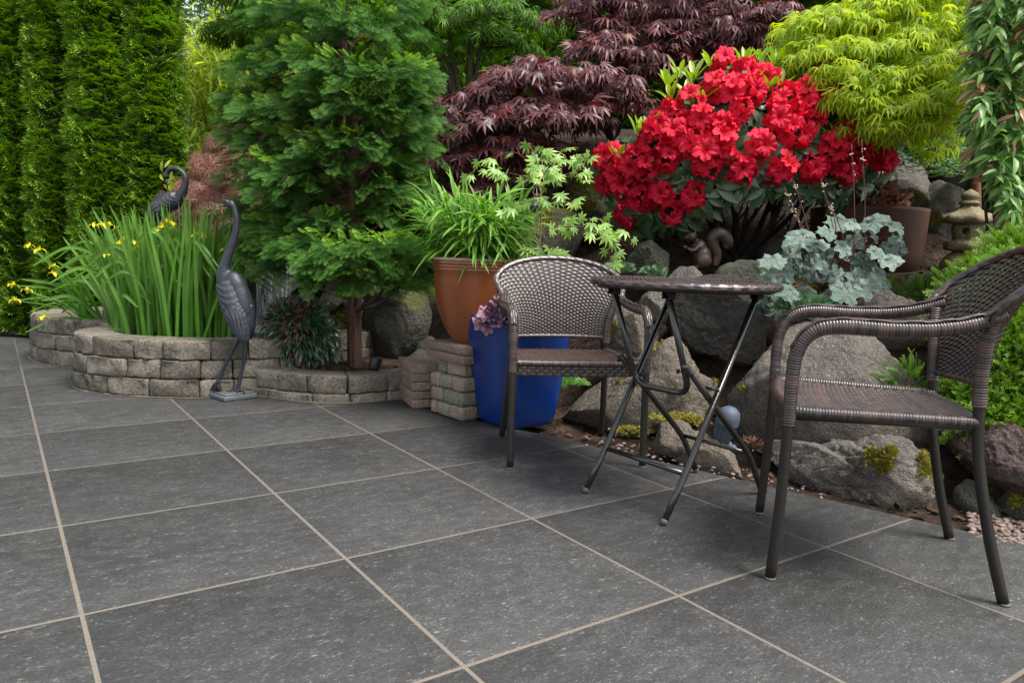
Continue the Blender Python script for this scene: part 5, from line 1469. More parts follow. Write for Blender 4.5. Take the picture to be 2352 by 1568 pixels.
# far trees seen in the gap at the top left
def far_tree(px, v, h, r, label, seed, mat):
    X = at(px, 500, v)[0]; rs = np.random.RandomState(seed)
    t = thing('distant_tree', (X, v, 0), label, 'tree', 'distant trees')
    part(t, 'trunk', mk_mesh('trunk', *tube([(X, v, -.1), (X+.1, v, h*.9)], [.16, .04], 8), smooth=True), M_BARKD)
    n = 5200; P = rdir(n, rs)*(rs.rand(n)**0.4)[:, None]*np.array([r, r, h*0.48]) + np.array([X, v, h*0.55])
    P += np.sin(P*3)*0.15
    leaves(t, 'leaf', F_LANCE, P, rdir(n, rs)+np.array([0, 0, -.3]), rdir(n, rs), rs.uniform(.14, .26, n), rs.rand(n), mat, 0, 'foliage')
M_FAR = leaf_mat('hazy_green_leaf', (0.07, 0.15, 0.07), (0.14, 0.24, 0.12), None, 0, 0.5, 0.3)
far_tree(430, 15, 5.3, 1.5, 'distant hazy tree in the gap above the bamboo', 1, M_FAR)
far_tree(560, 16, 6.4, 1.7, 'distant tree right of the sky gap behind the green maple', 2, M_FAR)
far_tree(760, 14, 6.5, 2.2, 'distant tree behind the conifer crown', 3, M_FAR)
far_tree(300, 14, 5.0, 1.6, 'distant tree behind the arborvitae hedge', 4, M_FAR)
far_tree(1000, 13, 6.8, 2.4, 'distant tree behind the green maple stems', 5, M_FAR)

# ================================================================== BAMBOO
rs = np.random.RandomState(3); t = thing('bamboo_clump', (at(480, 500, 7.4)[0], 7.4, 0), 'sunlit yellow green bamboo between the hedge end and the conifer', 'bamboo')
P = []; D = []
for k in range(38):
    x = at(rs.uniform(438, 630), 500, 7.4)[0]; y = 7.4+rs.uniform(-.35, .5); h = rs.uniform(2.3, 3.0)
    cv = catmull([(x, y, 0), (x+rs.uniform(-.05, .05), y, h*.5), (x+rs.uniform(-.2, .15), y-.05, h*.85), (x+rs.uniform(-.35, .2), y-.12, h)], 6)
    part(t, 'culm', mk_mesh('culm', *tube(cv, np.linspace(.009, .003, len(cv)), 5), smooth=True), M_STEM)
    for q in range(150):
        i = rs.randint(4, len(cv)); P.append(cv[i]+rs.normal(0, .06, 3)); D.append(unit(rs.normal(0, 1, 3)*np.array([1, .8, .4])+np.array([0, -.3, -.35])))
n = len(P); leaves(t, 'leaf', F_BAMB, P, D, rdir(n, rs)*.5+np.array([0, -.3, .8]), rs.uniform(.09, .17, n), rs.rand(n), M_BAMBOO, 0, 'foliage')

# ================================================================== generic layered crown
def pads(rs, spec, n, flat=1.0):
    """spec: list of (px,py,v,rx,ry,rz,tilt) in metres; sample points in flattened mounds, denser at the skin"""
    w = np.array([s_[3]*s_[4]+0.02 for s_ in spec]); w /= w.sum(); ix = rs.choice(len(spec), n, p=w)
    C = np.array([at(s_[0], s_[1], s_[2]) for s_ in spec])[ix]; R = np.array([[s_[3], s_[4], s_[5]] for s_ in spec])[ix]
    a = rs.uniform(0, 2*PI, n); q = np.sqrt(rs.rand(n)); lx, ly = q*np.cos(a), q*np.sin(a)
    top = 1-q*q; lz = top*rs.uniform(0.35, 1.0, n)
    tilt = np.array([s_[6] if len(s_) > 6 else 0 for s_ in spec])[ix]
    P = C + np.stack([lx*R[:, 0], ly*R[:, 1], lz*R[:, 2] + tilt*lx*R[:, 0]], 1)
    O = np.stack([lx, ly, np.zeros(n)], 1)
    return P, O, q, ix
def branchwork(t, base, ends, r0, mat, rs, mid=None, name='branch', droop=0.1, nseg=7):
    for e in ends:
        e = np.array(e); b = np.array(base); L = np.linalg.norm(e-b)
        m = b*0.55+e*0.45 + np.array([0, 0, L*droop]) + rs.normal(0, .04*L, 3)
        cv = catmull([b, m, e], nseg); part(t, name, mk_mesh(name, *tube(cv, np.linspace(r0, r0*.22, len(cv)), 7), smooth=True), mat)

# ================================================================== CONIFER BEHIND THE PLANTER WALL
def conifer():
    rs = np.random.RandomState(11); v0 = 4.22
    b = np.array(at(817, 852, v0)); t = thing('cypress_tree', tuple(b), 'bushy dark green cypress with bare brown trunk rising behind the planter wall', 'tree')
    tr = [b+np.array([0, 0, -.06]), at(815, 800, v0), at(814, 700, v0), at(818, 640, v0), at(815, 560, v0), at(806, 470, v0+.03), at(812, 400, v0+.05), at(818, 300, v0+.05), at(800, 200, v0+.1), at(790, 80, v0+.15), at(800, -60, v0+.2)]
    cv = catmull([np.array(q) for q in tr], 8); m = len(cv)
    rr = np.interp(np.linspace(0, 1, m), [0, .05, .3, .6, 1], [.050, .041, .036, .027, .012])
    v_, f_ = tube(cv, rr, 22)
    v_ = v_.reshape(m, 22, 3)
    for i in range(m):
        for j in range(22): v_[i, j] = cv[i]+(v_[i, j]-cv[i])*(1+0.13*noise.noise(Vector((j*1.9, i*0.12, 3)))+0.06*math.sin(j*3.1+i*.07))
    part(t, 'trunk', mk_mesh('trunk', v_.reshape(-1, 3), f_, smooth=True), M_BARK)
    # foliage pads (centre in the picture, distance, half width m, light?)
    PD = [(760,-20,4.3,.34),(860,-10,4.3,.26),(700,40,4.35,.25),(800,70,4.1,.26),(860,60,4.2,.2),(610,60,4.6,.28),(560,150,4.5,.24),(640,170,4.35,.28),(720,150,4.1,.26),(800,170,4.0,.24),
          (860,185,3.95,.24),(930,170,3.98,.22),(985,170,4.05,.14),(870,150,4.2,.24),(540,230,4.4,.22),(600,260,4.2,.26),(560,320,4.35,.22),(680,250,4.2,.24),(760,240,4.05,.22),(840,250,3.95,.22),(910,240,4.05,.22),
          (965,250,4.1,.2),(985,310,4.2,.16),(900,320,4.1,.2),(640,330,4.25,.24),(720,330,4.1,.2),(590,390,4.3,.22),(660,400,4.05,.26),(620,440,4.15,.24),(735,370,4.0,.18),(790,330,3.95,.2),(860,370,4.15,.2),
          (930,390,4.25,.2),(950,440,4.2,.16),(870,430,4.1,.17),(900,480,4.2,.2),(560,480,4.3,.2),(610,520,4.2,.22),(680,490,4.35,.2),(570,560,4.25,.2),(630,590,4.1,.2),(690,570,4.2,.2),(760,510,4.0,.16),(750,560,3.95,.22),
          (800,580,3.85,.24),(860,570,3.85,.24),(910,560,3.9,.2),(950,590,4.0,.16),(700,620,3.95,.22),(640,650,4.15,.16),(600,620,4.2,.16),(830,620,3.9,.24),(900,630,3.95,.2),(850,650,3.85,.12),(940,650,4.05,.12),(760,625,4.0,.16),
          (530,400,4.5,.16),(700,450,4.3,.2),(840,490,4.25,.16),(540,620,4.4,.14),(770,440,4.35,.22),(830,300,4.4,.3),(700,380,4.5,.3),(640,500,4.6,.26),(880,400,4.5,.26),(760,130,4.5,.3),(620,210,4.65,.3),(900,260,4.45,.26),(580,600,4.55,.2),
          (690,230,4.55,.34),(750,300,4.5,.34),(640,290,4.6,.32),(830,220,4.5,.34),(560,270,4.7,.28),(600,350,4.6,.3),(930,330,4.5,.26),(840,120,4.5,.34),(700,110,4.6,.34),(860,40,4.55,.32),(680,20,4.6,.3)]
    allP = []; allD = []; allN = []; allS = []; allT = []; new = []
    for (px, py, v, w) in PD:
        py2 = py
        if px < 640: px = 640-(640-px)*.62; w *= .82
        if px < 620 and py > 540: w *= .8
        if px > 900: px = 900+(px-900)*.55; w *= .85
        if px < 720 and py > 560: py -= 38; py2 = py
        py2 = py
        c = np.array(at(px, py2, v)); out = c - np.array([b[0], v0+.05, c[2]]); out[2] = 0; out = unit(out)
        if np.linalg.norm(c[:2]-np.array([b[0], v0])) < .12: out = np.array([0, -1., 0])
        side = np.array([-out[1], out[0], 0])
        zb = c[2]-w*0.55
        i0 = int(np.argmin(abs(cv[:, 2]-max(zb-.1, cv[3, 2])))); root_p = cv[i0]
        if RN.rand() < 0.75:
            bm_ = catmull([root_p, root_p*.5+c*.5+np.array([0, 0, -.05+.06*rs.rand()]), c-np.array([0, 0, w*.15])], 6)
            part(t, 'branch', mk_mesh('branch', *tube(bm_, np.linspace(.013, .004, len(bm_)), 6), smooth=True), M_BARK)
        k = int(105*(w/.22)**1.6)
        s1 = rs.uniform(-1, 1, k); s2 = rs.uniform(-.9, 1, k)
        q = s1*s1
        P = c + side*(s1*w*.85)[:, None] + out*(s2*w*.55)[:, None] + np.array([0, 0, 1])*((1-q)*(.24*w) - .2*w*rs.rand(k) - .2*w*q)[:, None]
        D = out*(.75+.2*s2)[:, None] + side*(s1*.95)[:, None] + np.array([0, 0, 1])*(.12-.25*q+rs.normal(0, .22, k))[:, None] + np.array([0, -.25, 0])
        N = np.array([0, -.35, .8]) + rdir(k, rs)*.75
        allP.append(P); allD.append(D); allN.append(N); allS.append(rs.uniform(.065, .125, k)); allT.append(np.clip(rs.rand()*.6+rs.rand(k)*.4, 0, 1))
        new.append((np.argsort(-(P[:, 2]+.3*D[:, 2])) < 0) | (P[:, 2] > c[2]+.10*w) & (rs.rand(k) < (.75 if rs.rand() < .7 else .2)))
    P = np.concatenate(allP); D = np.concatenate(allD); N = np.concatenate(allN); S = np.concatenate(allS); T = np.concatenate(allT); nw = np.concatenate(new)
    leaves(t, 'spray', F_HIN, P[~nw], D[~nw], N[~nw], S[~nw], T[~nw], M_HIN, 0, 'foliage')
    D[nw] += np.array([0, 0, .35])
    leaves(t, 'spray', F_HIN, P[nw]+np.array([0, 0, .015]), D[nw], N[nw], S[nw]*.8, T[nw], M_HINL, 0, 'new_growth')
conifer()

# ================================================================== MAPLES
def maple(name, label, base, stems, spec, n, size, tmpls, mat, seed, n_ind=0, red=0, redmat=None, droop=.55, bark=M_BARKD, r0=.03, cat='tree', spread=.35, jitter=.35, twigs=True, face=0.25):
    rs = np.random.RandomState(seed); t = thing(name, tuple(base), label, cat)
    joints = []
    for st in stems:
        cv = catmull([np.array(q) for q in st['p']], 8)
        part(t, 'trunk' if st.get('trunk') else 'branch', mk_mesh('limb', *tube(cv, np.linspace(st['r'], st['r']*.35, len(cv)), 9), smooth=True), bark)
        joints += [cv[i] for i in range(len(cv)//3, len(cv), 3)]
    joints = np.array(joints)
    P, O, q, ix = pads(rs, spec, n)
    if twigs:
        mb = MB()
        for i, s_ in enumerate(spec):
            c = np.array(at(*s_[:3])); j = joints[np.argmin(np.linalg.norm(joints-c, axis=1))]
            for k in range(5):
                a = rs.uniform(0, 2*PI); e = c+np.array([math.cos(a)*s_[3]*.85, math.sin(a)*s_[4]*.85, s_[5]*.35+(s_[6] if len(s_) > 6 else 0)*math.cos(a)*s_[3]*.85])
                cvt = catmull([j, c*.6+j*.4+np.array([0, 0, s_[5]*.2]), e], 5); mb.add(*tube(cvt, np.linspace(r0*.28, .0015, len(cvt)), 5))
        part(t, 'twigs', mb.mesh('twigs'), bark)
    P[:, 2] += rs.normal(0, .025, n) + .035*np.sin(P[:, 0]*9+seed)+.04*np.sin(P[:, 0]*4.3+P[:, 1]*5)
    D = O*.8 + rdir(n, rs)*(jitter+.25) + np.array([0, -.25, -droop*.62])
    N = np.array([0, -face-.35, 1.0]) + O*spread + rdir(n, rs)*(spread+.2)
    S = size*rs.uniform(.72, 1.2, n); T = rs.rand(n)
    if red:
        m = rs.rand(n) < red
        leaves(t, 'leaf', tmpls, P[m], D[m], N[m], S[m]*.85, T[m], redmat, 0, 'coloured_leaves')
        m = ~m
        leaves(t, 'leaf', tmpls, P[m], D[m], N[m], S[m], T[m], mat, n_ind, 'foliage')
    else: leaves(t, 'leaf', tmpls, P, D, N, S, T, mat, n_ind, 'foliage')
    return t
A = at
# lower purple maple
base = at(1398, 530, 5.35)
sp = [(1060,210,5.3,.28,.3,.12,.05),(1120,180,5.2,.34,.3,.14,.1),(1210,160,5.2,.36,.34,.16,.03),(1300,165,5.15,.34,.3,.14,-.05),(1390,185,5.2,.32,.3,.12,-.1),(1440,205,5.2,.22,.25,.08,-.1),
      (1030,260,5.3,.24,.3,.12),(1110,250,5.1,.3,.3,.12),(1200,235,5.05,.34,.3,.12),(1290,240,5.0,.3,.3,.1),(1350,250,5.1,.2,.25,.08),
      (1020,330,5.3,.2,.3,.14),(1090,320,5.2,.28,.3,.13),(1170,310,5.15,.3,.3,.12),(1250,310,5.3,.3,.3,.1),(1010,400,5.3,.2,.3,.14),(1075,395,5.2,.26,.3,.12),(1020,455,5.4,.2,.25,.12),(1090,450,5.3,.24,.25,.1),(1330,340,5.6,.2,.2,.08),(1180,370,5.4,.26,.25,.1),(1120,430,5.6,.3,.25,.12)]
maple('purple_japanese_maple', 'lower dark purple japanese maple with layered canopy left of the red rhododendron', base,
      [dict(p=[at(1400,530,5.35), at(1404,440,5.35), at(1408,340,5.35)], r=.038, trunk=True), dict(p=[at(1408,340,5.35), at(1396,270,5.3), at(1393,215,5.25), at(1320,190,5.2)], r=.02),
       dict(p=[at(1408,340,5.35), at(1430,270,5.35), at(1455,200,5.3)], r=.018), dict(p=[at(1406,330,5.35), at(1360,265,5.3), at(1250,230,5.25), at(1120,215,5.25)], r=.016), dict(p=[at(1400,300,5.35), at(1330,285,5.35), at(1200,300,5.35), at(1060,330,5.35)], r=.012)],
      [(a, b+32, c, d, e, f*.6, *g_) for a, b, c, d, e, f, *g_ in sp], 1850, .090, F_MAP, M_PUR, 21, 300, .08, M_PURR, droop=.45)
base = at(1480, 480, 6.1)
sp = [(1260,10,6.0,.3,.3,.1),(1350,-5,6.0,.34,.3,.12),(1450,-10,6.0,.36,.3,.12),(1560,0,5.9,.36,.3,.12,-.05),(1650,25,5.9,.34,.3,.12,-.1),(1740,45,5.85,.3,.3,.1,-.1),(1790,65,5.8,.2,.25,.06,-.15),
      (1310,40,6.1,.34,.3,.1),(1420,45,6.0,.36,.3,.12),(1530,55,5.95,.36,.3,.12),(1640,75,5.9,.32,.3,.1),(1730,90,5.9,.24,.3,.08),(1400,90,6.0,.34,.3,.12),(1490,100,5.9,.34,.3,.12),(1330,115,5.8,.3,.3,.12,.2),(1440,140,5.8,.34,.3,.1),
      (1540,130,5.9,.3,.3,.1),(1590,110,6.0,.3,.3,.1),(1480,170,5.8,.26,.26,.1),(1370,130,5.7,.24,.26,.1),(1540,170,6.0,.22,.2,.08),(1700,120,6.1,.2,.2,.06)]
maple('purple_japanese_maple', 'upper purple japanese maple spreading over the top centre above the rhododendron', base,
      [dict(p=[at(1478,520,6.1), at(1476,420,6.1), at(1478,330,6.1), at(1470,230,6.1), at(1485,110,6.05), at(1480,-30,6.0)], r=.04, trunk=True), dict(p=[at(1476,300,6.1), at(1440,200,6.05), at(1420,100,6.0), at(1350,20,6.0)], r=.02),
       dict(p=[at(1480,160,6.1), at(1560,90,6.0), at(1680,60,5.95), at(1780,80,5.9)], r=.014), dict(p=[at(1478,330,6.1), at(1530,200,6.1), at(1560,120,6.0)], r=.016)],
      [(a+30, b-5, c, d, e, f*.6, *g_) for a, b, c, d, e, f, *g_ in sp[1:]], 2000, .088, F_MAP, M_PUR, 22, 200, .10, M_PURR, droop=.45)
# green maple in the background with several stems
base = at(1040, 300, 6.9)
stems = []
for (a, b_, c_, r) in ((1030, 1000, 940, .05), (1050, 1010, 960, .035), (1060, 1040, 1010, .04), (1075, 1080, 1095, .05), (1085, 1100, 1140, .03), (1045, 1020, 870, .03)):
    stems.append(dict(p=[at(1060,420,6.9), at(a,250,6.9), at(b_,130,6.85), at(c_,-60,6.8)], r=r, trunk=True))
sp = [(560,30,6.2,.4,.4,.16),(640,20,6.1,.4,.4,.16),(720,20,6.2,.4,.4,.16),(545,105,6.4,.16,.3,.08),(600,100,6.3,.34,.4,.14),(680,90,6.4,.3,.4,.12),(490,95,6.3,.07,.2,.04,.3),(580,-30,6.3,.5,.5,.2),(680,-40,6.3,.5,.5,.2),
      (900,0,6.5,.4,.4,.15),(980,40,6.7,.35,.3,.12),(1060,30,6.6,.35,.3,.12),(1150,40,6.7,.35,.3,.14),(1120,100,6.8,.3,.3,.12),(960,110,7.0,.35,.3,.12),(1180,120,7.0,.3,.3,.12),(1040,150,7.1,.4,.3,.12),(1220,60,7.0,.3,.3,.1),(940,180,7.2,.4,.3,.12)]
maple('green_japanese_maple', 'green maple with several mossy stems behind the cypress, leaves glowing at the top left', base, stems, sp, 4200, .075, F_LIME, M_GMAP, 23, 0, bark=M_BARKG, r0=.04, droop=.4, spread=.6)
# lime green weeping maple
base = at(2200, 420, 5.0)
sp = [(1860,75,4.9,.24,.3,.10,.15),(1930,60,4.8,.3,.35,.13,.1),(2010,40,4.8,.34,.35,.14),(2100,20,4.8,.38,.35,.16),(2190,20,4.8,.36,.35,.16),(2280,10,4.9,.36,.35,.16),(1830,110,4.8,.14,.25,.06,.35),
      (1870,135,4.7,.24,.3,.1,.2),(1950,120,4.6,.3,.3,.13,.1),(2040,110,4.6,.34,.3,.13),(2130,95,4.6,.36,.3,.14),(2220,90,4.7,.34,.3,.14),(1890,180,4.6,.22,.3,.09,.25),(1960,180,4.5,.28,.3,.11,.1),(2050,170,4.5,.34,.3,.12),(2140,160,4.5,.32,.3,.13),
      (1930,235,4.5,.2,.28,.08,.2),(2000,230,4.4,.28,.3,.1,.1),(2090,230,4.4,.3,.3,.11),(2170,220,4.4,.26,.3,.12),(2000,275,4.4,.2,.25,.08,.15),(2070,285,4.4,.26,.25,.09),(2150,280,4.5,.22,.25,.09),(2120,330,4.7,.2,.2,.07),(1850,165,4.9,.16,.2,.06,.3),(2060,60,5.1,.4,.3,.15),(1980,320,4.7,.14,.2,.06),(2210,150,4.8,.3,.3,.13)]
maple('lime_green_maple', 'weeping japanese maple with glowing yellow green leaves at the upper right', base,
      [dict(p=[at(2240,560,5.0), at(2240,400,5.0), at(2230,260,5.0), at(2200,180,4.95)], r=.035, trunk=True), dict(p=[at(2225,250,5.0), at(2160,200,4.9), at(2060,180,4.8), at(1950,170,4.75), at(1860,150,4.8)], r=.018),
       dict(p=[at(2200,190,4.95), at(2120,130,4.9), at(1980,100,4.85), at(1850,105,4.85)], r=.015), dict(p=[at(2225,240,5.0), at(2170,255,4.8), at(2080,250,4.7), at(1990,260,4.6)], r=.013), dict(p=[at(2210,190,4.95), at(2180,100,4.9), at(2120,40,4.9)], r=.014)],
      [(a, b, c, d, e, f*.55, *g_) for a, b, c, d, e, f, *g_ in sp], 4600, .070, F_LIME, M_LIME, 24, 200, bark=M_TWIG, r0=.02, droop=.45, face=.05)
# laceleaf maple
base = at(540, 600, 6.2)
sp = [(560,330,6.1,.26,.35,.14),(530,370,6.0,.28,.35,.14,.2),(500,410,5.95,.28,.35,.13,.3),(560,410,5.9,.26,.35,.13),(460,450,5.95,.26,.35,.12,.3),(530,460,5.9,.28,.35,.13,.1),(430,485,5.95,.18,.3,.09,.35),(490,505,5.9,.26,.3,.12,.2),(560,500,5.9,.2,.3,.12),(600,290,6.2,.2,.3,.12),(640,300,6.2,.2,.3,.1)]
maple('laceleaf_maple', 'weeping laceleaf maple of dusty red threads behind the front crane head', base,
      [dict(p=[at(560,620,6.2), at(580,500,6.2), at(575,400,6.15), at(560,330,6.1)], r=.03, trunk=True), dict(p=[at(575,400,6.15), at(520,390,6.1), at(450,450,6.0)], r=.015)],
      sp, 1500, .12, F_LACE, M_LACE, 25, 0, bark=M_BARKG, droop=1.4, spread=.5, jitter=.3)

# ================================================================== SMALL POTTED MAPLE AND GLOBE STAKE
rs = np.random.RandomState(31); v0 = 3.42
b = np.array([BPOT[0]+.0, BPOT[1], BPOT[2]-.0]); 
t = thing('small_green_maple', tuple(b), 'thin young pale green maple rising behind the left chair from the blue pot', 'plant')
q = lambda x, y, dv=0: np.array(at(x, y, v0+dv))
vv = float(b[1]); v0 = vv
main = [b, q(1238, 640), q(1238, 585), q(1241, 520), q(1244, 470), q(1240, 420), q(1236, 380), q(1222, 345)]
def cane(pts, r, nm='stem', mat=M_STEM, k=6):
    cv = catmull([np.array(p_) for p_ in pts], k); part(t, nm, mk_mesh(nm, *tube(cv, np.linspace(r, r*.4, len(cv)), 7), smooth=True), mat); return cv
cane(main, .0055)
br = {'a': [q(1240,425), q(1225,385), q(1180,350), q(1120,370), q(1065,410)], 'b': [q(1240,420), q(1262,385,-.1), q(1310,368,-.15), q(1365,362,-.2)], 'c': [q(1242,430), q(1215,410,-.1), q(1180,400,-.15), q(1130,395,-.1)],
      'd': [q(1243,430), q(1275,405,.1), q(1330,400,.1), q(1362,405,.1)], 'e': [q(1243,470), q(1220,462,-.1), q(1170,475,-.15), q(1125,490,-.1)], 'f': [q(1243,475), q(1262,462,-.1), q(1290,455,-.15), q(1318,463,-.2)],
      'g': [q(1240,540), q(1280,522,-.05), q(1340,523,-.1), q(1400,535,-.15), q(1462,545,-.2)], 'h': [q(1240,545), q(1290,510,.1), q(1340,502,.1), q(1400,505,.1)], 'i': [q(1345,525,-.1), q(1390,545,-.15), q(1399,580,-.15), q(1401,612,-.15)],
      'j': [q(1239,585), q(1260,575,-.05), q(1290,580,-.08)], 'k': [q(1239,590), q(1222,578,-.05), q(1205,576,-.06)], 'l': [q(1241,425), q(1246,380,.1), q(1240,345,.12), q(1205,330,.1)], 'm': [q(1240,410), q(1270,370,.15), q(1300,340,.2)]}
P = []; D = []; N = []
for kx, pts in br.items():
    cv = cane(pts, .0022, 'twig', M_TWIG)
    step = {'i': 5, 'j': 3, 'k': 3}.get(kx, 4)
    dens = int(len(cv)*.72)
    for s_ in range(dens):
        i = rs.randint(2, len(cv)); T = unit(cv[min(i+1, len(cv)-1)]-cv[i-1]); sd = rs.choice((-1, 1))
        sdv = unit(np.cross(T, np.array([0, 0, 1.0]))) if abs(T[2]) < .9 else np.array([1., 0, 0])
        P.append(cv[i]+sdv*sd*.016+rs.normal(0, .014, 3)); D.append(unit(T*.5+sdv*sd*.8+np.array([0, -.35, -.45])+rs.normal(0, .22, 3))); N.append(unit(np.array([0, -.95, .5])+rs.normal(0, .25, 3)))
n = len(P); leaves(t, 'leaf', F_SMALL, P, D, N, rs.uniform(.036, .058, n), rs.rand(n), M_SMALL, 300, 'foliage')
# ornament
M_IRON = m_simple('rusty_scroll_iron', (0.22, 0.13, 0.10), (0.34, 0.22, 0.17), 0.6, 60, 0.4)
M_GLOBE = m_simple('dark_violet_glazed_globe', (0.03, 0.03, 0.09), (0.07, 0.05, 0.12), 0.1, 8, 0.1, spec=0.8)
v0 = vv-.04
t = thing('globe_stake', tuple(q(1236, 590)), 'rusty scrollwork garden stake with a dark violet globe among the small maple leaves', 'garden stake')
part(t, 'stake', mk_mesh('stake', *tube([q(1236, 660), q(1235, 560)], .003, 8), smooth=True), M_IRON)
part(t, 'globe', mk_mesh('globe', *sphere(q(1228, 474), (.0245, .0245, .028), 24, 16), smooth=True), M_GLOBE)
part(t, 'finial_bead', mk_mesh('finial_bead', *sphere(q(1234, 423), .0095), smooth=True), m_simple('glass_bead', (0.35, 0.4, 0.25), None, 0.1, 5, 0, spec=.8))
mb = MB()
for s_ in (-1, 1):
    mb.add(*tube(catmull([q(1235, 560), q(1235+s_*3, 550), q(1235+s_*7, 538), q(1235+s_*8, 524), q(1235+s_*5, 515), q(1235+s_*2, 520), q(1235+s_*4, 526)], 5), .0022, 6))
    mb.add(*tube(catmull([q(1235, 505), q(1235+s_*5, 500), q(1235+s_*9, 508), q(1235+s_*4, 515), q(1235+s_*1, 508)], 5), .0022, 6))
    mb.add(*tube(catmull([q(1233, 425), q(1233+s_*6, 432), q(1233+s_*9, 442), q(1233+s_*4, 450), q(1233+s_*2, 444)], 5), .0022, 6))
mb.add(*tube([q(1234, 560), q(1232, 425)], .0022, 6))
part(t, 'scroll', mb.mesh('scroll'), M_IRON)
# pink heuchera in the blue pot
def T_heuch(seed=0, lobes=7, ruffle=.1, deep=.30):
    r0 = random.Random(seed); n = 42; V = [(0, 0.02, 0)]; tip = [0.]; F = []
    for ring, rr in enumerate((.33, .7, 1.0)):
        for j in range(n):
            a = 2*PI*j/n+PI
            lob = 1+deep*(abs(math.sin(a*lobes/2))-.5)*(ring/2)**1.5 + .05*((j % 2)-.5)*2*(ring == 2)
            notch = 1-.45*math.exp(-((abs(((a) % (2*PI))-PI))/.28)**2) if True else 1
            r = rr*lob*notch*.55
            z = ruffle*(rr**2)*math.sin(a*lobes+seed)*.8 - .06*rr*rr
            V.append((math.sin(a-PI)*r*1.0, math.cos(a-PI)*r+.45, z)); tip.append(rr)
    for j in range(n):
        k = (j+1) % n; F.append((0, 1+k, 1+j))
        for g_ in range(2): F.append((1+g_*n+j, 1+g_*n+k, 1+(g_+1)*n+k, 1+(g_+1)*n+j))
    V = np.array(V); V[:, 1] -= .0
    return dict(v=V, f=F, tip=np.array(tip))
F_HEU = [T_heuch(i, 7, .07+.02*i) for i in range(3)]
def m_heu(name, a, b, vein):
    s = NT(name); t_ = s.attr('tint'); tp_ = s.attr('tip'); co = s.coord()
    n = s.noise(co, 7, 4, .7)
    col = s.mix(t_, a, b); col = s.mix(s.ramp(tp_, 0.0, .55, .75, 0), col, vein); col = s.mix(s.ramp(n, .55, .62, 0, .5), col, vein)
    m = s.pbr(col, .45, nrm=s.bump(n, .6, .05), spec=.5)
    return m
M_HEU = m_heu('silver_heuchera_leaf', (0.10, 0.165, 0.13), (0.25, 0.345, 0.285), (0.12, 0.10, 0.10))
M_HEUP = m_heu('pink_heuchera_leaf', (0.38, 0.19, 0.27), (0.52, 0.32, 0.42), (0.22, 0.08, 0.14))
M_HEUC = m_heu('coral_heuchera_leaf', (0.36, 0.14, 0.09), (0.52, 0.30, 0.17), (0.30, 0.09, 0.07))
def mound(name, label, c, rad, n, size, mat, seed, stems=True, zr=.8, group=None, tm=None):
    rs = np.random.RandomState(seed); t = thing(name, tuple(c), label, 'plant', group)
    U = rdir(n, rs); U[:, 2] = np.abs(U[:, 2])*zr+.15; P = np.array(c)+U*rad*rs.uniform(.55, 1, n)[:, None]
    D = U+np.array([0, -.5, -.35])+rdir(n, rs)*.4; N = np.array([0, -.8, .7])+rdir(n, rs)*.5
    if stems:
        mb = MB()
        for p_ in P: mb.add(*tube(catmull([np.array(c), np.array(c)*.5+p_*.5+np.array([0, 0, .02]), p_], 4), .0016, 5))
        part(t, 'stems', mb.mesh('stems'), M_TWIG)
    leaves(t, 'leaf', tm or F_HEU, P, D, N, size*rs.uniform(.7, 1.15, n), rs.rand(n), mat, 120, 'foliage', True)
    return t
c = at(1150, 748, 3.36); mound('pink_heuchera', 'small ruffled pink purple heuchera at the left corner of the blue pot', (c[0], c[1], BPOT[2]), .085, 44, .062, M_HEUP, 5, zr=1.1)
c = BOWL; mound('coral_heuchera', 'coral and tan heuchera growing in the brown bowl', (at(2015, 470, 4.75)[0], c[1]-.05, c[2]), .15, 46, .10, M_HEUC, 6)
# silver heuchera in front, leaves set one by one
rs = np.random.RandomState(8); v0 = 3.55
hb_ = np.array(at(1890, 668, 3.62)); t = thing('silver_heuchera', tuple(hb_), 'large silver green heuchera with scalloped leaves and thin flower stalks behind the table edge', 'plant')
LV = [(1921,485,1.3),(1985,495,1.1),(1850,520,1.15),(1960,530,1.0),(2035,500,1.0),(2040,545,1.0),(1775,575,1.15),(1830,560,1.3),(1860,590,1.0),(1900,560,1.1),(1945,575,1.25),(2000,560,.9),(1795,640,1.0),(1840,615,.9),(1930,545,.9),
      (1880,540,1.0),(2010,600,1.35),(1985,575,1.0),(1885,620,1.1),(1960,615,1.1),(1900,655,1.2),(1940,640,1.2),(1770,625,.8),(1820,650,.9),(1850,680,1.0),(1870,700,.9),(1800,690,1.0),(1925,690,.8),(1880,575,1.2),(1800,600,.9),
      (1765,665,.8),(1975,640,.9),(2030,580,.9),(1905,515,.8),(1950,500,.7),(1860,650,.9),(1905,600,.9),(1925,610,.8),(1830,590,.8),(2000,520,.8),(1840,700,.8),(1900,690,.9),(1815,720,.7),(2050,520,.7)]
P = []; S = []; D = []; N = []; mb = MB()
for (x, y, s_) in LV:
    p_ = q(x, y+10, rs.uniform(-.22, .18)); P.append(p_); S.append(.104*s_*rs.uniform(.85, 1.05)); N.append(unit(np.array([rs.normal(0, .4), -.9, .8+rs.normal(0, .4)])))
    o_ = unit(np.array([(x-1905)/200, -.35, -.35-rs.rand()*.4])+rs.normal(0, .25, 3)); D.append(o_)
    mb.add(*tube(catmull([hb_, hb_*.45+p_*.55+np.array([0, 0, .03]), p_], 5), .0018, 5))
part(t, 'stems', mb.mesh('stems'), M_TWIG)
leaves(t, 'leaf', F_HEU, P, D, N, np.array(S), rs.rand(len(P)), M_HEU, 120, 'foliage', True)
M_STALK = m_simple('dark_red_stalk', (0.10, 0.03, 0.03), (0.16, 0.06, 0.05), .7, 50, 0)
M_BUD = m_simple('cream_bud', (0.42, 0.33, 0.24), (0.5, 0.42, 0.3), .7, 50, 0)
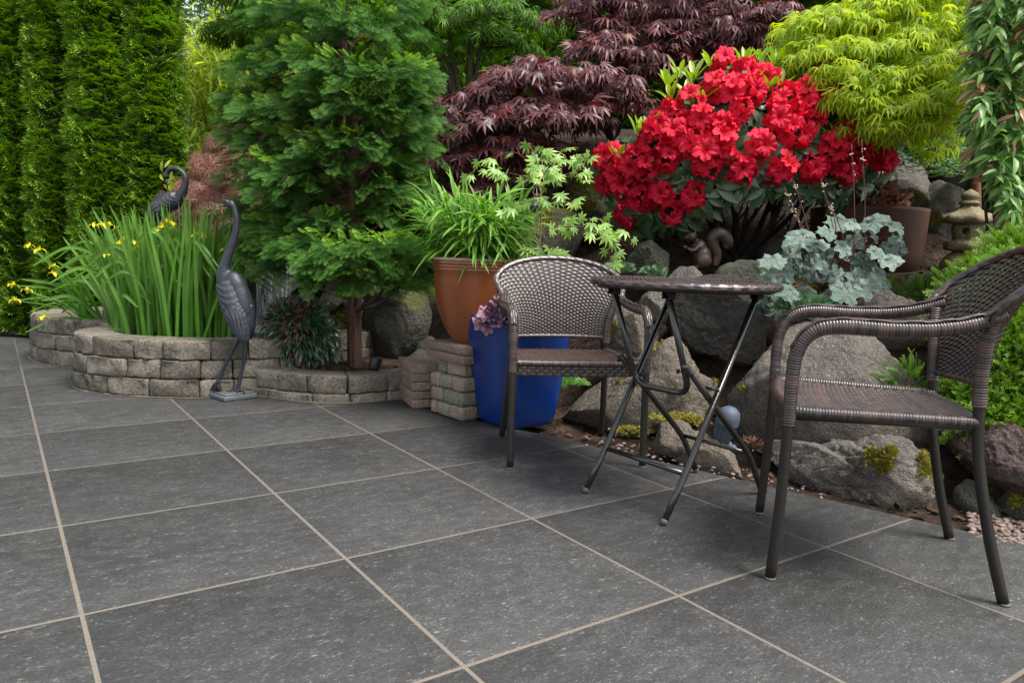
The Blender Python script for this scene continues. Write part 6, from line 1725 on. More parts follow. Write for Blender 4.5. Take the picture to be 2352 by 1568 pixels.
for (x0, y0, x1, y1) in ((1885,640,1800,430),(1870,600,1822,415),(1860,600,1818,475),(1925,600,1885,410),(1960,610,1955,330),(1985,600,1978,320),(1940,560,1902,465),(2062,610,2062,540),(1920,545,1905,470)):
    cv = catmull([q(x0, y0), q((x0+x1)/2+4, (y0+y1)/2, -.03), q(x1, y1, -.05)], 6); mb = MB().add(*tube(cv, np.linspace(.0026, .0014, len(cv)), 6))
    stalk = part(t, 'flower_stalk', mb.mesh('flower_stalk'), M_STALK); mb = MB()
    for k in range(11):
        d_ = rs.uniform(0, 1)**1.6*.20; i = int((1-d_)*(len(cv)-1)); mb.add(*sphere(cv[i]+rs.normal(0, .006, 3), rs.uniform(.0028, .005), 6, 4))
    part(stalk, 'buds', mb.mesh('buds'), M_BUD, top=t)
# ================================================================== RHODODENDRON
def flower_tmpl(seed):
    r0 = random.Random(seed); V = []; F = []; tip = []
    n = 40
    rings = [(0.05, 0.12), (0.16, .34), (.36, .50), (.62, .60), (.88, .62)]
    for ri, (r, z) in enumerate(rings):
        for j in range(n):
            a = 2*PI*j/n; lob = abs(math.cos(a*2.5))        # five lobes
            k = 1 + (0.0 if ri < 2 else (-.34+.42*lob**.6)*(ri-1)/3)
            rr = r*k; zz = z + (0.09*math.sin(a*10+seed)+.07*math.sin(a*15+2*seed))*(ri/4)**2 - (.10*(ri/4)**3*lob)
            V.append((rr*math.cos(a), rr*math.sin(a), zz)); tip.append(ri/4)
    for i in range(len(rings)-1):
        for j in range(n):
            k = (j+1) % n; F.append((i*n+j, i*n+k, (i+1)*n+k, (i+1)*n+j))
    for q_ in range(5):                                     # stamens
        a = q_*1.26+seed; b_ = len(V); c_, s_ = math.cos(a), math.sin(a)
        V += [(.03*c_, .03*s_, .2), (.05*c_-.012*s_, .05*s_+.012*c_, .2), (.16*c_, .16*s_, .78)]; tip += [1, 1, 1]; F.append((b_, b_+1, b_+2))
    return np.array(V), F, np.array(tip)
M_RED = None
def m_red():
    s = NT('crimson_rhododendron_petal'); tp_ = s.attr('tip'); r_ = s.objrand(); n = s.noise(s.coord(), 22, 3)
    col = s.mix(r_, (0.62, 0.004, 0.030), (0.95, 0.022, 0.08)); col = s.mix(s.ramp(tp_, 0.1, .6, .8, 0), col, (0.36, 0.0, 0.010)); col = s.mix(s.ramp(n, .55, .75, 0, .3), col, (0.85, 0.06, 0.12))
    s.pbr(col, .5, nrm=s.bump(n, .5, .01), spec=.3)
    tr = s.n('ShaderNodeBsdfTranslucent'); tr.inputs[0].default_value = (0.85, 0.01, 0.03, 1)
    mx = s.n('ShaderNodeMixShader'); mx.inputs[0].default_value = .25; s.l(s.b.outputs[0], mx.inputs[1]); s.l(tr.outputs[0], mx.inputs[2]); s.l(mx.outputs[0], s.out.inputs[0]); return s.m
M_RED = m_red()
FT = [flower_tmpl(i) for i in range(3)]
FM = []
for i, (v_, f_, tp_) in enumerate(FT):
    me = mk_mesh('flower', v_, f_, {'tip': tp_, 'tint': np.full(len(v_), .5)}, True); me.materials.append(M_RED); FM.append(me)
def rhodo():
    rs = np.random.RandomState(17); vb = 5.0
    b = np.array(at(1692, 548, vb)); b[2] = terrain(b[0], b[1])-.02
    t = thing('red_rhododendron', tuple(b), 'large round rhododendron covered with bright red flower clusters', 'shrub')
    C = np.array(at(1715, 350, 4.95)); RX, RY, RZ = .98, .62, .66
    def dist(px, py):            # the dome surface under a picture point
        dx = (px-1715)/345; dy = (350-py)/225; r2 = dx*dx+dy*dy
        return 4.95 - .62*math.sqrt(max(0, 1-min(1, r2)))
    TR = [(1660,152),(1712,168),(1755,182),(1640,205),(1682,215),(1728,212),(1890,178),(1848,212),(1905,225),(1868,255),(1800,232),(1590,235),(1545,262),(1608,278),(1655,288),(1548,312),(1500,330),(1592,330),(1650,335),(1742,335),(1832,300),(1782,268),
          (1700,392),(1790,385),(1865,385),(1940,398),(1912,340),(1965,345),(1998,302),(2022,368),(1490,380),(1450,372),(1418,402),(1535,365),(1440,432),(1398,415),(1478,452),(1522,445),(1590,450),(1545,487),(1440,490),(1400,362),(1935,318),(1515,290),(1700,255),(1625,365)]
    tips = []
    for ti, (px, py) in enumerate(TR):
        vv_ = dist(px, py)-.03; c = np.array(at(px, py, vv_)); tips.append(c)
        o = c-C; o = unit(o/np.array([RX, RY, RZ])+np.array([0, -.45, .25]))
        R_ = .090*rs.uniform(.88, 1.12)
        me = mk_mesh('pedicels', *tube([c-o*.07, c-o*.01], .006, 6)); tr_ = part(t, 'flower_truss', me, M_STEM)
        # flowers on the outer half of a ball
        dirs = []
        tries = 0
        while len(dirs) < 11 and tries < 400:
            tries += 1; d = unit(rs.normal(size=3)+o*.9)
            if d @ o > -.15 and all(d @ e < .62 for e in dirs): dirs.append(d)
        dirs.sort(key=lambda d: d[1])
        rest = MB()
        for k, d in enumerate(dirs):
            z = Vector(d); x = z.orthogonal().normalized(); y = z.cross(x); s_ = R_*rs.uniform(.60, .86); a = rs.uniform(0, 6.28)
            x2 = x*math.cos(a)+y*math.sin(a); y2 = z.cross(x2); pos = Vector(c+d*R_*rs.uniform(.22, .55)+rs.normal(0, .006, 3))
            M4 = Matrix(((x2.x*s_, y2.x*s_, z.x*s_, pos.x), (x2.y*s_, y2.y*s_, z.y*s_, pos.y), (x2.z*s_, y2.z*s_, z.z*s_, pos.z), (0, 0, 0, 1)))
            if k < 6:
                o_ = bpy.data.objects.new('flower', FM[k % 3]); COL.objects.link(o_); o_.parent = tr_; o_.matrix_basis = Matrix.Translation(-Vector(b)) @ M4
            else:
                v_ = FT[k % 3][0]; v_ = v_ @ np.array(M4.to_3x3()).T + np.array(pos); rest.add(v_, FT[k % 3][1], .5, FT[k % 3][2])
        if rest.V: part(tr_, 'inner_flowers', rest.mesh('inner_flowers'), M_RED, kind='stuff', top=t)
    # leaves: a collar under each truss plus leafy whorls over the dome
    P = []; D = []; N = []; S = []
    def whorl(c, o, n_, size, up=0.0):
        o = unit(o); x = np.array(Vector(o).orthogonal().normalized()); y = np.cross(o, x); a0 = rs.uniform(0, 6)
        for k in range(n_):
            a = a0+2*PI*k/n_+rs.uniform(-.25, .25); r = x*math.cos(a)+y*math.sin(a)
            d = unit(r*1.0+o*(.15+up)+np.array([0, 0, -.35+up])); P.append(c+r*.012+o*rs.uniform(-.03, .015)); D.append(d); N.append(unit(o+r*(-.2)+np.array([0, -.2, .5]))); S.append(size*rs.uniform(.75, 1.15))
    for (px, py), c in zip(TR, tips):
        o = c-C; o = unit(o/np.array([RX, RY, RZ])+np.array([0, -.4, .2])); whorl(c-o*.055, o, 9, .135)
    for k in range(300):
        th = rs.uniform(0, 2*PI); rr = math.sqrt(rs.rand())*.98; dx, dy = rr*math.cos(th), rr*math.sin(th)
        px, py = 1715+dx*340, 350-dy*195
        if py > 525-abs(dx)*60: continue
        if px < 1700 and py < 135+(1700-px)*.72: continue
        if px > 1880 and py < 165+(px-1880)*.9: continue
        if py > 425 and 1640 < px < 1900: continue
        back = k > 190
        vv_ = dist(px, py)+rs.uniform(.02, .14) if not back else 4.95+rs.uniform(0, .4)
        c = np.array(at(px, py, vv_)); o = unit((c-C)/np.array([RX, RY, RZ])+np.array([0, -.25, .3])); whorl(c, o, 8, .125)
    for (px, py) in [(1395,420),(1380,395),(1620,455),(1480,500),(1530,500),(1500,480),(1570,505),(1640,430),(1725,420),(1760,430),(1810,420),(1840,425),(1890,430),(1960,430),(2000,420),(2040,390),(1990,380),(1900,400),(1660,360),(1690,350),(1620,380),(1560,395),(1590,400),(1680,440),(1750,370),(1730,395),(1820,345),(1850,345),(1880,350),(1420,480),(1440,520),(1505,515)]:
        c = np.array(at(px, py, dist(px, py)+.02)); o = unit((c-C)/np.array([RX, RY, RZ])+np.array([0, -.5, -.15])); whorl(c, o, 8, .14)
    leaves(t, 'leaf', F_RHOD, P, D, N, np.array(S), rs.rand(len(P)), M_RHO, 300, 'foliage', True)
    P.clear(); D.clear(); N.clear(); S.clear()
    for (px, py) in [(1708,132),(1743,128),(1778,140),(1733,187),(1765,191),(1790,188),(1533,178),(1592,168),(1543,218),(1579,213),(1612,217),(1467,290),(1496,285),(1397,375),(1916,318),(1925,300),(1560,160),(1980,230),(1630,142),(1845,150),(1420,352)]:
        c = np.array(at(px, py+12, dist(px, py)-.05)); whorl(c, unit(np.array([rs.normal(0, .2), -.3, 1])), 7, .115, .75)
    leaves(t, 'new_leaf', F_NEW, P, D, N, np.array(S), rs.rand(len(P)), M_RHON, 160, 'new_growth', True)
    # stems
    ends = [at(x, y, v_) for (x, y, v_) in ((1480,440,4.75),(1540,430,4.6),(1590,420,4.7),(1640,400,4.6),(1690,380,4.55),(1740,400,4.6),(1790,410,4.6),(1840,410,4.65),(1900,420,4.7),(1960,410,4.8),(1650,300,4.8),(1800,290,4.9),(1560,330,5.0),(1880,330,5.1),(1700,250,5.0))]
    for k, e in enumerate(ends):
        e = np.array(e); m = b*.55+e*.45; m[0] = b[0]*.35+e[0]*.65; m[2] = b[2]+(e[2]-b[2])*.35
        cv = catmull([b+np.array([rs.uniform(-.05, .05), rs.uniform(-.05, .05), 0]), m+rs.normal(0, .03, 3), m*.5+e*.5+rs.normal(0, .03, 3), e], 6)
        part(t, 'stem', mk_mesh('stem', *tube(cv, np.linspace(.022, .006, len(cv)), 8), smooth=True), M_BARKD)
        for q_ in range(5):
            i = rs.randint(6, len(cv)); e2 = cv[i]+np.array([rs.uniform(-.16, .16), rs.uniform(-.1, .1), rs.uniform(.08, .25)])
            cv2 = catmull([cv[i-2], (cv[i]+e2)/2+rs.normal(0, .02, 3), e2], 5); part(t, 'twig', mk_mesh('twig', *tube(cv2, np.linspace(.007, .003, len(cv2)), 6), smooth=True), M_BARKD)
rhodo()

# ================================================================== NANDINA (right edge)
def nandina():
    rs = np.random.RandomState(41); b = at(2300, 640, 3.9)
    t = thing('nandina_bush', (b[0], 3.9, terrain(b[0], 3.9)), 'tall glossy nandina bush with pinkish new leaves filling the right edge', 'shrub')
    P = []; D = []; T = []; pink = []
    for k in range(520):
        px = rs.uniform(2225, 2430); py = rs.uniform(-80, 540); v = rs.uniform(3.4, 4.2)
        lim = np.interp(py, [-80, 60, 200, 330, 400, 440, 540], [2260, 2250, 2240, 2245, 2265, 2300, 2350])
        if px < lim+rs.uniform(-10, 25): px = lim+rs.uniform(0, 60)
        c = np.array(at(px, py, v)); ax_ = unit(np.array([-.5+rs.normal(0, .45), -.8, -.55+rs.normal(0, .35)])); pk = rs.rand() < .08
        for q_ in range(11):
            d = q_/10; sd = rs.choice((-1, 1)); p_ = c+ax_*(d*.13)+rs.normal(0, .014, 3)
            s_ = unit(np.cross(ax_, [0, 0, 1])); P.append(p_); D.append(unit(ax_*.8+s_*sd*.75+rs.normal(0, .25, 3)+np.array([0, 0, -.15]))); T.append(rs.rand()); pink.append(pk or rs.rand() < .02)
    P = np.array(P); D = np.array(D); T = np.array(T); pink = np.array(pink); n = len(P)
    N = np.array([-.1, -.5, .9])+rdir(n, rs)*.5; S = rs.uniform(.062, .105, n)
    leaves(t, 'leaf', F_NAND, P[~pink], D[~pink], N[~pink], S[~pink], T[~pink], M_NAND, 300, 'foliage', True)
    leaves(t, 'pink_leaf', F_NAND, P[pink], D[pink], N[pink], S[pink], T[pink], M_NANR, 120, 'new_growth', True)
    for k in range(12):
        x = rs.uniform(2270, 2400); p0 = np.array(at(x, 640, 3.9)); p0[2] = terrain(p0[0], p0[1]); p1 = np.array(at(x+rs.uniform(-70, 40), rs.uniform(-40, 250), 3.9+rs.uniform(-.3, .2)))
        cv = catmull([p0, p0*.5+p1*.5+rs.normal(0, .03, 3), p1], 6); part(t, 'cane', mk_mesh('cane', *tube(cv, np.linspace(.009, .004, len(cv)), 6), smooth=True), M_BARKG)
nandina()

# ================================================================== LOW DARK SHRUB BY THE WATERFALL
def low_shrub():
    rs = np.random.RandomState(43); v = 4.12; b = at(680, 862, v); c = np.array(at(690, 770, v+.05))
    t = thing('low_dark_shrub', (b[0], v, .12), 'low evergreen shrub with dark green and wine red narrow leaves beside the front crane', 'shrub')
    for red in (0, 1):
        n = 1500 if not red else 750
        U = rdir(n, rs); r = rs.uniform(.55, 1, n)
        P = c+U*r[:, None]*np.array([.20, .17, .20]); P[:, 2] -= .0
        if red: P = P[(U[:, 0] < .35) & (U[:, 1] < .2)]; n = len(P)
        D = unit(P-c)*.8+rdir(n, rs)*.45+np.array([0, -.25, -.35]); N = np.array([0, -.5, .8])+rdir(n, rs)*.5
        leaves(t, 'leaf', F_LANCE if not red else F_BAMB, P, D, N, rs.uniform(.045, .078, n), rs.rand(n), M_LEUR if red else M_LEUC, 150, 'red_foliage' if red else 'foliage', True)
    for k in range(10):
        e = c+rdir(1, rs)[0]*np.array([.14, .12, .14]); cv = catmull([np.array([b[0], v, .11]), (np.array([b[0], v, .11])+e)/2+rs.normal(0, .02, 3), e], 5); part(t, 'stem', mk_mesh('stem', *tube(cv, np.linspace(.006, .003, len(cv)), 6), smooth=True), M_BARKD)
low_shrub()

# ================================================================== BAMBOO GRASS IN THE COPPER POT
def pot_grass():
    rs = np.random.RandomState(44); c = np.array(POT)
    t = thing('bamboo_grass', tuple(c), 'bright green bamboo grass arching out of the copper pot', 'plant')
    P = []; D = []; mb = MB()
    for k in range(120):
        a = rs.uniform(0, 2*PI); r = math.sqrt(rs.rand())*.15; x = c+np.array([r*math.cos(a), r*math.sin(a), 0]); out = np.array([math.cos(a), math.sin(a), 0])*(r/.15)
        h = rs.uniform(.14, .30); tipp = x+out*h*.42+np.array([0, 0, h])+rs.normal(0, .012, 3)
        cv = catmull([x, x*.5+tipp*.5+np.array([0, 0, .02]), tipp], 5); mb.add(*tube(cv, np.linspace(.0018, .001, len(cv)), 4), rs.rand()*.5)
        for q_ in range(7):
            i = rs.randint(2, len(cv)); P.append(cv[i]); D.append(unit(out*.9+rs.normal(0, .55, 3)*np.array([1, 1, .5])+np.array([0, -.1, .42])))
        P.append(cv[-1]); D.append(unit(out*.5+np.array([0, 0, 1.1])+rs.normal(0, .2, 3)))
    part(t, 'stems', mb.mesh('stems'), M_GRASS)
    n = len(P); tm_ = [T_blade(0.055, 5, .3, d, .3) for d in (.2, .5, .9)]
    leaves(t, 'blade', tm_, P, D, np.array([0, -.3, 1])+rdir(n, rs)*.3, rs.uniform(.10, .19, n), rs.rand(n), M_GRASS, 300, 'foliage', True)
pot_grass()

# ================================================================== IRIS
def ribbon(pts, w, face, rs=None, seg=10, fold=.25):
    cv = catmull(pts, seg); n = len(cv); T = np.gradient(cv, axis=0); T = unit(T); V = []; tip = []
    for i in range(n):
        t_ = i/(n-1); ww = w*(1 if t_ < .6 else math.sqrt(max(0, 1-((t_-.6)/.4)**1.8)))+.0003
        sd = unit(np.cross(T[i], face)); nn = np.cross(sd, T[i])
        for k in (-1, 0, 1): V.append(cv[i]+sd*ww*k+nn*(abs(k)*fold*ww)); tip.append(t_)
    F = []
    for i in range(n-1):
        b_ = i*3; F += [(b_, b_+1, b_+4, b_+3), (b_+1, b_+2, b_+5, b_+4)]
    return np.array(V), F, np.array(tip)
def T_irisflower():
    mb = []
    V = []; F = []; 
    for k in range(3):
        a = 2*PI*k/3; o = np.array([math.cos(a), math.sin(a), 0])
        v_, f_, tp_ = ribbon([np.array([0, 0, 0]), o*.35+np.array([0, 0, .18]), o*.75+np.array([0, 0, .02]), o*.95+np.array([0, 0, -.45])], .24, np.array([0, 0, 1.0]), seg=4, fold=.1)
        F += [tuple(i+len(V) for i in q_) for q_ in f_]; V += list(v_)
        a += PI/3; o = np.array([math.cos(a), math.sin(a), 0])
        v_, f_, tp_ = ribbon([np.array([0, 0, 0]), o*.15+np.array([0, 0, .3]), o*.22+np.array([0, 0, .62])], .12, o+np.array([0, 0, .1]), seg=4, fold=.1)
        F += [tuple(i+len(V) for i in q_) for q_ in f_]; V += list(v_)
    return dict(v=np.array(V), f=F, tip=np.linspace(0, 1, len(V)))
T_IF = T_irisflower()
FLM = mk_mesh('flower', T_IF['v'], T_IF['f'], {'tint': np.full(len(T_IF['v']), .5), 'tip': T_IF['tip']}, True); FLM.materials.append(M_YEL)
def iris(label, blades, flowers, base, seed, wid=.0105):
    rs = np.random.RandomState(seed); t = thing('yellow_flag_iris', tuple(base), label, 'plant', 'yellow irises in the pond')
    order = sorted(range(len(blades)), key=lambda i: blades[i][0][1])
    rest = MB(); tb = []
    for r_, i in enumerate(order):
        pts = blades[i]; an = rs.uniform(-.9, .9); face = np.array([math.sin(an), -math.cos(an), .15]); v_, f_, tp_ = ribbon(pts, wid*rs.uniform(.7, 1.2), face); tt = np.clip(rs.rand(), 0, 1)
        if r_ < 290:
            part(t, 'blade', mk_mesh('blade', v_, f_, {'tint': np.full(len(v_), tt), 'tip': tp_}, True), M_IRIS)
        else: rest.add(v_, f_, tt, tp_)
    if rest.V: part(t, 'blades', rest.mesh('blades'), M_IRIS, kind='stuff')
    for (p_, stem0, sc) in flowers:
        cv = catmull([stem0, (stem0+p_)/2+np.array([rs.normal(0, .02), 0, .03]), p_], 6)
        st_ = part(t, 'flower_stem', mk_mesh('flower_stem', *tube(cv, np.linspace(.0045, .003, len(cv)), 6), {'tint': np.full(len(cv)*6, .6), 'tip': np.zeros(len(cv)*6)}, True), M_IRIS)
        o_ = bpy.data.objects.new('flower', FLM); COL.objects.link(o_); o_.parent = st_
        o_.matrix_basis = Matrix.Translation(Vector(p_)-Vector(base)) @ Matrix.Rotation(rs.uniform(-.4, .4), 4, 'X') @ Matrix.Rotation(rs.uniform(0, 2), 4, 'Z') @ Matrix.Scale(sc, 4)
    return t
rs = np.random.RandomState(51); bl = []
for k in range(420):
    u = rs.rand(); x0 = 262+u*268+rs.uniform(-8, 8); vv_ = 4.15+rs.rand()*.75; yb_ = 0
    b_ = np.array(at(x0, 780, vv_)); b_[2] = .22
    hmax = 1.0*np.interp(x0, [255, 300, 360, 420, 480, 535], [.55, .72, .84, .86, .84, .62])*(1 if vv_ > 4.3 else .93)
    h = hmax*rs.uniform(.55, 1.0); ln = (x0-410)/150*.16+rs.normal(0, .06)
    if rs.rand() < .2: ln += rs.uniform(-.22, .22); 
    bend = rs.rand() < .16
    tipp = b_+np.array([ln*h/.6, rs.normal(0, .05)*h-.02, h])
    if bend: pts = [b_, b_+np.array([ln*.3, 0, h*.55]), b_+np.array([ln*.8+np.sign(ln)*.06, -.05, h*.80]), b_+np.array([ln*1.2+np.sign(ln)*.16, -.09, h*.62])]
    else: pts = [b_, b_*.5+tipp*.5+np.array([-ln*.15, 0, .0]), tipp]
    bl.append(pts)
fl = []
for (x, y) in ((215,518),(235,517),(250,518),(287,548),(272,562),(305,605),(280,605),(296,608),(312,602),(365,530),(372,523),(385,512),(395,514),(453,542),(462,540),(513,575),(307,560),(432,672),(355,590),(243,588)):
    v_ = 4.25+rs.rand()*.3; p_ = np.array(at(x, y, v_)); s0 = np.array(at(min(520, max(270, x+rs.uniform(10, 60))), 780, v_)); s0[2] = .25; fl.append((p_, s0, .042*rs.uniform(.75, 1.1)))
bb_ = at(400, 790, 4.5)
iris('dense upright clump of yellow flag iris standing in the raised pond', bl, fl, (bb_[0], 4.5, .2), 52, .0092)
bl = []; fl = []; rs = np.random.RandomState(53)
b0 = np.array(at(225, 765, 4.75)); b0[2] = .24
for (x, y, yk) in ((55,765,740),(130,690,705),(150,640,690),(100,600,640),(75,570,640),(35,655,700),(120,710,710),(170,620,690),(200,600,680),(60,720,725),(95,690,700),(180,700,720),(140,720,725),(110,650,690),(160,660,700),(190,650,705),(80,735,735),(210,640,700),(130,600,670),(30,690,720),(45,640,690),(225,610,690)):
    v_ = 4.6+rs.uniform(-.15, .15); p_ = np.array(at(x, y, v_)); o_ = b0+np.array([rs.uniform(-.12, .16), rs.uniform(-.08, .08), 0]); m_ = o_*.5+p_*.5+np.array([0, 0, .06+rs.rand()*.05]); bl.append([o_, m_, p_])
for (x, y) in ((67,565),(90,575),(122,628),(124,612),(30,655),(62,667),(35,690),(100,730)):
    v_ = 4.55+rs.uniform(-.1, .1); p_ = np.array(at(x, y, v_)); fl.append((p_, b0+np.array([rs.uniform(-.08, .1), 0, 0]), .040*rs.uniform(.8, 1.1)))
iris('sprawling yellow iris leaning left over the back end of the pond wall', bl, fl, tuple(b0), 54, .009)

# ================================================================== HEATH GROUND COVER
def heath():
    rs = np.random.RandomState(61); P = []; D = []; 
    n = 0
    while n < 6000:
        u = rs.uniform(1.35, 3.8); v = rs.uniform(1.7, 4.5); s_ = seg_dist(u, v); z = terrain(u, v)
        if s_ < .34: continue
        q_ = proj([[u, v, z]])[0]
        if q_[0] < 1870 and not (v < 3.4 and q_[0] > 1850): continue
        if q_[0] < 1960 and q_[1] > 690: continue
        if noise.noise(Vector((u*2.3, v*2.3, 0))) < -.25 and s_ > .8: continue
        if (2120 < q_[0] < 2300 and q_[1] < 615) or v > 4.0 or (q_[0] < 2235 and q_[1] > 700): continue
        P.append((u, v, z)); n += 1
    P = np.array(P); n = len(P)
    hump = np.array([.10*max(0, noise.noise(Vector((a*3, b*3, 5)))+.35) for a, b in P[:, :2]])
    P[:, 2] += hump*rs.rand(n)+.02
    D = rdir(n, rs)*.9+np.array([-.25, -.35, .75]); S = rs.uniform(.06, .15, n); N = rdir(n, rs)
    me = scatter('heath_ground_cover', F_HEATH, P, D, N, S, np.clip(rs.rand(n)*.5+hump*5, 0, 1))
    single('heath_ground_cover', me, M_HEATH, 'bright green feathery heath covering the slope behind the right chair', 'ground cover', None, 'stuff')
    # a cushion hanging over the lava rock at the right edge
    P = []; cs = [(2285,800,2.95,.15),(2290,760,2.9,.2),(2350,820,2.8,.22),(2275,880,2.85,.13),(2300,900,2.75,.18),(2350,930,2.7,.16),(2255,945,2.75,.09),(2270,960,2.68,.12),(2330,700,3.0,.2),(2260,700,3.1,.18),(2250,840,3.0,.08),(2340,640,3.2,.2),(2290,1000-20,2.66,.08)]
    PP = []; DD = []
    for (x, y, v, r) in cs:
        c = np.array(at(x, y, v)); k = int(2600*r*r/.035); U = rdir(k, rs); U[:, 1] = -np.abs(U[:, 1]); PP.append(c+U*r*np.array([1, .8, .8])*rs.uniform(.75, 1, k)[:, None]); DD.append(U+np.array([-.1, -.1, .25])+rdir(k, rs)*.5)
    P = np.concatenate(PP); D = np.concatenate(DD); n = len(P)
    t = single('heath_shrub', scatter('heath_shrub', F_HEATH, P, D, rdir(n, rs), rs.uniform(.05, .105, n), rs.rand(n)), M_HEATH, 'mounded bright green heath shrub spilling over the purplish rock at the right edge', 'shrub')
heath()
for (x, y, v, lb, sd) in ((2085, 880, 2.85, 'tiny green heath sprig growing against the largest boulder', 5),):
    rs = np.random.RandomState(sd); c = np.array(at(x, y, v)); n = 60
    U = rdir(n, rs); P = c+U*.05*np.array([1, .4, 1]); single('heath_sprig', scatter('heath_sprig', F_HEATH, P, U+np.array([-.4, -.3, .5]), rdir(n, rs), rs.uniform(.05, .10, n), rs.rand(n)), M_HEATH, lb, 'plant')

# ================================================================== SMALL PLANTS
def tuft(name, label, px, py, v, r, n, tm_, size, mat, up, seed, cat='plant', group=None, flat=.5):
    rs = np.random.RandomState(seed); c = np.array(at(px, py, v)); U = rdir(n, rs); U[:, 2] = np.abs(U[:, 2])*flat
    P = c+U*r*rs.rand(n)[:, None]**.5; D = U*.8+np.array([0, -.1, up])+rdir(n, rs)*.3
    return single(name, scatter(name, tm_, P, D, rdir(n, rs)*.5+np.array([0, -.3, .8]), size*rs.uniform(.6, 1.1, n), rs.rand(n)), mat, label, cat, group)
F_SED = [T_kites([(0, 0, 0, 1, .12), (0, .1, .5, .6, .12), (0, .1, -.5, .6, .12), (0, .3, .35, .9, .1), (0, .3, -.35, .9, .1)], .2)]
tuft('sedum', 'blue green sedum tuft at the foot of the upright stone', 1500, 632, 4.2, .07, 120, F_SED, .035, M_SED, .6, 1)
tuft('sedum', 'sedum clump between the left chair top and the table edge', 1420, 625, 4.05, .08, 160, F_SED, .035, M_SED, .6, 2)
tuft('sedum', 'grey green sedum below the silver heuchera', 1840, 715, 3.4, .15, 700, F_SED, .032, M_SED, .6, 3)
tuft('sedum', 'mossy sedum mat right of the table edge', 1800, 640, 3.75, .10, 300, F_SED, .03, M_SED, .6, 4)
tuft('small_fern', 'small green fern peeking out beside the blue pot', 1305, 885, 3.6, .05, 60, F_ARB, .07, M_FERN, .5, 5)
tuft('small_fern', 'light green fern above the stone lantern', 2215, 400, 5.3, .20, 110, F_ARB, .16, M_FERN, .3, 6)
tuft('rock_plant', 'pale green creeping plant on the rocks left of the lantern', 2100, 385, 5.4, .28, 700, F_SED, .05, M_SED, .3, 7, flat=1.2)
tuft('rock_plant', 'fresh green leafy plant on the rocks under the lime maple', 2130, 340, 5.2, .25, 260, F_LANCE, .06, M_GMAP, .2, 8, flat=1.0)
tuft('dry_tuft', 'dry brown twiggy tuft beside the blue grey spotlight', 1725, 1030, 2.95, .05, 160, F_LANCE, .04, M_MULCH, .6, 9)
tuft('moss_patch', 'strip of moss and weeds on the soil behind the flat boulder end', 1560, 965, 3.2, .13, 500, [T_MOSS], .02, M_MOSS, .6, 10, 'moss', flat=.15)
tuft('moss_patch', 'mossy weeds between the left chair and the patio rocks', 1450, 990, 3.3, .10, 260, [T_MOSS], .018, M_MOSS, .6, 11, 'moss', flat=.15)
tuft('young_shoot', 'upright shoot with yellowing leaves behind the rear crane neck', 392, 440, 5.5, .01, 4, F_LANCE, .10, M_BAMBOO, 1.2, 12)
rs = np.random.RandomState(77); P = [np.array(at(x, y, 5.45)) for (x, y) in ((378,385),(380,400),(372,395),(396,405),(404,415),(384,425),(393,440),(405,430),(375,415))]; n = len(P)
single('leafy_shoot', scatter('leafy_shoot', F_LANCE, P, rdir(n, rs)*.5+np.array([0, -.2, .6]), np.tile([0, -1., .2], (n, 1)), .085, rs.rand(n)), M_BAMBOO, 'sparse shoot of light leaves in the loop of the rear crane neck', 'plant')

# ================================================================== MULCH, GRAVEL, LITTER
rs = np.random.RandomState(81); P = []
while len(P) < 9000:
    u = rs.uniform(-1.2, 3.6); v = rs.uniform(2.2, 6.2); s_ = seg_dist(u, v)
    if s_ < .12: continue
    P.append((u, v, terrain(u, v)+.008))
for k in range(900):
    u = rs.uniform(-1.4, -.4); v = rs.uniform(4.0, 4.9); P.append((u, v, .135))
P = np.array(P); n = len(P)
D = rdir(n, rs)*np.array([1, 1, .25]); single('bark_mulch', scatter('bark_mulch', [T_blade(.16, 2, .2, .1, .4), T_blade(.28, 2, .1, .0, .5), T_blade(.05, 2, .1, .2, .4)], P, D, np.array([0, 0, 1])+rdir(n, rs)*.5, rs.uniform(.015, .045, n), rs.rand(n)**1.5),
       M_MULCH, 'shredded brown bark mulch and needles between the rocks', 'mulch', None, 'stuff')
U, FI = ico(2); rs = np.random.RandomState(82); mb = MB()
def m_gravel():
    s = NT('mixed_gravel'); t_ = s.attr('tint'); cr_ = s.n('ShaderNodeValToRGB'); s.l(t_, cr_.inputs[0]); e = cr_.color_ramp; e.elements[0].color = (0.09, .06, .055, 1); e.elements[1].color = (.30, .26, .22, 1)
    for p_, c_ in ((.3, (.17, .10, .085, 1)), (.55, (.13, .125, .115, 1)), (.8, (.24, .16, .13, 1))): el = e.elements.new(p_); el.color = c_
    n = s.noise(s.coord(), 90, 3); return s.pbr(s.mix(s.ramp(n, .4, .7, 0, .3), cr_.outputs[0], (.05, .04, .035)), .75, nrm=s.bump(n, .3, .003), spec=.3)
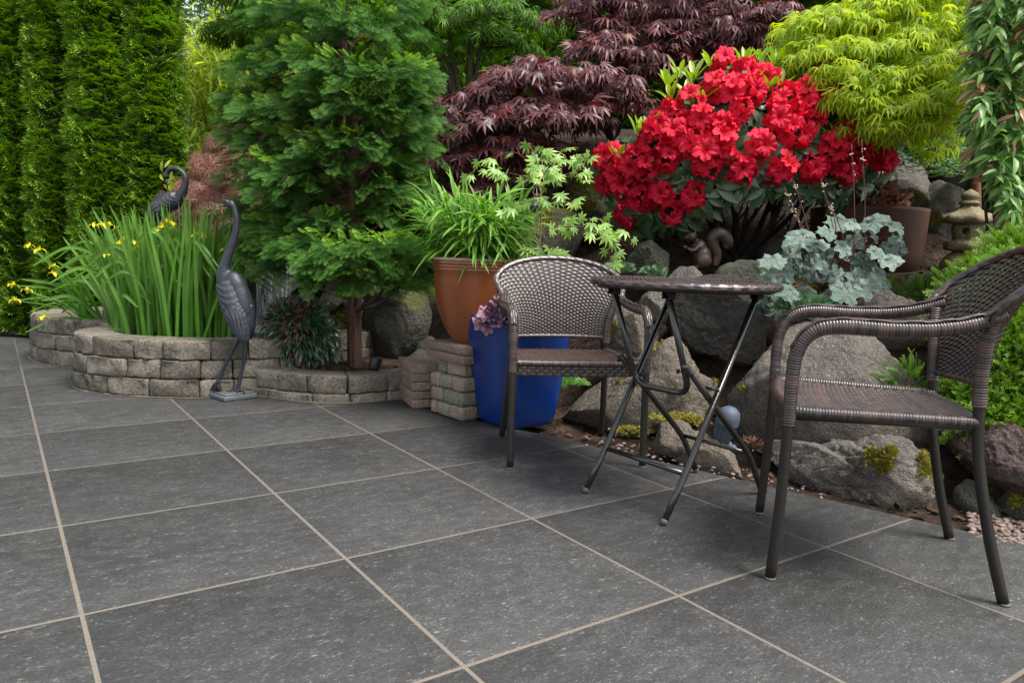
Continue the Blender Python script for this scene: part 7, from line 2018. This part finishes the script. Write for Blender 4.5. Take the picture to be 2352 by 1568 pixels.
for k in range(1500):
    if k < 1050:
        px, py = rs.uniform(2225, 2440), rs.uniform(1165, 1290); g_ = G(px, py, .0)
        if seg_dist(g_[0], g_[1]) < -.05: continue
    else:
        px = rs.uniform(1330, 1720); g0 = G(px, 1000, 0); dd = rs.uniform(.0, .2); g_ = np.array([g0[0], np.interp(g0[0], [.06, 1.54], [3.38, 2.16])+dd+.01, 0])
        if rs.rand() < .75: continue
    r = rs.uniform(.004, .012)*(1 if k < 1050 else .8); v_ = U*np.array([r*rs.uniform(.8, 1.4), r*rs.uniform(.7, 1.1), r*.6]); a = rs.uniform(0, 3); ca, sa_ = math.cos(a), math.sin(a)
    v_ = np.stack([v_[:, 0]*ca-v_[:, 1]*sa_, v_[:, 0]*sa_+v_[:, 1]*ca, v_[:, 2]], 1)
    mb.add(v_+np.array([g_[0], g_[1], max(-.015, terrain(g_[0], g_[1]))+rs.uniform(.003, .014)]), FI, rs.rand())
single('gravel', mb.mesh('gravel'), m_gravel(), 'reddish brown and grey pebbles along the patio edge at the right', 'gravel', None, 'stuff')
# dry leaves on rocks and soil
# ================================================================== WATERFALL
def m_fall():
    s = NT('falling_water'); co = s.coord((1, 1, .06)); n = s.noise(co, 70, 3, .7)
    s.pbr((.80, .84, .88), .25, nrm=s.bump(n, .6, .01), spec=.6)
    tr = s.n('ShaderNodeBsdfTransparent'); mx = s.n('ShaderNodeMixShader'); s.l(s.ramp(n, .42, .58, .05, .95), mx.inputs[0]); s.l(tr.outputs[0], mx.inputs[1]); s.l(s.b.outputs[0], mx.inputs[2]); s.l(mx.outputs[0], s.out.inputs[0]); return s.m
M_FALL = m_fall(); mb = MB(); rs = np.random.RandomState(91)
for (x0, x1, y0, y1, v) in ((588, 640, 600, 762, 5.0), (640, 668, 590, 745, 5.05), (610, 622, 560, 770, 4.97)):
    V = []; F = []; nx_, ny_ = 14, 16
    for i in range(nx_+1):
        for j in range(ny_+1):
            t_ = j/ny_; px = x0+(x1-x0)*i/nx_; py = y0+(y1-y0)*t_; V.append(at(px, py, v-.10*math.sqrt(t_)+.015*math.sin(i*1.3)+.01*rs.rand()))
    for i in range(nx_):
        for j in range(ny_): a = i*(ny_+1)+j; F.append((a, a+1, a+ny_+2, a+ny_+1))
    mb.add(np.array(V), F)
single('waterfall', mb.mesh('waterfall'), M_FALL, 'thin white streaked waterfall dropping into the pond behind the front crane', 'waterfall')
mb = MB()
for k in range(160):
    p_ = np.array(at(rs.uniform(560, 680), 770, rs.uniform(4.6, 4.95))); p_[2] = .256; mb.add(*sphere(p_, (rs.uniform(.008, .025), rs.uniform(.008, .02), .006), 8, 5))
single('water_foam', mb.mesh('water_foam'), m_simple('white_foam', (.5, .55, .6), (.7, .74, .78), .4, 80, .5), 'white foam where the waterfall meets the pond', 'foam', None, 'stuff')
